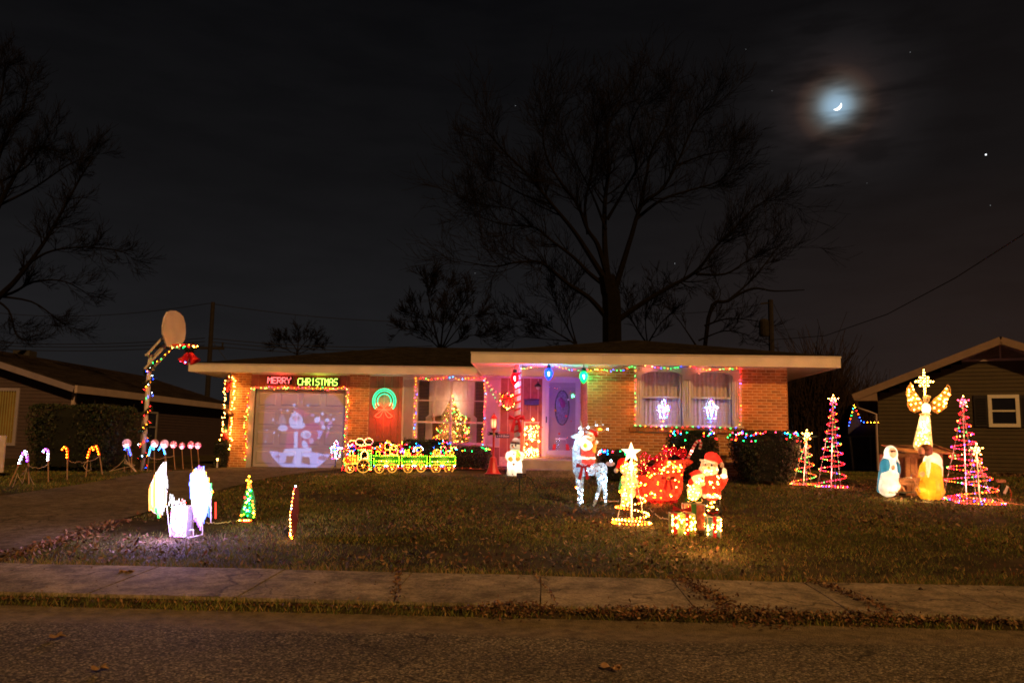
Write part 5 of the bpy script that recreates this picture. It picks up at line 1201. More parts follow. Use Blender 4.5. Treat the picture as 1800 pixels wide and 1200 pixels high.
# lantern shaped light outlines
def lantern(px, py, Y, sc_, label, stake=None):
    c = W(px, py, Y); t = thing('lantern_light', label, 'light', tuple(c), 'lantern shaped light outlines'); s = sc_
    out = [(0, .20), (-.04, .15), (.04, .15), (-.05, .1), (-.14, .04), (-.10, -.02), (-.07, -.20), (.07, -.20), (.10, -.02), (.14, .04), (.05, .1)]
    segs = [[(0, .22), (-.05, .16), (-.02, .11), (-.15, .05), (.15, .05), (.02, .11), (.05, .16), (0, .22)], [(-.12, .05), (-.08, -.2), (.08, -.2), (.12, .05)], [(-.05, .04), (0, -.18), (.05, .04)], [(0, .06), (0, -.1)]]
    w_ = M().mt(m_wire); bp = []
    for sg in segs:
        P = [c+Vector((x*s, 0, z*s)) for x, z in sg]; w_.tube(P, .004, 4); bp += resample(P, .036*s)
    w_.build('wire_frame', None, t); bulbs(bp, ['blue', 'cool', 'violet', 'amber', 'green', 'cool', 'pink', 'blue', 'cool'], .0095, .004, t)
    if stake: M().mt(m_dark).tube([c+Vector((0, 0, -.2*s)), Vector((c.x, Y, gz(c.x, Y)))], .01, 5).tube([c+Vector((0, 0, -.35)), Vector((c.x-.1, Y, gz(c.x, Y)))], .006, 5).tube([c+Vector((0, 0, -.35)), Vector((c.x+.1, Y, gz(c.x, Y)))], .006, 5).build('stake', None, t)
    else: bulbs([c+Vector((-.02, 0, -.27)), c+Vector((-.05, 0, -.38)), c+Vector((-.04, 0, -.45))], ['amber', 'blue', 'amber'], .014, 0, t)
lantern(590.5, 791, 20.6, 1.05, 'lantern light outline on a stake at the garage door corner', True)
lantern(1167, 719, YR-.12, .95, 'lantern light outline in the left arched window')
lantern(1251, 720, YR-.12, 1.0, 'lantern light outline in the right arched window')
# tree inside the window
Yt = YG+1.15; c = W(797, 790, Yt); top = W(799, 692, Yt); t = thing('christmas_tree', 'tinsel christmas tree glowing behind the picture window', 'christmas tree', (c.x, Yt, c.z-.2))
H = top.z-c.z+.1; q = M(); tin = [mat('gold_tinsel', (.50, .36, .16), .35, .3, 20, metal=.2), mat('pale_needles', (.16, .15, .07), .7, .3, 20), mat('green_needles', (.05, .07, .03), .7, .3, 20)]
bp = []
def treept(k=1): 
    v = random.random()**1.25; a = random.uniform(0, 6.283); r_ = (.64*(1-v)+.03)*(1+.18*math.sin(v*34))*k; return Vector((c.x+r_*math.cos(a), Yt+r_*.8*math.sin(a), c.z-.1+H*v))
for _ in range(9000): p = treept(random.uniform(.55, 1)); q.mt(random.choice(tin)); leaf(q, p, random.uniform(.015, .035), 1.3)
q.build('branches', None, t, kind='stuff')
bulbs([treept(1.04) for _ in range(420)], ['warm', 'warm', 'amber', 'pink', 'red', 'warm', 'amber', 'green'], .0115, 0, t); star_ = M().mt(bm_('amber')); star5(star_, top+Vector((0, 0, .0)), .07, .03); star_.build('topper', None, t)
t2 = thing('small_tinsel_tree', 'slim unlit tinsel tree left of the glowing tree in the window', 'christmas tree', (W(783, 790, YG+.8).x, YG+.8, c.z-.2)); q = M(); cx = wloc(t2).x; h2 = W(783, 697, YG+.8).z-c.z+.1
for _ in range(3500): v = random.random()**1.2; a = random.uniform(0, 6.283); r_ = (.38*(1-v)+.03)*random.uniform(.5, 1); q.mt(random.choice(tin[:2])); leaf(q, (cx+r_*math.cos(a), YG+.8+r_*.7*math.sin(a), c.z-.1+h2*v), random.uniform(.015, .03), 1.3)
q.build('branches', None, t2, kind='stuff')
bulbs([Vector((cx+random.uniform(-.35, .05), YG+.55, c.z+random.uniform(-.05, .3))) for _ in range(26)], ['red', 'pink', 'amber', 'red'], .012, 0, t2)
lamp((c.x, YG+.45, c.z+.5), 38, (1, .42, .16), .2, t, 'tree_glow'); lamp((c.x+.1, YG+.5, c.z+1.3), 42, (1, .50, .30), .2, t, 'tree_glow')

# ================================================================== BASKETBALL HOOP
hb = GP(249, 826); HY = hb.y; hx = W(256, 740, HY).x; zt = W(264, 640, HY).z
t = thing('basketball_hoop', 'white basketball hoop pole with fan shaped backboard over the driveway', 'basketball hoop', (hx, HY, hb.z))
m_hp = mat('weathered_white_pole', (.55, .50, .46), .5, .15, 4, .1, 20)
M().mt(m_hp).tube([(hx, HY, hb.z-.05), (hx, HY, zt)], .055, 12).build('pole', None, t, smooth=True)
bc = W(307, 579, HY); n_ = Vector((.995, -.1, 0)); tv = Vector((.1, .995, 0)); bh = W(307, 549, HY).z-W(307, 612, HY).z
prof = [(-.30, 0), (-.52, .30), (-.55, .5), (-.50, .75), (-.38, .93), (-.2, 1), (0, 1.03), (.2, 1), (.38, .93), (.50, .75), (.55, .5), (.52, .30), (.30, 0)]
zb_ = W(312, 611, HY).z; poly = [bc*0+Vector((bc.x, HY, zb_))+tv*x+Vector((0, 0, z*bh)) for x, z in prof]
M().mt(mat('faded_white_backboard', (.62, .52, .48), .45, .12, 3, .1, 10, trans=.0)).prism(poly, -n_*.035).build('backboard', None, t, fix=True)
arm = M().mt(m_hp)
for s in (-.16, .16):
    arm.bar(Vector((hx, HY, zt-.10))+tv*s, Vector((bc.x, HY, zb_+.12))-n_*.05+tv*s, .03, .05); arm.bar(Vector((hx, HY, zt+.22))+tv*s, Vector((bc.x, HY, zb_+.42))-n_*.05+tv*s, .03, .05)
arm.bar(Vector((hx, HY, zt-.12))-tv*.2, Vector((hx, HY, zt-.12))+tv*.2, .05, .05); arm.bar(Vector((hx, HY, zt+.22))-tv*.2, Vector((hx, HY, zt+.22))+tv*.2, .05, .05); arm.bar((hx, HY, zt-.1), (hx, HY, zt+.25), .07, .07); arm.build('arm', None, t)
rz_ = zb_+.06; rc = Vector((bc.x, HY, rz_))+n_*.40; rim = [rc+n_*.23*math.cos(a)+tv*.23*math.sin(a) for a in [6.283*i/24 for i in range(24)]]
M().mt(mat('orange_red_rim', (.55, .06, .02), .4)).tube(rim, .011, 6, closed=True).bar(Vector((bc.x, HY, rz_))+tv*.08, rc-n_*.2+tv*.08, .02, .04).bar(Vector((bc.x, HY, rz_))-tv*.08, rc-n_*.2-tv*.08, .02, .04).build('rim', None, t)
string('coloured lights looped around the basketball rim and arms', [[Vector((hx, HY-.1, zt-.05)), Vector((hx+.3, HY-.1, zt+.1)), W(303, 612, HY-.1)]+[p+Vector((0, 0, -.02)) for p in rim]], ['red', 'warm', 'amber', 'red', 'green'], .13, .013, .015)
hl = [(hx+.085*math.cos(a*6.283), HY+.085*math.sin(a*6.283), hb.z+.05+(zt-.1-hb.z)*a/7.0) for a in [i/10 for i in range(71)]]
t = string('garland of coloured lights spiralling up the basketball pole', [hl], ['red', 'red', 'amber', 'green', 'cool', 'amber', 'red', 'blue'], .085, .0125, .035)
q = M()
for i in range(2600):
    a = random.random(); p = hl[int(a*70)]; 
    if noise.noise(Vector((p[2]*2.2, 1, 1))) < -.05: continue
    q.mt(random.choice(gl_[:2])); leaf(q, (p[0]+random.gauss(0, .035), p[1]+random.gauss(0, .035), p[2]+random.gauss(0, .03)), .028, 1.3)
q.build('greenery', None, t, kind='stuff')
c = W(333, 626, HY); t = thing('red_bells', 'pair of red foil bells with greenery hanging under the basketball rim', 'bells', tuple(c))
for sg in (-1, 1):
    e = Euler((0, -sg*.55, 0)).to_matrix(); q = M().lathe((0, 0, 0), [(.02, .12), (.06, .09), (.075, 0), (.10, -.1), (.15, -.17), (.145, -.17)], 14, cap=False); M().mt(mat('red_foil', (.55, .01, .02), .3, .2, 20, metal=.3)).add([c+Vector((sg*.07, 0, 0))+e@Vector(v) for v in q.v], q.f).build('bell', None, t)
q = M().mt(gl_[0]); [leaf(q, c+Vector((random.gauss(0, .05), random.gauss(0, .04), .14+random.gauss(0, .04))), .04, 1.2) for _ in range(120)]; q.build('greenery', None, t, kind='stuff')
bulbs([c+Vector((-.07, -.1, -.19)), c+Vector((-.05, -.1, -.16)), c+Vector((-.2, -.05, -.14))], ['red', 'cyan', 'pink'], .012, 0, t)

# ================================================================== CANES & LOLLIPOPS ALONG THE DRIVEWAY
def cane(base, bot, sh, tip, cols, label, group, stripes=True, body=(.75, .7, .7)):
    g = GP(*base); Y = g.y; b, s, e = W(*bot, Y), W(*sh, Y), W(*tip, Y); t = thing('candy_cane', label, 'candy cane', tuple(g), group)
    M().mt(m_stk).tube([g, b], .012, 6).build('stake', None, t)
    mid = (s+e)/2+Vector((0, 0, .5*abs(s.x-e.x)+.03)); P = smooth_path([b, b.lerp(s, .5), s, mid+(s-mid)*.35+Vector((0, 0, .01)), mid+(e-mid)*.35+Vector((0, 0, .01)), e], 5)
    P = resample(P, .016); q = M(); wm = plast('cane_white', (.8, .78, .78)); rm_ = plast('cane_red', (.6, .02, .04))
    if 'orange' in cols: wm = plast('cane_orange', (.9, .22, .04)); rm_ = plast('cane_deep_orange', (.7, .08, .02))
    for i in range(0, len(P)-1): q.mt(rm_ if (i % 4 == 0 and stripes) else wm); q.tube([P[i], P[i+1]], .027, 8, cap=i in (0, len(P)-2))
    q.build('hook', None, t); bulbs([p+Vector((0, -.03, 0)) for p in P[2::4]], cols, .017, 0, t)
C1 = 'candy canes staked along the far driveway edge'
cane((16, 854), (33, 816), (41, 797), (47, 800), ['cool', 'violet'], 'blue-white candy cane leaning right at the far left end of the row', C1)
cane((51, 851), (49, 812), (47, 796), (39, 801), ['cool', 'violet'], 'blue-white candy cane crossing the leftmost leaning one', C1)
cane((85, 847), (84.5, 811), (85, 794), (75, 797), ['cool', 'violet'], 'blue-white candy cane standing alone, third from the left', C1)
cane((118, 843), (118.5, 806), (118.5, 791), (109, 792), ['orange', 'amber'], 'orange candy cane standing alone in front of the hedge', C1)
cane((151, 838), (154, 806), (158, 791), (166, 792), ['orange', 'amber'], 'orange candy cane leaning right beside another orange one', C1)
cane((180, 834), (175, 800), (171, 786), (164, 792), ['orange', 'amber'], 'rightmost orange candy cane leaning left over its neighbour', C1)
C2 = 'blue lit candy canes under the lollipops'
cane((232, 829), (231, 801), (227, 789), (220, 790), ['cyan', 'blue'], 'blue lit cane under the leftmost lollipop', C2, False)
cane((259, 828), (261.5, 801), (265, 787), (271, 790), ['cyan', 'blue'], 'blue lit cane just right of the basketball pole', C2, False)
cane((293, 826), (291, 799), (288, 789), (280, 790), ['cyan', 'blue'], 'blue lit cane under the third big lollipop', C2, False)
def lolly(px, py, rpx, base, label, group, turn=0., swirl=True):
    g = GP(*base); Y = g.y; c = W(px, py, Y); r_ = rpx*Y/F_PX; t = thing('lollipop', label, 'lollipop light', tuple(g), group)
    M().mt(m_stk).tube([g, c-Vector((0, 0, r_*.9))], .010, 6).build('stake', None, t)
    q = M(); n = 14; e = Euler((0, 0, turn)).to_matrix(); wm = plast('peppermint_white', (.85, .75, .78)); rm_ = plast('peppermint_red', (.7, .02, .12)); pk = plast('milky_pink', (.8, .5, .55))
    rings = [0, .35, .7, .95, 1.0, .95, .7, .35, 0]; dep = [-.3, -.28, -.2, -.1, 0, .1, .2, .28, .3]; vs = []
    for k_, (rr_, dd) in enumerate(zip(rings, dep)):
        for i in range(n*2): a = 6.283*i/(n*2)+rr_*.5; vs.append(c+e@Vector((r_*rr_*math.cos(a), r_*dd*1.2, r_*rr_*math.sin(a))))
    for k_ in range(len(rings)-1):
        for i in range(n*2):
            q.mt((rm_ if (i//2) % 2 else wm) if swirl else pk); i2 = (i+1) % (n*2); q.add([vs[k_*2*n+i], vs[k_*2*n+i2], vs[(k_+1)*2*n+i2], vs[(k_+1)*2*n+i]], [(0, 1, 2, 3)])
    q.build('candy_disc', None, t); lamp(c+Vector((0, -.012, -r_*.45)), .9 if swirl else 1.6, (1, .75, .85), .012, t)
    bulbs([c+e@Vector((0, -r_*.42, -r_*.5))], ['pink' if swirl else 'cool'], .014, 0, t)
G1 = 'lollipop lights on tall stakes beside the driveway'
lolly(223, 779.5, 8.5, (231, 829), 'milky pink lollipop light left of the basketball pole', G1, 0, False)
lolly(271.7, 779, 7.4, (271.5, 828), 'milky pink lollipop light first right of the basketball pole', G1, 0, False)
lolly(289, 780, 8.0, (292, 826), 'milky pink lollipop light second right of the basketball pole', G1, 0, False)
lolly(305, 781, 6.5, (308, 825), 'striped peppermint lollipop next to the milky pink ones', G1, .1)
lolly(320, 783, 6.0, (322, 824), 'striped peppermint lollipop turned almost edge on', G1, .95)
lolly(335.6, 781.7, 6.5, (338, 824), 'striped peppermint lollipop second from the right end', G1, 0)
lolly(347.8, 782.5, 5.8, (350, 823.5), 'striped peppermint lollipop at the right end of the row', G1, .1)
def cord(label, pts, m_=None, r=.006, name='extension_cord', cat='cord', sag=0):
    P = []
    for a, b in zip(pts, pts[1:]):
        for i in range(8): u = i/8; c = Vector(a).lerp(Vector(b), u); c.z -= sag*4*u*(1-u); P.append(c+Vector((random.gauss(0, .006), 0, random.gauss(0, .006))))
    P.append(Vector(pts[-1])); o = M().mt(m_ or m_wcord).tube(P, r, 5).build(name); tag(o, label, cat); return o
def gp(px, py, dz=.015): return GP(px, py)+Vector((0, 0, dz))
def at(px, py, base): g = GP(*base); return W(px, py, g.y)
cord('tangled white cord between the two leftmost candy canes', [gp(22, 856), gp(30, 840, .1), gp(40, 850, .02), gp(46, 838, .2), gp(35, 845, .12), at(50, 815, (51, 851)), gp(52, 845, .1), gp(60, 852)], sag=.03)
cord('white cord from the second to the third candy cane', [at(49, 813, (51, 851)), at(60, 821, (65, 850)), at(84, 816, (85, 847))], sag=.04)
cord('white cord strung between the single and the paired orange canes', [at(118, 807, (118, 843)), at(140, 810, (140, 840)), at(155, 808, (151, 838)), at(174, 801, (180, 834))], sag=.05)
cord('white cord hanging below the paired orange canes', [at(152, 810, (151, 838)), at(147, 818, (151, 838)), at(152, 827, (151, 838)), at(160, 826, (160, 837)), at(159, 812, (151, 838))])
cord('pale cord strung below the blue canes', [at(262, 802, (259, 828)), at(272, 806, (271, 828)), at(291, 803, (293, 826)), at(306, 800, (308, 825))], sag=.02)
g = gp(218, 829); t = thing('outlet_stake', 'small cluster of outlet stake and cords left of the basketball pole', 'outlet stake', tuple(g)); M().mt(m_gcord).box(g.x-.05, g.x+.05, g.y-.03, g.y+.03, g.z+.12, g.z+.34).build('outlet_box', None, t); M().mt(m_stk).tube([g, g+Vector((0, 0, .4))], .012, 6).build('stake', None, t)
q = M().mt(m_wcord); [q.tube([g+Vector((0, -.03, .2+.03*i)), g+Vector((random.uniform(-.25, .3), -.05, .15)), g+Vector((random.uniform(-.35, .4), -.05, 0))], .006, 5) for i in range(5)]; q.build('cords', None, t)
# something pale standing at the very left edge
g = GP(2, 838); o = M().mt(mat('pale_post_paint', (.5, .42, .42), .6)).box(g.x-.5, g.x+.03, g.y-.02, g.y+.02, g.z+.1, W(2, 765, g.y).z).tube([(g.x-.25, g.y, g.z), (g.x-.25, g.y, g.z+.2)], .03, 6).build('yard_board'); tag(o, 'corner of a pale board standing at the left edge', 'board')
# ================================================================== TRAIN
YT = GP(690, 831).y
TB = gz(W(690, 800, YT).x, YT)
def TP(zx, zy, dy=0): return W(590+zx/7.826, 750+zy/7.826, YT+dy)
rope_m = {k: emit('rope_'+k, c, s) for k, c, s in (('amber', (1, .42, .05), 1.5), ('red', (1, .06, .04), 1.2), ('green', (.25, 1, .06), .9), ('yellow', (.9, .75, .06), 1.2), ('white', (1, .75, .5), 1.4), ('blue', (.1, .2, 1), 1.0), ('orange', (1, .28, .03), 1.3))}
def outline(t, pts, cols, closed=True, sp=.055, rope=None, name='rope_outline', r=.0105, rr=.006):
    P = list(pts)+([pts[0]] if closed else []); q = M().mt(rope_m[rope] if rope else m_wire); q.tube(P, rr, 5); q.build(name, None, t)
    return resample(P, sp)[:-1 if closed else None], cols
def circ(c, r_, n=20): return [c+Vector((r_*math.cos(6.283*i/n), 0, r_*math.sin(6.283*i/n))) for i in range(n)]
PX = YT/F_PX/7.826
def wheel(t, zx, zy, zr):
    c = TP(zx, zy, -.03); r_ = zr*PX; q = M().mt(rope_m['amber']).tube(circ(c, r_), .012, 6, closed=True); q.mt(m_wire)
    w_ = q.build('wheel', None, t); q = M().mt(rope_m['orange'])
    for i in range(8): a = 6.283*i/8; q.tube([c, c+Vector((r_*math.cos(a), 0, r_*math.sin(a)))], .004, 4)
    q.build('spokes', None, w_, kind='stuff'); bulbs(resample(circ(c, r_)+[c+Vector((r_, 0, 0))], .045)+[c+Vector((.03, 0, .02)), c+Vector((-.03, 0, .02)), c+Vector((0, 0, -.03))], ['yellow', 'amber', 'warm'], .0105, .002, w_)
pan_g = plast('panel_green', (.05, .35, .04), .6); pan_r = plast('panel_red', (.5, .02, .03), .5)
def panel(t, pts, m_, name, dy=.012): M().mt(m_).prism([p+Vector((0, dy, 0)) for p in pts], (0, .004, 0)).build(name, None, t)
def legs(t, xs):
    q = M().mt(m_wire)
    for zx in xs: p = TP(zx, 600); q.tube([p, Vector((p.x, YT, TB-.03))], .005, 4)
    q.build('stakes', None, t)
lo = thing('toy_locomotive', 'lit toy locomotive with smoke curls at the left of the train display', 'locomotive light', tuple(Vector((TP(300, 0).x, YT, TB))))
B = []
cab = [TP(*p) for p in ((315, 320), (492, 320), (492, 455), (315, 455))]; B.append(outline(lo, cab, ['green', 'lime', 'yellow'])); 
panel(lo, [TP(*p) for p in ((315, 320), (350, 320), (350, 455), (315, 455))], pan_g, 'cab_side'); panel(lo, [TP(*p) for p in ((460, 320), (492, 320), (492, 590), (460, 590))], pan_g, 'cab_side')
wd = [TP(*p) for p in ((350, 435), (350, 360), (400, 318), (440, 360), (440, 435))]; B.append(outline(lo, wd, ['warm'], rope='white', sp=.04)); B.append(outline(lo, [TP(*p) for p in ((460, 330), (490, 330), (490, 590), (460, 590))], ['green', 'lime'])); 
rf = [TP(*p) for p in ((300, 300), (325, 268), (400, 258), (480, 268), (517, 300), (480, 312), (400, 308), (330, 312))]; B.append(outline(lo, rf, ['red', 'red', 'warm'], rope='red', sp=.045)); panel(lo, rf, pan_r, 'cab_roof')
bo = [TP(*p) for p in ((105, 465), (130, 415), (190, 393), (310, 393), (310, 505), (140, 505))]; B.append(outline(lo, bo, ['yellow', 'lime', 'red'], sp=.05)); panel(lo, bo, plast('panel_amber', (.55, .25, .03), .5), 'boiler')
for x in (170, 200, 230, 265): B.append(outline(lo, [TP(x, 400), TP(x, 500)], ['red', 'amber', 'yellow', 'red'], False, .045, 'red' if x < 240 else 'yellow', 'boiler_band'))
B.append(outline(lo, [TP(*p) for p in ((200, 390), (195, 330), (240, 330), (245, 390))], ['green', 'cool', 'lime'], False, .05)); fn_ = [TP(*p) for p in ((175, 290), (195, 265), (270, 265), (285, 290), (255, 325), (205, 325))]; B.append(outline(lo, fn_, ['cool', 'blue', 'red'], sp=.05)); panel(lo, fn_, plast('panel_blue', (.03, .07, .4), .5), 'funnel')
B.append(outline(lo, [TP(*p) for p in ((85, 595), (100, 540), (140, 515), (150, 595))], ['red', 'green', 'red'], rope='red', sp=.05, name='cowcatcher')); B.append(outline(lo, [TP(250, 560), TP(290, 560), TP(250, 595), TP(290, 595)], ['red'], False, .04, 'red'))
B.append(outline(lo, [TP(455, 560), TP(480, 600)], ['red', 'warm'], False, .04, 'red'))
for cx, cy, rx, ry in ((225, 225, 55, 38), (335, 205, 60, 45), (455, 200, 58, 45)): B.append(outline(lo, [TP(cx+rx*math.cos(a), cy-ry*math.sin(a)) for a in [6.283*i/16 for i in range(16)]], ['warm', 'warm', 'pink'] if cx > 230 else ['red', 'pink', 'warm'], True, .045, 'white' if cx > 230 else 'red', 'smoke_curl'))
for bp_, cols in B: bulbs(bp_, cols, .0105, .003, lo)
wheel(lo, 195, 568, 58); wheel(lo, 380, 538, 86); legs(lo, (195, 380))
G3 = 'lit wagons of the toy train'
def wagon(x0, x1, y0, wheels_, label):
    t = thing('toy_wagon', label, 'train wagon light', tuple(Vector((TP((x0+x1)/2, 0).x, YT, TB))), G3)
    box_ = [TP(*p) for p in ((x0, y0), (x1, y0), (x1, 522), (x0, 522))]; b1 = outline(t, box_, ['lime', 'yellow', 'lime'], True, .048, 'green'); panel(t, box_, pan_g, 'side_panel')
    bulbs(b1[0], b1[1], .0105, .002, t); bulbs([TP(x0+35+i*(x1-x0-70)/8, y0+72) for i in range(9)], ['lime', 'yellow', 'warm', 'lime'], .0115, 0, t)
    bulbs([TP((x0+x1)/2-15, y0+102), TP((x0+x1)/2+15, y0+96), TP((x0+x1)/2, y0+112)], ['lime', 'yellow'], .011, 0, t)
    q = M().mt(rope_m['red']).tube([TP(x0-5, 570), TP(x1+5, 570)], .012, 6); q.build('chassis', None, t)
    bulbs([TP(x, 568) for x in (x0, x0+150, x0+175, x0+195, x1-20, x1)], ['red', 'pink', 'red'], .012, .004, t); bulbs([TP(x, 537) for x in (x0+2, x0+150, x0+170, x0+190, x1-12)], ['cool', 'blue', 'cool'], .010, .003, t)
    for wx, wy in wheels_: wheel(t, wx, wy, 60)
    legs(t, (wheels_[0][0], wheels_[1][0])); return t
w1 = wagon(525, 872, 398, ((600, 570), (778, 562)), 'first lit train wagon carrying a golden bear and candy sticks')
w2 = wagon(910, 1258, 402, ((995, 566), (1175, 556)), 'middle lit train wagon carrying a white domed figure and little trees')
w3 = wagon(1295, 1648, 406, ((1380, 567), (1560, 570)), 'last lit train wagon carrying a candy cane and a yellow bow')
def load(t, pts, cols, closed=True, rope='amber', sp=.045, name='load_outline'):
    bp_, c = outline(t, [TP(*p) for p in pts], cols, closed, sp, rope, name); bulbs(bp_, c, .0105, .003, t)
def ell(cx, cy, rx, ry, n=16): return [(cx+rx*math.cos(6.283*i/n), cy+ry*math.sin(6.283*i/n)) for i in range(n)]
WA = ['warm', 'amber', 'yellow']
load(w1, ell(725, 265, 48, 52), WA, name='bear_head'); load(w1, ell(800, 320, 58, 78), WA, name='bear_body'); load(w1, ell(718, 350, 38, 45), WA); load(w1, ell(800, 290, 28, 30), ['warm', 'amber']); load(w1, ell(720, 205, 20, 18), WA, name='bear_ear')
load(w1, [(690, 390), (650, 330), (610, 350)], ['red', 'pink'], False, 'red'); load(w1, [(560, 390), (555, 345), (600, 335), (610, 380)], ['lime', 'yellow'], False, 'green'); load(w1, [(600, 345), (560, 300), (552, 275), (580, 272), (625, 320)], ['amber', 'red'], False, 'orange', name='candy_stick'); load(w1, [(640, 300), (610, 245), (620, 222), (642, 235), (655, 300)], ['amber', 'red'], False, 'orange', name='candy_stick'); load(w1, [(650, 395), (760, 370), (850, 395)], ['red', 'warm'], False, 'red')
for x in (960, 1003): load(w2, [(x-18, 395), (x, 305), (x+18, 395)], ['yellow', 'lime'], True, 'green', name='little_tree')
load(w2, [(920, 395), (985, 370), (1035, 395), (1035, 350)], ['red', 'pink'], False, 'red'); load(w2, [(1070, 330), (1085, 280), (1140, 252), (1190, 280), (1205, 330)], ['cool', 'cool', 'blue'], False, 'blue', name='dome'); load(w2, ell(1140, 320, 38, 35), WA, name='face'); load(w2, [(1075, 385), (1135, 370), (1200, 385)], ['red', 'red', 'warm'], False, 'red'); load(w2, [(895, 345), (925, 305), (940, 350)], ['blue', 'violet', 'red'], True, 'red')
load(w3, ell(1390, 355, 45, 45), WA+['pink']); load(w3, ell(1390, 355, 20, 20), ['amber']); load(w3, [(1445, 400), (1445, 310), (1460, 272), (1490, 262), (1518, 290), (1520, 330)], ['warm', 'pink', 'red'], False, 'orange', name='candy_stick'); load(w3, ell(1545, 355, 27, 28), ['yellow', 'amber'], name='bow_loop'); load(w3, ell(1598, 355, 27, 28), ['yellow', 'amber'], name='bow_loop'); load(w3, [(1340, 400), (1500, 392), (1640, 400)], ['warm', 'red'], False, 'orange')

# ================================================================== RED LANTERN POST, SNOWMAN, SPOTLIGHT
g = GP(865, 832); Y = g.y; t = thing('lantern_post', 'red miniature lantern post with hanging word sign beside the snowman', 'lamp post', tuple(g))
tp = W(869, 755, Y); cx = g.x+.02
M().mt(m_redp).lathe((cx, Y, g.z), [(.20, 0), (.16, .015), (.12, .10), (.085, .25), (.07, .36), (.03, .38), (.024, .4), (.022, tp.z-g.z)], 12).build('post', None, t, smooth=False)
lz = tp.z; hh = W(869, 727, Y).z-lz; s = hh/.38
M().mt(m_redp).lathe((cx, Y, lz), [(.02, -.04), (.05, 0), (.062, .03), (.062, .04)], 6).lathe((cx, Y, lz+.26*s), [(.085, 0), (.08, .02), (.045, .07*s), (.015, .1*s), (.008, .14*s)], 6).build('lantern_frame', None, t)
q = M().mt(m_redp); [q.tube([(cx+.06*math.cos(a), Y+.06*math.sin(a), lz+.03), (cx+.075*math.cos(a), Y+.075*math.sin(a), lz+.27*s)], .006, 4) for a in [R(30+60*i) for i in range(6)]]; q.build('lantern_bars', None, t)
M().mt(mat('frosted_lantern_glass', (.8, .7, .55), .3, .15, 30, trans=.8)).lathe((cx, Y, lz+.035), [(.055, 0), (.066, .22*s)], 12, cap=False).build('lantern_glass', None, t); M().mt(emit('lantern_candle', (1, .6, .2), 6)).tube([(cx, Y-.0, lz+.08), (cx, Y, lz+.19*s)], .013, 6).build('candle', None, t); lamp((cx, Y, lz+.14), 1.2, (1, .65, .3), .03, t)
sg0, sg1 = W(872, 763, Y-.03), W(895.5, 769.5, Y-.03); M().mt(m_redp).tube([(cx, Y, sg0.z+.045), (sg1.x+.02, Y, sg0.z+.045)], .009, 5).build('arm', None, t)
sn = M().mt(mat('navy_sign_board', (.02, .045, .09), .5)).box(sg0.x, sg1.x, Y-.03, Y-.015, sg1.z, sg0.z).build('word_sign', None, t)
def text(body, loc, size, m_, parent, name='lettering', bold=.0, shear=0):
    cu = bpy.data.curves.new(name, 'FONT'); cu.body = body; cu.size = size; cu.align_x = 'CENTER'; cu.align_y = 'CENTER'; cu.extrude = .0015; cu.offset = bold; cu.shear = shear
    o = bpy.data.objects.new(name, cu); COL.objects.link(o); dg = bpy.context.evaluated_depsgraph_get(); me = bpy.data.meshes.new_from_object(o.evaluated_get(dg)); bpy.data.objects.remove(o)
    me.materials.clear(); me.materials.append(m_); o = bpy.data.objects.new(name, me); COL.objects.link(o); o.parent = parent; o.location = Vector(loc)-wloc(parent); o.rotation_euler = (R(90), 0, 0); return o
text('Let it Snow', ((sg0.x+sg1.x)/2, Y-.034, (sg0.z+sg1.z)/2+.004), (sg1.x-sg0.x)*.19, mat('white_snow_lettering', (.8, .75, .7), .5), sn, bold=.002, shear=.3)
q = M().mt(mat('dark_fir_sprig', (.012, .018, .008), .8)); [q.tube([(cx, Y-.03, lz-.09), (cx+.15*math.cos(a), Y-.03+.05*math.sin(a*2), lz-.09+.08*math.sin(a))], [.02, .006], 5) for a in (0, .5, 2.6, 3.14, 3.6, 5.8)]; q.build('sprig', None, t); M().mt(mat('gold_ribbon', (.4, .25, .06), .4)).ball((cx+.01, Y-.05, lz-.12), (.03, .02, .05)).build('ribbon', None, t)
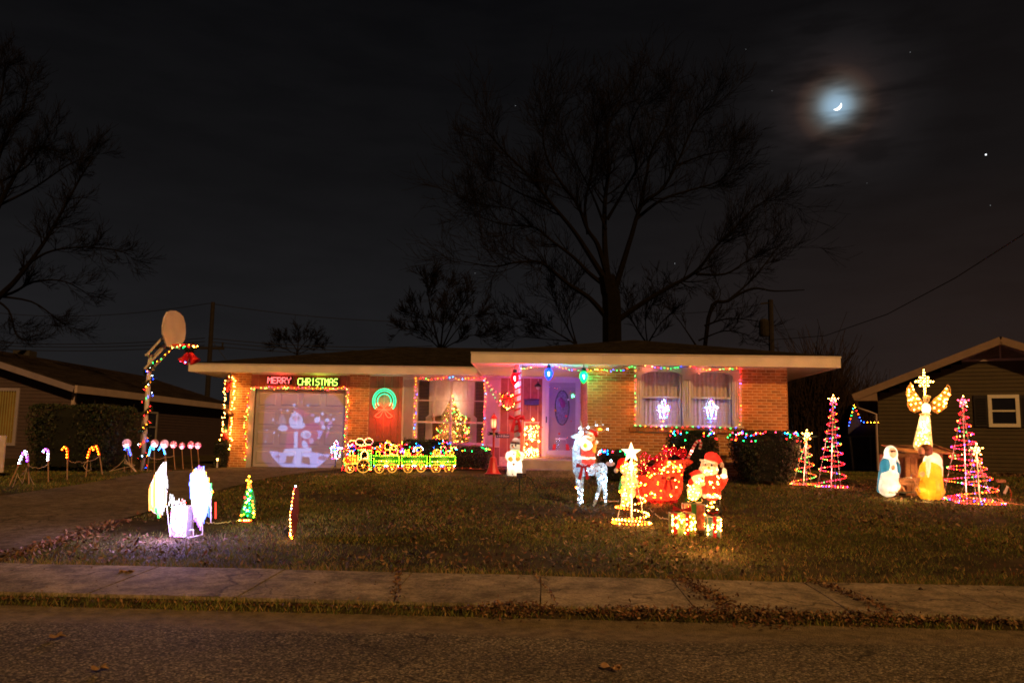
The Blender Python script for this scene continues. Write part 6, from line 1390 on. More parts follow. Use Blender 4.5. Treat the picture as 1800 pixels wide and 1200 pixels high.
# snowman
g = GP(905, 834); g.y -= 0; Y = g.y; s = (W(905, 771, Y).z-g.z)/.92; c = Vector((W(905, 800, Y).x, Y, g.z))
def c_(x, y, z): return c+Vector((x*s, y*s, z*s))
def e_(*r_): return tuple(v*s for v in r_)
blob('snowman', 'glowing white blow moulded snowman with green scarf and orange mittens', 'snowman', g, [
    ('body', P_W, 'b', c_(0, 0, .22), e_(.20, .17, .24)), ('body', P_W, 'b', c_(0, 0, .46), e_(.195, .16, .20)), ('body', P_W, 'c', c_(0, 0, .035), c_(0, 0, .06), .21*s, .20*s), ('body', P_W, 'b', c_(-.17, -.02, .48), e_(.07, .08, .12)), ('body', P_W, 'b', c_(.17, -.02, .48), e_(.07, .08, .12)),
    ('head', P_W, 'b', c_(0, 0, .72), e_(.135, .13, .135)), ('scarf', P_G, 'b', c_(0, 0, .615), e_(.115, .12, .03)), ('scarf', P_G, 'c', c_(.07, -.12, .60), c_(.06, -.155, .48), .025*s, .03*s), ('scarf', P_G, 'c', c_(.08, -.12, .60), c_(.14, -.14, .50), .022*s, .03*s),
    ('mitten', P_O, 'b', c_(-.11, -.14, .40), e_(.06, .05, .065)), ('mitten', P_O, 'b', c_(.09, -.15, .41), e_(.06, .05, .06)), ('hat_brim', P_K, 'b', c_(0, 0, .81), e_(.15, .15, .022), (0, .1, 0)), ('hat', P_W, 'b', c_(.02, 0, .88), e_(.10, .10, .07)), ('hat_band', P_BR, 'b', c_(.01, 0, .835), e_(.108, .108, .02), (0, .1, 0)),
    ('button', P_BR, 'b', c_(-.02, -.15, .53), e_(.025, .02, .02)), ('button', P_BR, 'b', c_(-.02, -.165, .27), e_(.035, .03, .03)), ('nose', P_O, 'b', c_(-.04, -.14, .71), e_(.025, .04, .02)), ('eye', P_K, 'b', c_(-.07, -.11, .75), e_(.018, .02, .022)), ('eye', P_K, 'b', c_(.02, -.125, .755), e_(.018, .02, .022))],
    .011, 9, (1, .82, .58), [c_(0, -.02, .2), c_(0, 0, .5)])
g = GP(913, 872); t = thing('projector_stake', 'dark spotlight projector on a stake with cords in the lawn', 'projector', tuple(g)); hz = W(911, 834, g.y).z
M().mt(m_gcord).tube([g, (g.x, g.y, hz-.03)], .017, 6).build('stake', None, t); hd = M().mt(m_dark).box(g.x-.055, g.x+.05, g.y-.05, g.y+.07, hz-.06, hz+.03).build('lamp_head', None, t); M().mt(mat('dim_green_lens', (.03, .12, .08), .1)).ball((g.x, g.y+.07, hz-.01), (.035, .02, .035)).build('lens', None, t)
cord('dark cord arching left from the projector stake', [W(912, 846, g.y), W(897, 844, g.y), W(888, 855, g.y), gp(883, 868), gp(870, 874)], m_gcord, .008); cord('dark cord arching right from the projector stake', [W(915, 837, g.y), W(930, 838, g.y), W(940, 852, g.y), W(945, 866, g.y), gp(958, 877), gp(985, 880)], m_gcord, .008)
# projected picture: generated here, thrown by a real spot lamp from the projector
S = 256; img = np.zeros((S, S, 4), np.float32); img[..., 3] = 1
PXC = W(530, 750, YG+.08); u0_, u1_, v0_, v1_ = W(462, 750, YG+.08).x, W(606, 750, YG+.08).x, W(530, 822, YG+.08).z, W(530, 690, YG+.08).z
yy, xx = np.mgrid[0:S, 0:S]; fx = xx/S; fy = yy/S       # fx 0..1 left-right, fy 0..1 bottom-top
def E(cx, cy, rx, ry, col, rot=0):
    dx, dy = fx-cx, fy-cy; a = dx*math.cos(rot)+dy*math.sin(rot); b = -dx*math.sin(rot)+dy*math.cos(rot); k_ = (a/rx)**2+(b/ry)**2 < 1; img[k_, :3] = col
def PG(pts, col):
    c = np.zeros((S, S), bool); n = len(pts)
    for i in range(n):
        x1, y1 = pts[i]; x2, y2 = pts[i-1]; k_ = ((y1 > fy) != (y2 > fy)) & (fx < (x2-x1)*(fy-y1)/(y2-y1+1e-9)+x1); c ^= k_
    img[c, :3] = col
BL, WHT, MG, VI = (.16, .20, .80), (.30, .42, 1.0), (.17, .02, .22), (.022, .02, .13)
rad = ((fx-.47)/.60)**2+((fy-.50)/.62)**2; img[rad < 1, :3] = VI
q_ = (((fx-.47)/.42)**2+((fy-.42)/.47)**2 < 1) & (fy < .20+.015*np.sin(fx*14)) ; img[q_, :3] = (.24, .33, .95)
PG([(.28, .22), (.30, .45), (.33, .58), (.55, .58), (.60, .40), (.58, .22)], MG); E(.30, .52, .035, .05, MG); PG([(.52, .55), (.60, .62), (.72, .55), (.70, .40), (.62, .34), (.54, .44)], MG)
E(.235, .60, .045, .10, (.12, .13, .35), .15); E(.245, .52, .06, .04, WHT); PG([(.26, .19), (.28, .245), (.60, .27), (.61, .22), (.45, .18)], WHT); PG([(.39, .20), (.385, .48), (.43, .48), (.44, .20)], WHT)
E(.40, .62, .085, .095, WHT); E(.42, .565, .095, .055, WHT); E(.405, .655, .055, .04, (.30, .30, .75)); E(.37, .66, .008, .012, VI); E(.43, .66, .008, .012, VI); E(.40, .64, .015, .012, (.4, .15, .5)); PG([(.33, .70), (.40, .77), (.48, .72), (.47, .69)], WHT); E(.41, .775, .03, .018, WHT); PG([(.36, .77), (.44, .80), (.56, .70), (.50, .66)], MG)
E(.53, .44, .065, .055, WHT); E(.55, .43, .03, .03, (.2, .2, .6)); E(.52, .31, .035, .06, WHT, .4); E(.60, .36, .03, .04, (.22, .2, .6))
for i, (a, b, s_) in enumerate(((.60, .70, .025), (.66, .64, .045), (.72, .60, .035), (.78, .64, .03), (.82, .60, .03), (.74, .54, .03), (.80, .55, .025), (.86, .65, .02))): E(a, b, s_, s_*.8, WHT if i % 2 else (.20, .14, .55), i)
PG([(.66, .50), (.70, .38), (.74, .50)], BL); PG([(.78, .50), (.77, .38), (.82, .48)], (.22, .08, .4))
PG([(.31, .17), (.30, .08), (.27, .055), (.38, .055), (.40, .17)], (.06, .05, .16)); PG([(.50, .16), (.49, .07), (.60, .04), (.58, .16)], (.06, .05, .16)); E(.35, .175, .05, .022, WHT); E(.55, .165, .055, .022, WHT); PG([(.42, .19), (.42, .03), (.48, .03), (.49, .19)], WHT); E(.75, .135, .06, .03, (.14, .10, .35)); E(.20, .14, .035, .018, (.12, .12, .45))
for (a, b, s_) in ((.37, .83, .03), (.54, .83, .02), (.46, .875, .012), (.29, .76, .022), (.21, .77, .015), (.12, .63, .022), (.17, .59, .012), (.14, .46, .02), (.20, .42, .012), (.05, .49, .012), (.04, .34, .014), (.72, .72, .028), (.82, .71, .014), (.80, .52, .02), (.84, .56, .012), (.68, .40, .016), (.64, .84, .01), (.06, .41, .01)):
    E(a, b, s_*.35, s_, WHT); E(a, b, s_*.8, s_*.3, WHT)
# soften
for _ in range(2): img[1:-1, 1:-1, :3] = (img[1:-1, 1:-1, :3]*2+img[:-2, 1:-1, :3]+img[2:, 1:-1, :3]+img[1:-1, :-2, :3]+img[1:-1, 2:, :3])/6
img[:2] = 0; img[-2:] = 0; img[:, :2] = 0; img[:, -2:] = 0; img[..., 3] = 1
im = bpy.data.images.new('projection_slide', S, S, float_buffer=True); im.colorspace_settings.name = 'Non-Color'; im.pixels.foreach_set(img.reshape(-1)); im.pack()
g = GP(447, 902); t = thing('picture_projector', 'small dark picture projector low on a spike behind the little lit tree', 'projector', tuple(g)); hz = g.z+.16
M().mt(m_dark).tube([g, (g.x, g.y, hz)], .008, 5).build('spike', None, t); M().mt(m_dark).tube([(g.x, g.y-.05, hz), (g.x, g.y+.05, hz)], [.03, .038], 10).build('lamp_head', None, t)
src = Vector((g.x, g.y+.1, hz)); sd = bpy.data.lights.new('projector_beam', 'SPOT'); sd.spot_size = R(150); sd.spot_blend = 0; sd.shadow_soft_size = .004; sd.energy = 9500; sd.use_nodes = True
so = bpy.data.objects.new('projector_beam', sd); COL.objects.link(so); so.parent = t; so.location = src-wloc(t); so.rotation_euler = (R(90), 0, 0)
nt = sd.node_tree; L = nt.links; em = nt.nodes['Emission']; tc = N(nt, 'ShaderNodeTexCoord'); sp_ = N(nt, 'ShaderNodeSeparateXYZ'); L.new(tc.outputs['Normal'], sp_.inputs[0])
D_ = YG+.08-src.y
def mth(op, a, b):
    n = N(nt, 'ShaderNodeMath', operation=op)
    for i, v in enumerate((a, b)):
        if isinstance(v, (int, float)): n.inputs[i].default_value = v
        else: L.new(v, n.inputs[i])
    return n.outputs[0]
az_ = mth('MAXIMUM', mth('ABSOLUTE', sp_.outputs[2], 0), .001)
u = mth('DIVIDE', mth('ADD', mth('MULTIPLY', mth('DIVIDE', sp_.outputs[0], az_), D_), src.x-u0_), u1_-u0_)
v = mth('DIVIDE', mth('ADD', mth('MULTIPLY', mth('DIVIDE', sp_.outputs[1], az_), D_), src.z-v0_), v1_-v0_)
cb = N(nt, 'ShaderNodeCombineXYZ'); L.new(u, cb.inputs[0]); L.new(v, cb.inputs[1]); it = N(nt, 'ShaderNodeTexImage'); it.image = im; it.extension = 'CLIP'; L.new(cb.outputs[0], it.inputs[0]); L.new(it.outputs[0], em.inputs[0])

# ================================================================== DEER & RIDER
g = GP(1040, 889); Y = g.y; DK = Y/F_PX
def DP(zx, zy, dy=0.): return W(1000+zx/7.5, 740+zy/7.5, Y+dy)
def dz(v): return v/7.5*DK
gzb = g.z
def foot(zx, zy, dy): p = DP(zx, zy, dy); p.z = gz(p.x, p.y)+.03; return p
sh = [('head', S_W, 'c', DP(15, 210), DP(120, 195), dz(13), dz(34)), ('neck', S_W, 'c', DP(125, 220), DP(95, 380), dz(34), dz(50)), ('body', S_W, 'c', DP(90, 400), DP(130, 640), dz(48), dz(82)), ('body', S_W, 'c', DP(150, 640), DP(420, 630), dz(85), dz(78)), ('body', S_W, 'b', DP(430, 640), (dz(80), dz(70), dz(95)))]
for (a, b, c2, dy) in (((130, 720), (140, 900), (138, 1130), -.10), ((150, 720), (160, 900), (165, 1110), .12), ((400, 700), (415, 860), (330, 1130), -.10), ((450, 700), (470, 860), (485, 1090), .12)):
    sh += [('leg', S_W, 'c', DP(*a, dy*.7), DP(*b, dy), dz(50), dz(32)), ('leg', S_W, 'c', DP(*b, dy), foot(*c2, dy), dz(30), dz(22))]
sh += [('ear', S_W, 'c', DP(150, 180, -.05), DP(185, 140, -.1), dz(14), dz(9))]
dr_ = blob('deer', 'icy white wire deer glowing cool white with a dark red bow on its chest', 'deer light', g, sh, .013, 5, (.55, .78, 1), [DP(100, 300), DP(110, 480), DP(250, 640), DP(430, 650), DP(140, 850), DP(420, 850), DP(475, 850, .1), DP(90, 200)])
def deerpt():
    s_ = random.choice(sh); a, b = (Vector(s_[3]), Vector(s_[4])) if s_[2] == 'c' else (Vector(s_[3])+Vector((-.06, 0, -.05)), Vector(s_[3])+Vector((.06, 0, .05))); r_ = s_[5] if s_[2] == 'c' else s_[4][0]
    return a.lerp(b, random.random())+Vector((random.uniform(-.7, .7)*r_, -r_*.95, random.uniform(-.4, .4)*r_))
scat(deerpt, 46, ['cool'], .0125, dr_); bulbs([DP(95, 870, -.16)], ['amber'], .016, 0, dr_)
q = M().mt(m_wire); ab_ = []
for sgn, dy in ((1, -.03), (1, .10)):
    o_ = DP(150, 150, dy); P = smooth_path([o_, DP(190+dy*150, 95, dy), DP(320, 70, dy*2), DP(460, 50, dy*3)]); q.tube(P, .011, 5); ab_ += resample(P, .16)
    for i, (ex, ey) in zip((3, 6, 9, 11), ((150, -10), (250, 30), (350, 0), (420, -5))): q.tube([P[min(i, len(P)-1)], DP(ex, ey, dy*2.5)], .009, 5)
    q.tube([P[6], DP(420, 150, dy*3), DP(500, 100, dy*3)], .009, 5)
q.build('antlers', None, dr_); bulbs(ab_+[DP(515, 100, -.05), DP(150, 98, -.05), DP(165, 140, -.08), DP(255, 75, -.05)], ['cool'], .014, .01, dr_); bulbs([DP(395, 108), DP(425, 110), DP(410, 100)], ['amber'], .014, 0, dr_)
M().mt(skin('pinkish_tail_mesh', (.75, .55, .55), .45, 60, .5)).ball(DP(545, 562), (dz(62), dz(14), dz(30)), 12, 8).build('tail', None, dr_); bulbs([DP(555, 522, -.03)], ['cool'], .016, 0, dr_)
q = M().mt(m_bow); bowmesh(q, DP(195, 600, -.17), .22); q.build('bow', None, dr_)
# rider figure
def rs(v): return dz(v)
RY = .02
rd = blob('bearded_rider_figure', 'bearded man figure in red suit sitting on the white deer', 'figure light', DP(250, 560, RY), [
    ('coat', P_R, 'c', DP(255, 520, RY), DP(255, 320, RY), rs(88), rs(85)), ('coat_hem', P_W, 'b', DP(250, 485, RY), (rs(100), rs(95), rs(27))), ('belt', P_K, 'b', DP(255, 420, RY), (rs(92), rs(90), rs(16))), ('coat', P_R, 'b', DP(250, 545, RY), (rs(85), rs(85), rs(25))),
    ('sleeve', P_O, 'c', DP(330, 390, RY-.06), DP(345, 270, RY-.08), rs(28), rs(24)), ('glove', P_W, 'b', DP(362, 280, RY-.09), (rs(26), rs(26), rs(24))), ('beard', P_W, 'b', DP(230, 320, RY-.08), (rs(75), rs(55), rs(70))), ('beard', P_W, 'b', DP(215, 250, RY-.05), (rs(60), rs(50), rs(60))),
    ('face', P_SK, 'b', DP(280, 220, RY-.05), (rs(62), rs(60), rs(55))), ('nose', P_O, 'b', DP(290, 190, RY-.13), (rs(15), rs(15), rs(12))), ('moustache', P_W, 'b', DP(265, 215, RY-.12), (rs(40), rs(15), rs(13))), ('mitten', P_G, 'b', DP(215, 320, RY-.15), (rs(24), rs(20), rs(28))),
    ('hat', P_R, 'b', DP(320, 150, RY), (rs(60), rs(60), rs(55))), ('hat', P_R, 'c', DP(340, 130, RY), DP(365, 190, RY), rs(35), rs(20)), ('hat_trim', P_W, 'b', DP(270, 155, RY-.02), (rs(65), rs(62), rs(17)), (0, .25, 0)), ('pompom', P_W, 'b', DP(375, 160, RY), (rs(20), rs(20), rs(20)))],
    .010, 7, (1, .80, .52), [DP(250, 300, RY), DP(255, 470, RY)])
cord('white cord from the hind leg of the deer to the small spiral tree', [DP(430, 1000, -.12), DP(420, 1040, -.13), DP(520, 1050, -.1), DP(660, 1050, -.1)], m_wcord, .005)

# ================================================================== SPIRAL TREES
def spiral(base, toppx, rb_px, turns, cols, scol, label, lean=0., sp=.058, br=.0105, group=None, power=1.0, pole=m_wire, ph=0, st_=True):
    g = GP(*base); Y = g.y; tp = W(*toppx, Y); H = tp.z-g.z; rb = rb_px*Y/F_PX; t = thing('spiral_tree', label, 'light tree', tuple(g), group); dxl = tp.x-g.x
    P = []; n = int(turns*36)
    for i in range(int(n*(1 if st_ else .72))+1):
        f = i/n; a = ph+f*turns*6.283; fz = max(0, (f-1/turns)/(1-1/turns))**power; z = .03+(H-.10)*fz; r_ = rb*(1-fz)**.92+.03; P.append(Vector((g.x+dxl*f**power+r_*math.cos(a), Y+r_*math.sin(a), g.z+z)))
    q = M().mt(pole).tube([g+Vector((0, 0, -.02)), Vector((tp.x, Y, g.z+H))], .010, 6); q.build('pole', None, t); M().mt(emit('rope_glow_'+scol, {'pink': (1, .045, .06), 'warm': (1, .22, .05)}[scol], .9)).tube(P, .0065, 5).build('spiral_rope', None, t)
    w_ = M().mt(m_wire)
    for k_ in range(3): a = 6.283*k_/3+.5; w_.tube([Vector((g.x+rb*math.cos(a), Y+rb*math.sin(a), g.z)), Vector((tp.x, Y, g.z+H-.1))], .0028, 3)
    w_.build('guy_wires', None, t); bulbs(resample(P, sp), cols, br, 0, t, seq=False)
    if not st_: return t
    st = M().mt(emit('star_plastic_'+scol, {'warm': (1, .62, .26), 'pink': (1, .16, .20)}[scol], 1.3)); c = Vector((tp.x, Y, g.z+H+.0)); pts = star5(st, c, .10, .045); st.build('star', None, t); bulbs([Vector(p)+Vector((0, -.02, 0)) for p in pts]+[c+Vector((0, -.06, 0))], [scol if scol != 'pink' else 'pink', 'warm'], .013, 0, t)
    lamp(c+Vector((0, -.15, 0)), 1.5, {'warm': (1, .6, .25), 'pink': (1, .3, .3)}[scol], .05, t); return t
PK = ['red', 'pink', 'red', 'pink', 'amber', 'red', 'pink', 'red', 'green', 'pink', 'warm', 'red', 'blue']
spiral((1412, 853), (1418, 764), 19, 5.5, ['orange', 'pink', 'amber', 'red', 'orange', 'red', 'green'], 'warm', 'small spiral light tree with a gold star by the big corner shrub', ph=2.6, power=.8)
spiral((1461, 857), (1464, 703), 23, 10, PK, 'pink', 'tall pink spiral light tree left of the nativity scene', ph=2.9, power=.72)
spiral((1699, 880), (1692, 706), 36, 10, PK, 'pink', 'tall pink spiral light tree right of the nativity scene', ph=3.0, power=.72)
spiral((1723, 886), (1716, 790), 35, 5.5, ['orange', 'pink', 'red', 'amber', 'red', 'pink', 'blue'], 'warm', 'shorter spiral light tree overlapping the tall right one', ph=0.3, power=.8)
g4 = spiral((1110, 922), (1110, 790), 29, 5.4, ['amber', 'warm', 'amber', 'orange', 'warm'], 'warm', 'warm white spiral light tree with a big glowing star behind the presents', sp=.052, br=.0135, ph=1.0, power=1.25, st_=False)
gs = wloc(g4); q = M().mt(emit('star_hot', (1, .62, .28), 5)); star5(q, W(1109.5, 795, gs.y-.02), .145, .058, .03); q.build('large_star', None, g4); lamp(W(1109.5, 795, gs.y-.25), 3, (1, .6, .25), .05, g4)
cord('pale cord trailing right from the warm spiral tree', [gp(1140, 895), gp(1150, 903), gp(1160, 912), gp(1172, 913), gp(1185, 918)], m_wcord, .005)

# ================================================================== TINSEL FIGURE, SLEIGH
g = GP(1112, 897); Y = g.y+.25; K = Y/F_PX/7.5
def SP(zx, zy, dy=0.): return W(1080+zx/7.5, 760+zy/7.5, Y+dy)
def sz(v): return v*K
tf = blob('tinsel_snowman', 'warm white tinsel snowman in a red cap standing behind the warm spiral tree', 'snowman', (g.x, Y, gz(g.x, Y)), [
    ('head', S_WW, 'b', SP(195, 495), (sz(120), sz(85), sz(75))), ('body', S_WW, 'b', SP(200, 650), (sz(115), sz(95), sz(105))), ('body', S_WW, 'b', SP(190, 790), (sz(95), sz(80), sz(80))), ('leg', S_WW, 'c', SP(130, 800), SP(120, 960), sz(42), sz(38)), ('leg', S_WW, 'c', SP(200, 800), SP(200, 960), sz(42), sz(38)),
    ('cap', P_R, 'b', SP(110, 400), (sz(72), sz(60), sz(68))), ('cap', P_R, 'c', SP(90, 400), SP(40, 450), sz(40), sz(22)), ('eye', P_K, 'b', SP(150, 480, -.13), (sz(13), sz(12), sz(15))), ('eye', P_K, 'b', SP(232, 480, -.13), (sz(13), sz(12), sz(15))), ('nose', P_O, 'b', SP(190, 508, -.16), (sz(16), sz(20), sz(14))), ('button', P_K, 'b', SP(205, 620, -.14), (sz(14), sz(12), sz(14))), ('pompom', P_W, 'b', SP(22, 500), (sz(30), sz(30), sz(34))), ('cap_trim', S_WW, 'b', SP(190, 430), (sz(115), sz(80), sz(30)), (0, -.2, 0)), ('scarf', plast('scarf_green', (.06, .4, .10)), 'c', SP(110, 600), SP(95, 745), sz(28), sz(42))],
    .013, 2.6, (1, .62, .28), [SP(195, 500), SP(200, 650), SP(190, 800)])
scat(lambda: SP(*random.choice(((random.uniform(90, 310), random.uniform(440, 540)), (random.uniform(100, 300), random.uniform(570, 740)), (random.uniform(95, 240), random.uniform(760, 960)), (random.uniform(130, 300), random.uniform(340, 440)))), -.13), 84, ['warm', 'warm', 'amber', 'amber'], .0115, tf)
# sleigh
g = GP(1160, 885); Y = g.y+.25; K = Y/F_PX/7.5
sl_ = thing('sleigh', 'glowing red tinsel sleigh filled with red rope light bows', 'sleigh', (g.x, Y, g.z))
prof = smooth_path([Vector((x, 0, y)) for x, y in ((960, 345), (1018, 385), (960, 425), (905, 470), (882, 560), (885, 680), (860, 800), (790, 878), (600, 890), (340, 885), (285, 800), (270, 680), (290, 560), (400, 560), (520, 450), (630, 350), (780, 370))], 4)
pl2 = [SP(p.x, p.z) for p in prof]; n = len(pl2); q = M().mt(S_RP)
for dy in (-.17, .17):
    cc = SP(600, 680, dy*1.25); vs = [p+Vector((0, dy, 0)) for p in pl2]; inn = [(p+Vector((0, dy, 0))).lerp(cc, .35)+Vector((0, dy*.25, 0)) for p in pl2]; f = []
    for i in range(n): j = (i+1) % n; f += [(i, j, n+j, n+i), (n+i, n+j, 2*n)]
    q.add(vs+inn+[cc], f)
vs = [p+Vector((0, -.17, 0)) for p in pl2]+[p+Vector((0, .17, 0)) for p in pl2]; q.add(vs, [(i, (i+1) % n, n+(i+1) % n, n+i) for i in range(0, 52)])
q.build('body', None, sl_, smooth=True); [lamp(SP(x, y), 2.8, (1, .34, .16), .03, sl_) for x, y in ((450, 760), (650, 600), (780, 760), (620, 800), (820, 480))]
scat(lambda: SP(random.uniform(340, 860), random.uniform(590, 860), -.23), 20, ['amber', 'warm'], .0125, sl_); scat(lambda: SP(random.uniform(640, 900), random.uniform(380, 560), -.23), 22, ['warm', 'amber'], .0115, sl_); scat(lambda: (lambda u: SP(400+500*u, 590-180*u+random.gauss(0, 22), -.25))(random.random()), 22, ['amber', 'lime', 'yellow', 'green'], .0115, sl_)
q = M().mt(mat('red_tinsel_fringe', (.55, .02, .04), .4, .4, 40, trans=.3)); 
for _ in range(700): a = random.uniform(310, 830); p = SP(a, random.uniform(885, 950), random.uniform(-.18, .18)); leaf(q, p, .022, 1.3)
q.build('runner_fringe', None, sl_, kind='stuff'); q = M().mt(m_wire)
for x in (345, 400, 560, 800): p = SP(x, 880, -.1); q.tube([p, Vector((p.x, p.y, gz(p.x, p.y)-.02))], .004, 4)
q.build('stakes', None, sl_); lamp(SP(560, 900, -.38), 9, (1, .10, .04), .05, sl_, 'fringe_glow')
def ropebow(cx, cy, s, dy, t):
    c = SP(cx, cy, dy); q = M().mt(emit('bow_rope_red', (1, .012, .012), .55)); bp = []
    for sg in (-1, 1):
        for k_ in range(6):
            a = -.55+.25*k_; e = Vector((sg*math.cos(a), -.1, math.sin(a)))*sz(s)*(1-.18*abs(k_-3)/3); q.tube([c, c+e], .009, 5); bp += resample([c, c+e], .075)
        rim_ = [c+Vector((sg*math.cos(-.55+.25*k_), -.1, math.sin(-.55+.25*k_)))*sz(s)*(1-.18*abs(k_-3)/3) for k_ in range(6)]; q.tube(rim_, .009, 5); bp += resample(rim_, .07)
    q.build('rope_bow', None, t); bulbs(bp, ['pink', 'pink', 'warm', 'red'], .0105, .002, t)
ropebow(505, 345, 160, -.26, sl_); ropebow(470, 470, 150, -.30, sl_); ropebow(795, 275, 150, -.2, sl_); ropebow(720, 225, 90, -.1, sl_)
q = M().mt(m_bow); bowmesh(q, SP(710, 610, -.30), sz(150)); q.build('cloth_bow', None, sl_); M().mt(mat('gold_bell', (.6, .4, .15), .3, .1, 5, metal=.6)).ball(SP(710, 605, -.34), sz(24)).build('bell', None, sl_)
# candy cane standing in the sleigh
t = thing('candy_cane', 'large red and white striped candy cane leaning out of the sleigh', 'candy cane', tuple(SP(965, 370, -.05)))
P = resample(smooth_path([SP(x, y, -.05) for x, y in ((955, 375), (1000, 280), (1050, 180), (1090, 120), (1125, 112), (1140, 150), (1115, 240))], 5), .03); q = M(); wm = plast('cane_white', (.8, .78, .78)); rm_ = plast('cane_red', (.6, .02, .04))
for i in range(len(P)-1): q.mt(rm_ if i % 2 else wm).tube([P[i], P[i+1]], .024, 8, cap=i in (0, len(P)-2))
q.build('hook', None, t); lamp(P[len(P)//3], .6, (1, .6, .35), .01, t)

# ================================================================== BEARDED MAN WITH TEDDY, PRESENTS
g = GP(1255, 905); Y = g.y; K = Y/F_PX/7.06
def AP(zx, zy, dy=0.): return W(1160+zx/7.06, 780+zy/7.06, Y+dy)
def az(v): return v*K
sf = blob('bearded_man_figure', 'bearded man figure in red coat waving and holding a teddy bear', 'figure light', (g.x, Y, g.z), [
    ('coat', S_R, 'b', AP(640, 470), (az(150), az(110), az(115))), ('coat', S_R, 'c', AP(640, 480), AP(640, 600), az(125), az(112)), ('belt', P_K, 'b', AP(640, 572), (az(122), az(112), az(18))), ('coat_hem', P_W, 'b', AP(640, 640), (az(124), az(112), az(40))), ('sleeve', S_R, 'c', AP(745, 520, -.02), AP(805, 440, -.03), az(52), az(40)), ('mitten', P_W, 'b', AP(800, 345, -.05), (az(32), az(30), az(48))), ('cuff', P_W, 'b', AP(790, 400, -.04), (az(48), az(40), az(26))),
    ('beard', P_W, 'b', AP(605, 320, -.06), (az(122), az(80), az(72))), ('face', P_SK, 'b', AP(610, 260, -.04), (az(105), az(85), az(62))), ('nose', P_O, 'b', AP(607, 292, -.19), (az(17), az(15), az(15))), ('moustache', P_W, 'b', AP(560, 305, -.16), (az(52), az(26), az(22)), (0, .25, 0)), ('moustache', P_W, 'b', AP(660, 305, -.16), (az(52), az(26), az(22)), (0, -.25, 0)), ('brow', P_W, 'b', AP(560, 240, -.14), (az(30), az(14), az(12))), ('brow', P_W, 'b', AP(660, 240, -.14), (az(30), az(14), az(12))), ('eye', P_K, 'b', AP(570, 262, -.16), (az(10), az(10), az(12))), ('eye', P_K, 'b', AP(645, 262, -.16), (az(10), az(10), az(12))),
    ('cap', P_R, 'b', AP(648, 178), (az(98), az(88), az(78)), (0, .35, 0)), ('cap', P_R, 'c', AP(710, 180), AP(765, 235), az(42), az(22)), ('pompom', P_W, 'b', AP(768, 262, -.03), (az(28), az(26), az(32))), ('cap_trim', P_W, 'b', AP(595, 222, -.03), (az(112), az(88), az(17)), (0, .25, 0)),
    ('trouser', S_BK, 'c', AP(600, 680), AP(590, 740), az(52), az(44)), ('trouser', S_BK, 'c', AP(690, 680), AP(700, 740), az(52), az(44)), ('boot', S_BK, 'c', AP(590, 760), AP(575, 835, -.05), az(42), az(40)), ('boot', S_BK, 'c', AP(705, 760), AP(735, 845, -.05), az(42), az(38))],
    .011, 6, (1, .62, .30), [AP(640, 470), AP(605, 300), AP(640, 640), AP(640, 180), AP(795, 400, -.04)])
scat(lambda: AP(*random.choice(((random.uniform(540, 760), random.uniform(400, 560)), (random.uniform(540, 750), random.uniform(620, 670)), (random.uniform(540, 720), random.uniform(300, 370)), (random.uniform(580, 720), random.uniform(690, 830)))), -.17), 46, ['warm', 'warm', 'amber'], .0125, sf)
q = M().mt(m_wire).tube([AP(745, 690), AP(740, 700), AP(565, 880)], .006, 4).tube([AP(640, 740, .05), AP(765, 860)], .008, 4).tube([AP(745, 690, .05), AP(745, 780), AP(690, 770)], .005, 4); q.tube([AP(590, 850), Vector((AP(590, 850).x, Y, g.z-.02))], .008, 5).tube([AP(730, 850), Vector((AP(730, 850).x, Y, g.z-.02))], .008, 5).build('wire_stand', None, sf)
tb = blob('teddy_bear', 'golden teddy bear in a red cap hugged by the bearded man figure', 'teddy bear', AP(430, 720, -.1), [
    ('head', S_WW, 'b', AP(475, 430, -.08), (az(78), az(65), az(68))), ('cap', P_R, 'b', AP(455, 375, -.06), (az(72), az(60), az(50)), (0, -.3, 0)), ('cap', P_R, 'c', AP(420, 365, -.06), AP(372, 372, -.06), az(28), az(12)), ('ear', S_WW, 'b', AP(540, 390, -.08), (az(24), az(18), az(24))), ('muzzle', S_WW, 'b', AP(510, 450, -.15), (az(32), az(28), az(26))), ('nose', P_BR, 'b', AP(512, 425, -.19), (az(24), az(16), az(16))),
    ('sleeve', P_R, 'c', AP(400, 470, -.06), AP(380, 530, -.09), az(45), az(36)), ('body', S_WW, 'b', AP(430, 590, -.08), (az(92), az(75), az(110))), ('paw', S_WW, 'c', AP(450, 520, -.12), AP(540, 490, -.14), az(32), az(26)), ('foot', S_WW, 'b', AP(370, 690, -.12), (az(52), az(42), az(36))), ('foot', S_WW, 'b', AP(480, 700, -.1), (az(48), az(42), az(34)))],
    .010, 3, (1, .62, .26), [AP(430, 600, -.08), AP(475, 430, -.08)])
scat(lambda: AP(*random.choice(((random.uniform(350, 510), random.uniform(510, 640)), (random.uniform(340, 500), random.uniform(670, 710)), (random.uniform(430, 550), random.uniform(430, 500)))), -.22), 52, ['warm', 'warm', 'amber'], .013, tb)
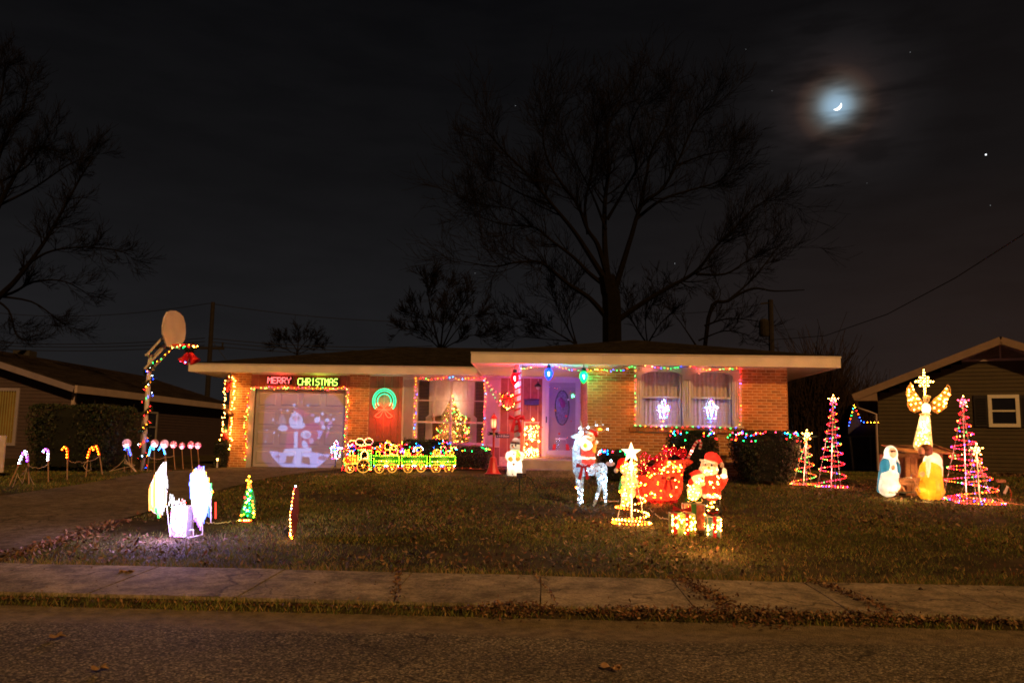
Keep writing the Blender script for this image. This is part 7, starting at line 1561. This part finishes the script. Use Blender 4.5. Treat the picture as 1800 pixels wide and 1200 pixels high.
def present(px0, px1, ptop, pbase, dep, sm, rib, rm_, label, cols=['warm'], nb=30, bow=True, Yb=None, wid=.045):
    g = GP((px0+px1)/2, pbase); Y0 = g.y if Yb is None else Yb; a = W(px0, pbase, Y0); b = W(px1, pbase, Y0); z0 = gz(a.x, Y0)-.01; z1 = W(px0, ptop, Y0).z; t = thing('gift_box', label, 'gift box', ((a.x+b.x)/2, Y0+dep/2, z0), 'lit gift boxes on the lawn')
    M().mt(sm).box(a.x, b.x, Y0, Y0+dep, z0, z1).build('wrapping', None, t); q = M().mt(rm_); w_ = b.x-a.x
    for f in rib: x = a.x+w_*f; q.box(x-wid/2, x+wid/2, Y0-.006, Y0+dep+.006, z0, z1+.006)
    q.build('ribbon', None, t)
    q = M().mt(m_wire); [q.tube([(x, y, z0), (x, y, z1)], .005, 4) for x in (a.x, b.x) for y in (Y0, Y0+dep)]; q.tube([(a.x, Y0, z1), (b.x, Y0, z1), (b.x, Y0+dep, z1), (a.x, Y0+dep, z1)], .005, 4, closed=True); q.build('wire_frame', None, t)
    if bow: q = M().mt(rm_); bowmesh(q, ((a.x+b.x)/2, Y0+dep*.4, z1+.04), w_*.75, False); q.build('bow', None, t)
    for k_ in (.3, .7): lamp(((a.x+b.x)/2, Y0+dep*.4, z0+(z1-z0)*k_), 1.7, (1, .66, .33), .02, t)
    bulbs([(random.choice((a.x, b.x, random.uniform(a.x, b.x), random.uniform(a.x, b.x))), Y0-.015, random.uniform(z0+.04, z1-.02)) for _ in range(nb)], cols, .0115, 0, t)
gy = GP(1200, 938).y
present(1182, 1222, 903, 940, .30, S_GR, (.14, .66), m_bow, 'green mesh gift box with two dark red ribbons and a bow', nb=40)
present(1204, 1239, 886, 925, .22, skin('salmon_gift_mesh', (.75, .22, .15), .4, 60, .5), (.45,), mat('green_ribbon', (.03, .14, .03), .6), 'tall salmon red gift box behind the green one', ['amber', 'warm'], 18, True, gy+.38, .07)
present(1244, 1267, 908, 944, .16, S_BL, (.55,), m_bow, 'small teal gift box with a wide dark red ribbon', nb=20)

# ================================================================== NATIVITY
g = GP(1650, 876); YN = g.y; zn = g.z; KN = YN/F_PX/4.614
def NP(zx, zy, dy=0.): return W(1520+zx/4.614, 640+zy/4.614, YN+dy)
def nzz(v): return v*KN
t = thing('wooden_stable', 'rough wooden stable with a lean-to slat roof on the right lawn', 'stable', (NP(460, 1060).x, YN+.6, zn))
mwd = mat('rough_stable_wood', (.30, .15, .075), .85, .35, 5, .6, 30, rnd=.25)
ax0, ax1 = NP(250, 900, .55).x, NP(640, 900, .55).x; Yf = YN+.55; zt_ = NP(400, 735, .55).z; Yk = Yf+.75
def slats(a0, a1, fn, wd=.12, name='plank'):
    x = a0
    while x < a1-.02: e = min(a1, x+wd-.008); fn(x, e); x += wd
slats(ax0, ax1, lambda a, b: M().mt(mwd).box(a, b, Yk-.02, Yk+random.uniform(-.004, .004), zn, zt_).build('plank', None, t))
slats(Yf, Yk, lambda a, b: M().mt(mwd).box(ax1-.02+random.uniform(-.003, .003), ax1+.004, a, b, zn-.02, zt_+.02).build('plank', None, t)); slats(Yf, Yk, lambda a, b: M().mt(mwd).box(ax0, ax0+.02, a, b, zn-.02, zt_).build('plank', None, t))
# partial front boards
slats(NP(330, 900, .55).x, NP(430, 900, .55).x, lambda a, b: M().mt(mwd).box(a, b, Yf-.01, Yf+.012, zn, zt_-.05).build('plank', None, t), .10)
slats(NP(545, 900, .55).x, ax1-.02, lambda a, b: M().mt(mwd).box(a, b, Yf-.01, Yf+.012, zn, zt_).build('plank', None, t), .10)
M().mt(mwd).box(ax0, ax1, Yf-.02, Yf-.011, zt_-.05, zt_+.03).box(ax0-.0, ax0+.04, Yf-.02, Yf+.02, zn, zt_-.05).build('frame_beam', None, t)
ra, rb = NP(150, 660, 1.3), NP(690, 700, .3); zr0 = NP(400, 722, .27).z; zr1 = NP(300, 668, 1.4).z; n = 9
for i in range(n):
    y0 = Yf-.28+i*.125; z = zr0+(zr1-zr0)*i/8; M().mt(mwd).add([(ra.x, y0, z), (rb.x+.06, y0, z), (rb.x+.06, y0+.135, z+.02), (ra.x, y0+.135, z+.02), (ra.x, y0, z+.018), (rb.x+.06, y0, z+.018), (rb.x+.06, y0+.135, z+.038), (ra.x, y0+.135, z+.038)], [(0, 3, 2, 1), (4, 5, 6, 7), (0, 1, 5, 4), (1, 2, 6, 5), (2, 3, 7, 6), (3, 0, 4, 7)]).build('roof_slat', None, t)
M().mt(mwd).prism([(rb.x+.06, Yf-.28, zr0+.03), (rb.x+.06, Yf+.85, zr0+.24), (rb.x+.26, Yf+.85, zr0+.02), (rb.x+.26, Yf-.28, zr0-.17)], (0, 0, .02)).build('roof_slat', None, t)
lamp((NP(400, 900, .5).x, Yf-.25, zn+.35), 4, (1, .5, .18), .06, t, 'stable_lamp')
# praying woman (left) and kneeling man (right)
mw = blob('kneeling_woman_figure', 'kneeling woman figure in white veil and blue cloak glowing white', 'figure light', NP(195, 1040), [
    ('veil', P_W, 'b', NP(212, 725), (nzz(52), nzz(50), nzz(66))), ('veil', P_W, 'c', NP(205, 740, .04), NP(175, 800, .04), nzz(40), nzz(44)), ('veil', P_W, 'c', NP(245, 750, .03), NP(265, 800, .02), nzz(16), nzz(18)), ('face', P_SK, 'b', NP(228, 715, -.10), (nzz(30), nzz(28), nzz(40))), ('cloak', P_BL, 'b', NP(172, 835), (nzz(48), nzz(52), nzz(72))), ('cloak', P_BL, 'b', NP(262, 850), (nzz(24), nzz(40), nzz(58))), ('cloak', P_BL, 'c', NP(150, 880, .05), NP(125, 1015, .05), nzz(36), nzz(28)),
    ('dress', P_W, 'c', NP(220, 780, -.05), NP(222, 880, -.08), nzz(28), nzz(38)), ('dress', P_W, 'c', NP(205, 920, -.02), NP(190, 1005, -.02), nzz(72), nzz(72)), ('dress', P_W, 'b', NP(245, 985, -.03), (nzz(42), nzz(55), nzz(58))), ('hands', P_SK, 'b', NP(232, 835, -.17), (nzz(14), nzz(20), nzz(18))), ('eye', P_BR, 'b', NP(216, 703, -.17), (nzz(12), nzz(8), nzz(6))), ('eye', P_BR, 'b', NP(243, 703, -.165), (nzz(12), nzz(8), nzz(6)))],
    .012, 8, (1, .80, .55), [NP(212, 740), NP(210, 860), NP(195, 980)])
km = blob('kneeling_man_figure', 'kneeling man figure with brown hair, white mantle and golden robe', 'figure light', NP(540, 1080), [
    ('hair', P_BR, 'b', NP(500, 690), (nzz(46), nzz(46), nzz(46))), ('hair', P_BR, 'c', NP(510, 700), NP(525, 735), nzz(36), nzz(26)), ('face', P_SK, 'b', NP(458, 705, -.03), (nzz(24), nzz(28), nzz(34))), ('beard', P_BR, 'b', NP(462, 738, -.04), (nzz(18), nzz(20), nzz(18))), ('mantle', P_W, 'b', NP(550, 800, .02), (nzz(72), nzz(64), nzz(85)), (0, .25, 0)), ('mantle', P_W, 'c', NP(595, 840), NP(605, 900), nzz(38), nzz(26)), ('mantle', P_W, 'c', NP(515, 780, -.14), NP(517, 920, -.15), nzz(20), nzz(12)), ('hands', P_SK, 'b', NP(465, 890, -.1), (nzz(22), nzz(24), nzz(20))),
    ('robe', P_Y, 'c', NP(530, 860), NP(530, 1020), nzz(82), nzz(100)), ('robe', P_Y, 'b', NP(475, 1000, -.03), (nzz(62), nzz(60), nzz(60))), ('robe', P_Y, 'b', NP(560, 1030), (nzz(85), nzz(70), nzz(50)))],
    .012, 8, (1, .72, .36), [NP(530, 800), NP(535, 900), NP(530, 1010)])
t = thing('manger', 'little wooden manger with a glowing baby between the kneeling figures', 'manger', (NP(370, 1040).x, YN-.05, zn)); q = M().mt(mwd)
for x in (300, 420): q.bar(NP(x-28, 1035, -.12), NP(x+28, 920, -.12), .025, .03); q.bar(NP(x+28, 1035, -.12), NP(x-28, 920, -.12), .025, .03); q.bar(NP(x-28, 1035, .12), NP(x+28, 920, .12), .025, .03); q.bar(NP(x+28, 1035, .12), NP(x-28, 920, .12), .025, .03)
q.bar(NP(255, 935, -.12), NP(440, 935, -.12), .02, .06).bar(NP(255, 965, -.1), NP(440, 965, -.1), .02, .05).bar(NP(255, 950, .12), NP(440, 950, .12), .02, .07); q.build('trestle', None, t)
q = M(); [(q.mt(random.choice(lf)), leaf(q, NP(random.uniform(270, 430), random.uniform(925, 950), random.uniform(-.1, .1)), .03, 1)) for _ in range(200)]; q.build('straw', None, t, kind='stuff')
M().mt(P_W).ball(NP(350, 930), (nzz(48), .06, nzz(16)), 12, 8).build('swaddling', None, t, smooth=True); M().mt(P_SK).ball(NP(400, 905), (nzz(22), .04, nzz(22)), 12, 8).build('baby_head', None, t, smooth=True); lamp(NP(375, 920), 1.0, (1, .6, .25), .02, t)
q = M().mt(m_gcord); [q.tube([NP(random.uniform(180, 460), 1045, -.15), NP(random.uniform(180, 460), 1030, -.2), NP(random.uniform(180, 460), 1048, -.2)], .004, 3) for _ in range(7)]; o = q.build('cord_tangle'); tag(o, 'dark cord tangle in front of the manger', 'cord')
# angel
YA = YN+.62; KA = YA/F_PX/4.614
def QP(zx, zy, dy=0.): return W(1520+zx/4.614, 640+zy/4.614, YA+dy)
t = blob('angel', 'tall golden white lit angel with raised wings above the stable', 'angel light', QP(472, 670), [
    ('skirt', S_WW, 'c', QP(472, 655), QP(488, 430), 72*KA, 38*KA), ('bodice', P_W, 'b', QP(497, 358), (36*KA, 30*KA, 44*KA)), ('head', S_WW, 'b', QP(500, 285), (25*KA, 24*KA, 32*KA)), ('hair', S_WW, 'b', QP(505, 265, .02), (32*KA, 26*KA, 16*KA)), ('sash', P_SK, 'b', QP(490, 405), (48*KA, 38*KA, 9*KA))],
    .012, 9, (1, .66, .33), [QP(475, 620), QP(480, 520), QP(497, 365), QP(478, 450)])
gw = skin('gold_wing_mesh', (.45, .28, .10), .6, 45, .5)
for pts in (((375, 150), (345, 190), (335, 230), (350, 290), (345, 325), (365, 370), (405, 392), (450, 375), (470, 330), (465, 300), (430, 255), (400, 215), (388, 170)), ((672, 162), (655, 195), (610, 245), (560, 285), (530, 320), (540, 370), (590, 400), (635, 370), (665, 345), (660, 310), (690, 260), (698, 215), (690, 180))):
    P = [QP(x, y, .05) for x, y in pts]; w_ = M().mt(gw).prism(P, (0, .015, 0)).build('wing', None, t); M().mt(mat('gold_wire', (.5, .32, .14), .35, .1, 5, metal=.5)).tube(P, .008, 5, closed=True).build('wing_rim', None, w_)
    cc = sum(P, Vector())/len(P); bulbs([p.lerp(cc, random.uniform(.15, .35))+Vector((0, -.03, 0)) for p in resample(P, .13)]+[cc+Vector((random.uniform(-.1, .1), -.03, random.uniform(-.12, .12))) for _ in range(6)], ['warm'], .0165, .01, t)
    lamp(cc+Vector((0, -.12, 0)), 1.5, (1, .6, .25), .08, t)
scat(lambda: (lambda v: QP(472+16*v+random.uniform(-62, 62)*(1-v*.45), 660-225*v, -.17))(random.random()), 60, ['warm'], .013, t)
q = M().mt(mwd); q.tube([QP(472, 665), Vector((QP(472, 665).x, YA, zr0+.1))], .012, 5).build('stand', None, t)
# star of bethlehem
c = QP(483, 140, -.06); t = thing('nativity_star', 'eight pointed golden star with a long tail above the angel head', 'star light', tuple(c)); q = M().mt(emit('gold_star_rope', (1, .60, .22), 2.2)); P = []
pts8 = [(0, 92, 26), (45, 55, 26), (90, 80, 26), (135, 55, 26), (180, 112, 22), (225, 58, 26), (270, 78, 26), (315, 55, 26)]
for a, r_, ri in pts8: P.append(c+Vector((r_*KA*math.sin(R(a)), 0, r_*KA*math.cos(R(a))))); P.append(c+Vector((ri*KA*math.sin(R(a+22.5)), 0, ri*KA*math.cos(R(a+22.5)))))
q.tube(P, .008, 5, closed=True).build('star_outline', None, t); bulbs(resample(P+[P[0]], .055), ['warm'], .014, .002, t); bulbs([c], ['warm'], .035, 0, t); lamp(c+Vector((0, -.15, 0)), 5, (1, .6, .25), .06, t)
M().mt(m_wire).tube([P[8], QP(490, 262, -.0)], .006, 4).build('stem', None, t)
# power stake at right
g = GP(1762, 872); t = thing('outlet_stake', 'power outlet stake with white tag and looped orange cords at far right', 'outlet stake', tuple(g)); hz = W(1761, 846, g.y).z
M().mt(m_gcord).tube([g, (g.x, g.y, hz)], .016, 6).box(g.x-.03, g.x+.03, g.y-.025, g.y+.025, hz-.2, hz-.02).build('stake', None, t); M().mt(mat('salmon_box', (.45, .2, .14), .5)).box(g.x-.075, g.x+.06, g.y-.04, g.y+.04, hz-.02, hz+.04).build('outlet_box', None, t); M().mt(mat('white_tag', (.7, .6, .55), .6)).bar((g.x+.02, g.y-.04, hz-.22), (g.x+.09, g.y-.04, hz-.08), .05, .004, (0, 1, 0)).build('paper_tag', None, t)
ocord = mat('orange_cord', (.55, .12, .04), .45)
cord('orange cord looping round the far right outlet stake', [W(1768, 852, g.y), W(1776, 860, g.y), W(1778, 872, g.y), gp(1776, 880)], ocord, .008); cord('orange cord looping left of the far right outlet stake', [W(1758, 852, g.y), W(1751, 861, g.y), W(1754, 872, g.y), gp(1764, 882)], ocord, .008)
cord('pale cord from the right spiral trees running off to the right edge', [gp(1735, 884), gp(1750, 876), gp(1765, 884), gp(1785, 887), gp(1812, 890)], mat('peach_cord', (.6, .3, .18), .5), .007)

# ================================================================== LEFT LAWN: WINGED LIGHT, SMALL TREE, EDGE-ON PANEL
g = GP(315, 944); YW = g.y; zw = g.z; KW = YW/F_PX
t = thing('winged_light_streaks', 'dazzling moving light, its streaks shaped as white rod wings over a lit box at front left', 'light sculpture', tuple(g))
def streak_rods(poly, cols, Yo, name, step=1.45):  # glowing rods shaped as the falling streaks of a moving light
    xs = [p[0] for p in poly]; x = min(xs)+.2; q = M()
    while x < max(xs):
        ys = []
        for i in range(len(poly)):
            (x1, y1), (x2, y2) = poly[i], poly[i-1]
            if (x1 > x) != (x2 > x): ys.append(y1+(y2-y1)*(x-x1)/(x2-x1))
        if len(ys) >= 2:
            a, b = min(ys)+random.uniform(-4.5, 3.5), max(ys)+random.uniform(-6, 7); f = (x-min(xs))/(max(xs)-min(xs))
            q.mt(cols(f, 0)); P = [W(x, a, YW+Yo), W(x-.6, (a+b)/2, YW+Yo), W(x, b-8, YW+Yo)]; q.tube(P, .0030, 4)
            q.mt(cols(f, 1)).tube([P[2], W(x, b, YW+Yo)], .0034, 4)
        x += step*random.uniform(.6, 1.3)
    q.build(name, None, t)
eW = emit('rod_white', (.95, .93, 1), 3.2); eO = emit('rod_orange', (1, .3, .06), 7); eG = emit('rod_green', (.1, 1, .2), 5); eB = emit('rod_blue', (.15, .2, 1), 8); eV = emit('rod_violet', (.5, .15, 1), 6)
streak_rods([(292, 811), (284, 816), (270, 840), (262, 862), (262, 892), (270, 900), (282, 906), (292, 886), (293, 862), (296, 855), (293, 835)], lambda f, e: eO if f < .12 or random.random() < .22 else (eG if e and f < .55 else eW), .15, 'left_streak_wing')
tipm = [eB, eV, emit('rod_amber', (1, .4, .05), 6), eG]
for x_, y_ in ((335, 836), (340, 829), (344, 826), (349, 822), (353, 824), (357, 823), (361, 833), (366, 843), (370, 853)): M().mt(random.choice(tipm)).tube([W(x_, y_+5, YW), W(x_+.8, y_-4, YW)], .009, 5).build('streak_tip', None, t)
streak_rods([(334, 836), (338, 830), (348, 824), (358, 826), (366, 845), (373, 862), (369, 890), (362, 905), (352, 926), (340, 908), (336, 880), (333, 858)], lambda f, e: eG if f > .93 else (eB if f < .10 else ((eB if f > .55 else eV) if e or random.random() < .16 else eW)), .0, 'right_streak_wing')
for pp_ in ([(292, 811), (284, 816), (270, 840), (262, 862), (262, 892), (270, 900), (282, 906), (292, 886), (293, 862)],): M().mt(m_wire).tube([W(*p, YW+.16) for p in pp_], .005, 4).build('wing_frame', None, t)
M().mt(m_wire).tube([W(*p, YW+.01) for p in ((334, 836), (338, 830), (348, 824), (358, 826), (366, 845), (373, 862), (369, 890), (362, 905), (352, 926), (340, 908))], .005, 4).build('wing_frame', None, t)
streak_rods([(297, 885), (299, 868), (306, 872), (312, 880), (326, 878), (326, 890), (297, 890)], lambda f, e: eW, .0, 'short_streaks', 2.2)
cb_ = M().mt(m_wire); x0, x1 = W(299, 940, YW).x, W(326, 940, YW).x; zt_ = W(312, 890, YW).z
for z in (zw+.01, (zw+zt_)/2, zt_): cb_.tube([(x0, YW, z), (x1, YW, z), (x1, YW+.2, z), (x0, YW+.2, z)], .006, 4, closed=True)
[cb_.tube([(x, y, zw), (x, y, zt_)], .006, 4) for x in (x0, x1) for y in (YW, YW+.2)]; cb_.build('box_frame', None, t)
M().mt(plast('milky_box', (.7, .7, .8), .7)).box(x0+.01, x1-.01, YW+.01, YW+.19, zw+.01, zt_-.01).build('box_skin', None, t); lamp(((x0+x1)/2, YW+.08, zw+.2), .45, (.45, .40, 1), .03, t)
bulbs([(random.uniform(x0, x1), YW-.015, random.uniform(zw+.01, zt_)) for _ in range(64)], ['cool', 'violet', 'blue', 'violet', 'pink', 'blue', 'warm', 'red'], .0095, 0, t)
bulbs([W(373, 864, YW), W(321, 880, YW), W(324, 883, YW)], ['amber', 'red', 'blue'], .018, 0, t)
M().mt(emit('red_rod', (1, .05, .03), 3)).tube([W(379, 882, YW), W(379, 911, YW)], .009, 6).build('red_rod', None, t); M().mt(emit('blue_rod', (.1, .25, 1), 2.5)).tube([W(367, 888, YW), W(367, 908, YW)], .010, 6).build('blue_rod', None, t)
M().mt(mat('white_pvc', (.7, .68, .7), .4)).tube([W(328, 945, YW), W(356, 939, YW+.05), W(356, 905, YW+.05), W(357, 880, YW+.05)], .006, 5).build('white_frame', None, t)
for pp_ in ([W(333, 931, YW-.02), W(340, 930, YW-.02), W(340, 941, YW-.02)], [W(293, 888, YW+.15), W(299, 940, YW+.1)], [W(370, 868, YW), W(371, 918, YW)]): M().mt(MATS['white_pvc']).tube(pp_, .0055, 5).build('frame_leg', None, t)
lamp(W(278, 850, YW+.0), 38, (.95, .70, .85), .10, t, 'wing_glow'); lamp(W(352, 862, YW-.18), 45, (.55, .38, 1), .10, t, 'wing_glow'); lamp((x0+.08, YW-.25, zw+.24), 58, (.52, .32, 1), .06, t, 'box_glow')
cord('yellowish cord running right from the winged light to the little tree', [gp(362, 920), gp(380, 921), gp(400, 919), gp(416, 917)], mat('yellowish_cord', (.5, .45, .2), .5), .006)
g = GP(178/4.5+200, 958); o = M().mt(m_dark).bar(g+Vector((-.02, 0, 0)), g+Vector((.03, 0, .09)), .025, .02).build('ground_spike'); tag(o, 'small black spike stuck in the lawn left of the winged light', 'stake')
# little flat tree
g = GP(433, 917); Y = g.y; t = thing('small_lit_tree', 'small flat green christmas tree light with coloured ornaments', 'light tree', tuple(g)); K = Y/F_PX
def TT(px, py, dy=0): return W(px, py, Y+dy)
pg = plast('tree_panel_green', (.02, .22, .05), .5)
for pts, nm, m_ in (([(437, 836), (441, 848), (443, 858), (434, 858), (435, 846)], 'tree_top', plast('tree_gold', (.7, .32, .03), .6)), ([(434, 857), (443, 857), (447, 872), (449, 882), (428, 882), (430, 868)], 'tree_tier', pg), ([(429, 881), (447, 881), (450, 898), (448, 911), (421, 911), (424, 894)], 'tree_tier', pg), ([(423, 917), (432, 905), (441, 918)], 'tree_pot', pan_r)):
    M().mt(m_).prism([TT(*p, .01) for p in pts], (0, .012, 0)).build(nm, None, t)
bulbs([TT(438, 837), TT(434, 844), TT(441, 846), TT(437, 850), TT(436, 856)], ['amber', 'yellow'], .0145, 0, t)
bulbs([TT(437+random.uniform(-1, 1)*(2+(y-858)*.17), y) for y in lin(860, 908, 22)], ['green', 'lime', 'warm', 'green'], .0115, 0, t); bulbs([TT(430, 874), TT(437, 878), TT(424, 905), TT(438, 898), TT(430, 893), TT(441, 862)], ['blue', 'amber', 'red', 'cool', 'green'], .016, 0, t); bulbs([TT(421+i*4, 914) for i in range(6)]+[TT(444+.8*i, 880+6*i) for i in range(5)], ['amber', 'orange', 'warm'], .010, 0, t)
M().mt(m_stk).tube([TT(441, 885, .02), GP(452, 914)], .006, 5).tube([TT(425, 900, .02), Vector((g.x-.02, Y+.03, g.z))], .005, 4).build('stake', None, t); lamp(TT(436, 845, -.1), 1.6, (1, .6, .15), .03, t); lamp(TT(434, 890, -.12), 1.2, (.3, 1, .3), .03, t)
# edge-on panel
g = GP(513, 948); Y = g.y; t = thing('edge_on_panel_light', 'narrow lit panel seen edge on with warm bulbs, standing alone on the lawn', 'light sculpture', tuple(g))
prof = [(0, 0), (.16, .10), (.30, .45), (.24, .60), (.20, .80), (.05, .93), (-.10, .80), (-.15, .60), (-.26, .45), (-.14, .12)]
H = W(519, 849, Y).z-g.z; dv_ = Vector((-.13, .99, 0)); q = M().mt(mat('dim_red_panel', (.22, .01, .015), .5, .2, 9)); PP = [g+dv_*x+Vector((W(519, 849, Y).x-g.x, 0, 0))*(z)+Vector((0, 0, z*H+.02)) for x, z in prof]; q.prism(PP, (.02, 0, 0)).build('panel', None, t)
M().mt(m_wire).tube(PP, .006, 4, closed=True).build('rim', None, t); bulbs(resample(PP+[PP[0]], .05)+[p.lerp(g+Vector((0, 0, H*.5)), .3) for p in resample(PP, .09)], ['warm', 'warm', 'amber', 'red', 'warm', 'cool'], .0105, .004, t)
bulbs([g+Vector((0, -.03, .05))], ['amber'], .03, 0, t); M().mt(m_stk).tube([W(522, 903, Y), GP(531, 936)], .006, 5).build('stake', None, t); lamp(g+Vector((.02, -.10, .10)), 3.2, (1, .6, .15), .03, t)
# ================================================================== MOON & STARS
MD = 1500.; mr_ = MD*math.tan(R(.285)); mc = EYE+MOON*MD
mm = bpy.data.materials.new('moonlit_face'); mm.use_nodes = True; nt = mm.node_tree; nt.nodes.clear(); L = nt.links
sdir = ((rt*.66-up*.75)*.93-(-MOON)*.36).normalized()
ge = N(nt, 'ShaderNodeNewGeometry'); dt = N(nt, 'ShaderNodeVectorMath', operation='DOT_PRODUCT'); L.new(ge.outputs['Normal'], dt.inputs[0]); dt.inputs[1].default_value = sdir
mp_ = N(nt, 'ShaderNodeMapRange'); mp_.inputs[1].default_value = .0; mp_.inputs[2].default_value = .12; L.new(dt.outputs['Value'], mp_.inputs[0])
bf = N(nt, 'ShaderNodeMath', operation='SUBTRACT'); bf.inputs[0].default_value = 1; L.new(ge.outputs['Backfacing'], bf.inputs[1]); mb_ = N(nt, 'ShaderNodeMath', operation='MULTIPLY'); L.new(mp_.outputs[0], mb_.inputs[0]); L.new(bf.outputs[0], mb_.inputs[1]); em = N(nt, 'ShaderNodeEmission'); em.inputs[0].default_value = (1, .97, .92, 1); em.inputs[1].default_value = 3.5; tp = N(nt, 'ShaderNodeBsdfTransparent'); ms = N(nt, 'ShaderNodeMixShader'); ou = N(nt, 'ShaderNodeOutputMaterial')
L.new(mb_.outputs[0], ms.inputs[0]); L.new(tp.outputs[0], ms.inputs[1]); L.new(em.outputs[0], ms.inputs[2]); L.new(ms.outputs[0], ou.inputs[0])
o = M().mt(mm).ball(mc, mr_, 40, 24).build('moon', None, None, smooth=True); tag(o, 'bright crescent moon with its lit side to the lower right', 'moon')
ge2 = [(1733, 272, .95, 2.5, 'bright planet below and right of the moon'), (1741, 361, .45, .3, 'faint star below the bright planet'), (1311, 87, .4, .2, 'faint star upper left of the moon'), (1600, 92, .4, .3, 'faint star near the top right of the moon'), (1357, 160, .35, .3, 'faint star left of the moon'), (1186, 463, .45, .5, 'faint star seen low through the big tree'), (906, 186, .4, .4, 'faint star left of the big tree top'), (835, 480, .4, .3, 'faint star low left of the big tree'), (1524, 322, .35, .2, 'faint star below the moon')]
for px, py, s_, e_s, lb in ge2:
    o = M().mt(emit('star_%d' % int(e_s*10), (.9, .95, 1), e_s)).ball(EYE+ray(px, py)*1500, s_*1.25, 8, 6).build('star'); tag(o, lb, 'star')
# lamps standing for the light the bulb strings throw on their walls
def glow(spots, P, col, r, parent):
    for s in spots: lamp(s, P, col, r, parent, 'string_glow')
def obj_by(label):
    for o in bpy.data.objects:
        if o.get('label') == label: return o
glow(GL((407, 690), (404, 725), (400, 760), (396, 795), Y=YG-.22), 7, (1, .50, .12), .05, obj_by('double column of warm white lights arching up the garage pillar'))
glow(GL((430, 790), (432, 750), (434, 710), (612, 705), (609, 750), Y=YG-.14), 1.3, (1, .22, .05), .04, obj_by('red, amber and green lights framing the garage door on three sides'))
glow(GL((460, 682), (500, 682), (540, 682), (580, 683), Y=YG-.14), 1.2, (1, .25, .06), .04, obj_by('red, amber and green lights framing the garage door on three sides'))
glow(RL((1113, 680), (1113, 720), Y=YR-.16), 1.0, (1, .2, .06), .04, obj_by('coloured lights down the left side of the arched window pair'))
glow(RL((1306, 670), (1306, 720), Y=YR-.16), 1.1, (1, .08, .04), .04, obj_by('mostly red lights down the right side of the arched window pair'))
glow(RL((1060, 652), (1140, 648), (1235, 652), Y=YR-.16), 1.2, (1, .22, .12), .04, obj_by('coloured lights draped along the porch eave and over the arched windows'))
glow([W(925, 752, 21.9), W(940, 775, 21.9), W(930, 795, 21.9)], 9, (1, .42, .10), .06, obj_by('tower of warm lights wrapped in a wire cage beside the front door'))
glow([W(893, 712, YG-.4)], 7, (1, .3, .12), .06, obj_by('small lit evergreen wreath with a red bow beside the porch post'))
for lb in ('lantern light outline in the left arched window', 'lantern light outline in the right arched window', 'lantern light outline on a stake at the garage door corner'):
    o = obj_by(lb); glow([o.location+Vector((.06, .0, -.05)), o.location+Vector((-.03, -.02, -.36))], .8, (.25, .22, 1), .03, o)
glow([TP(250, 500, -.15), TP(700, 480, -.15), TP(1085, 480, -.15), TP(1470, 480, -.15)], 9, (1, .32, .08), .06, lo)
for lb, P, c in (('tall pink spiral light tree left of the nativity scene', 16, (1, .25, .22)), ('tall pink spiral light tree right of the nativity scene', 18, (1, .25, .22)), ('shorter spiral light tree overlapping the tall right one', 12, (1, .4, .15)), ('small spiral light tree with a gold star by the big corner shrub', 12, (1, .35, .15)), ('warm white spiral light tree with a big glowing star behind the presents', 26, (1, .5, .18))):
    o = obj_by(lb); glow([o.location+Vector((.05, -.12, .28)), o.location+Vector((0, -.1, .8))], P, c, .06, o)
glow([AP(600, 900, -.35), AP(420, 1000, -.5), AP(700, 1050, -.45)], 15, (1, .42, .12), .05, sf)
glow([DP(180, 1000, -.3), DP(400, 1000, -.25)], 2.2, (.5, .75, 1), .05, dr_)
glow([NP(250, 1040, -.35), NP(500, 1070, -.35)], 10, (1, .52, .18), .05, km)
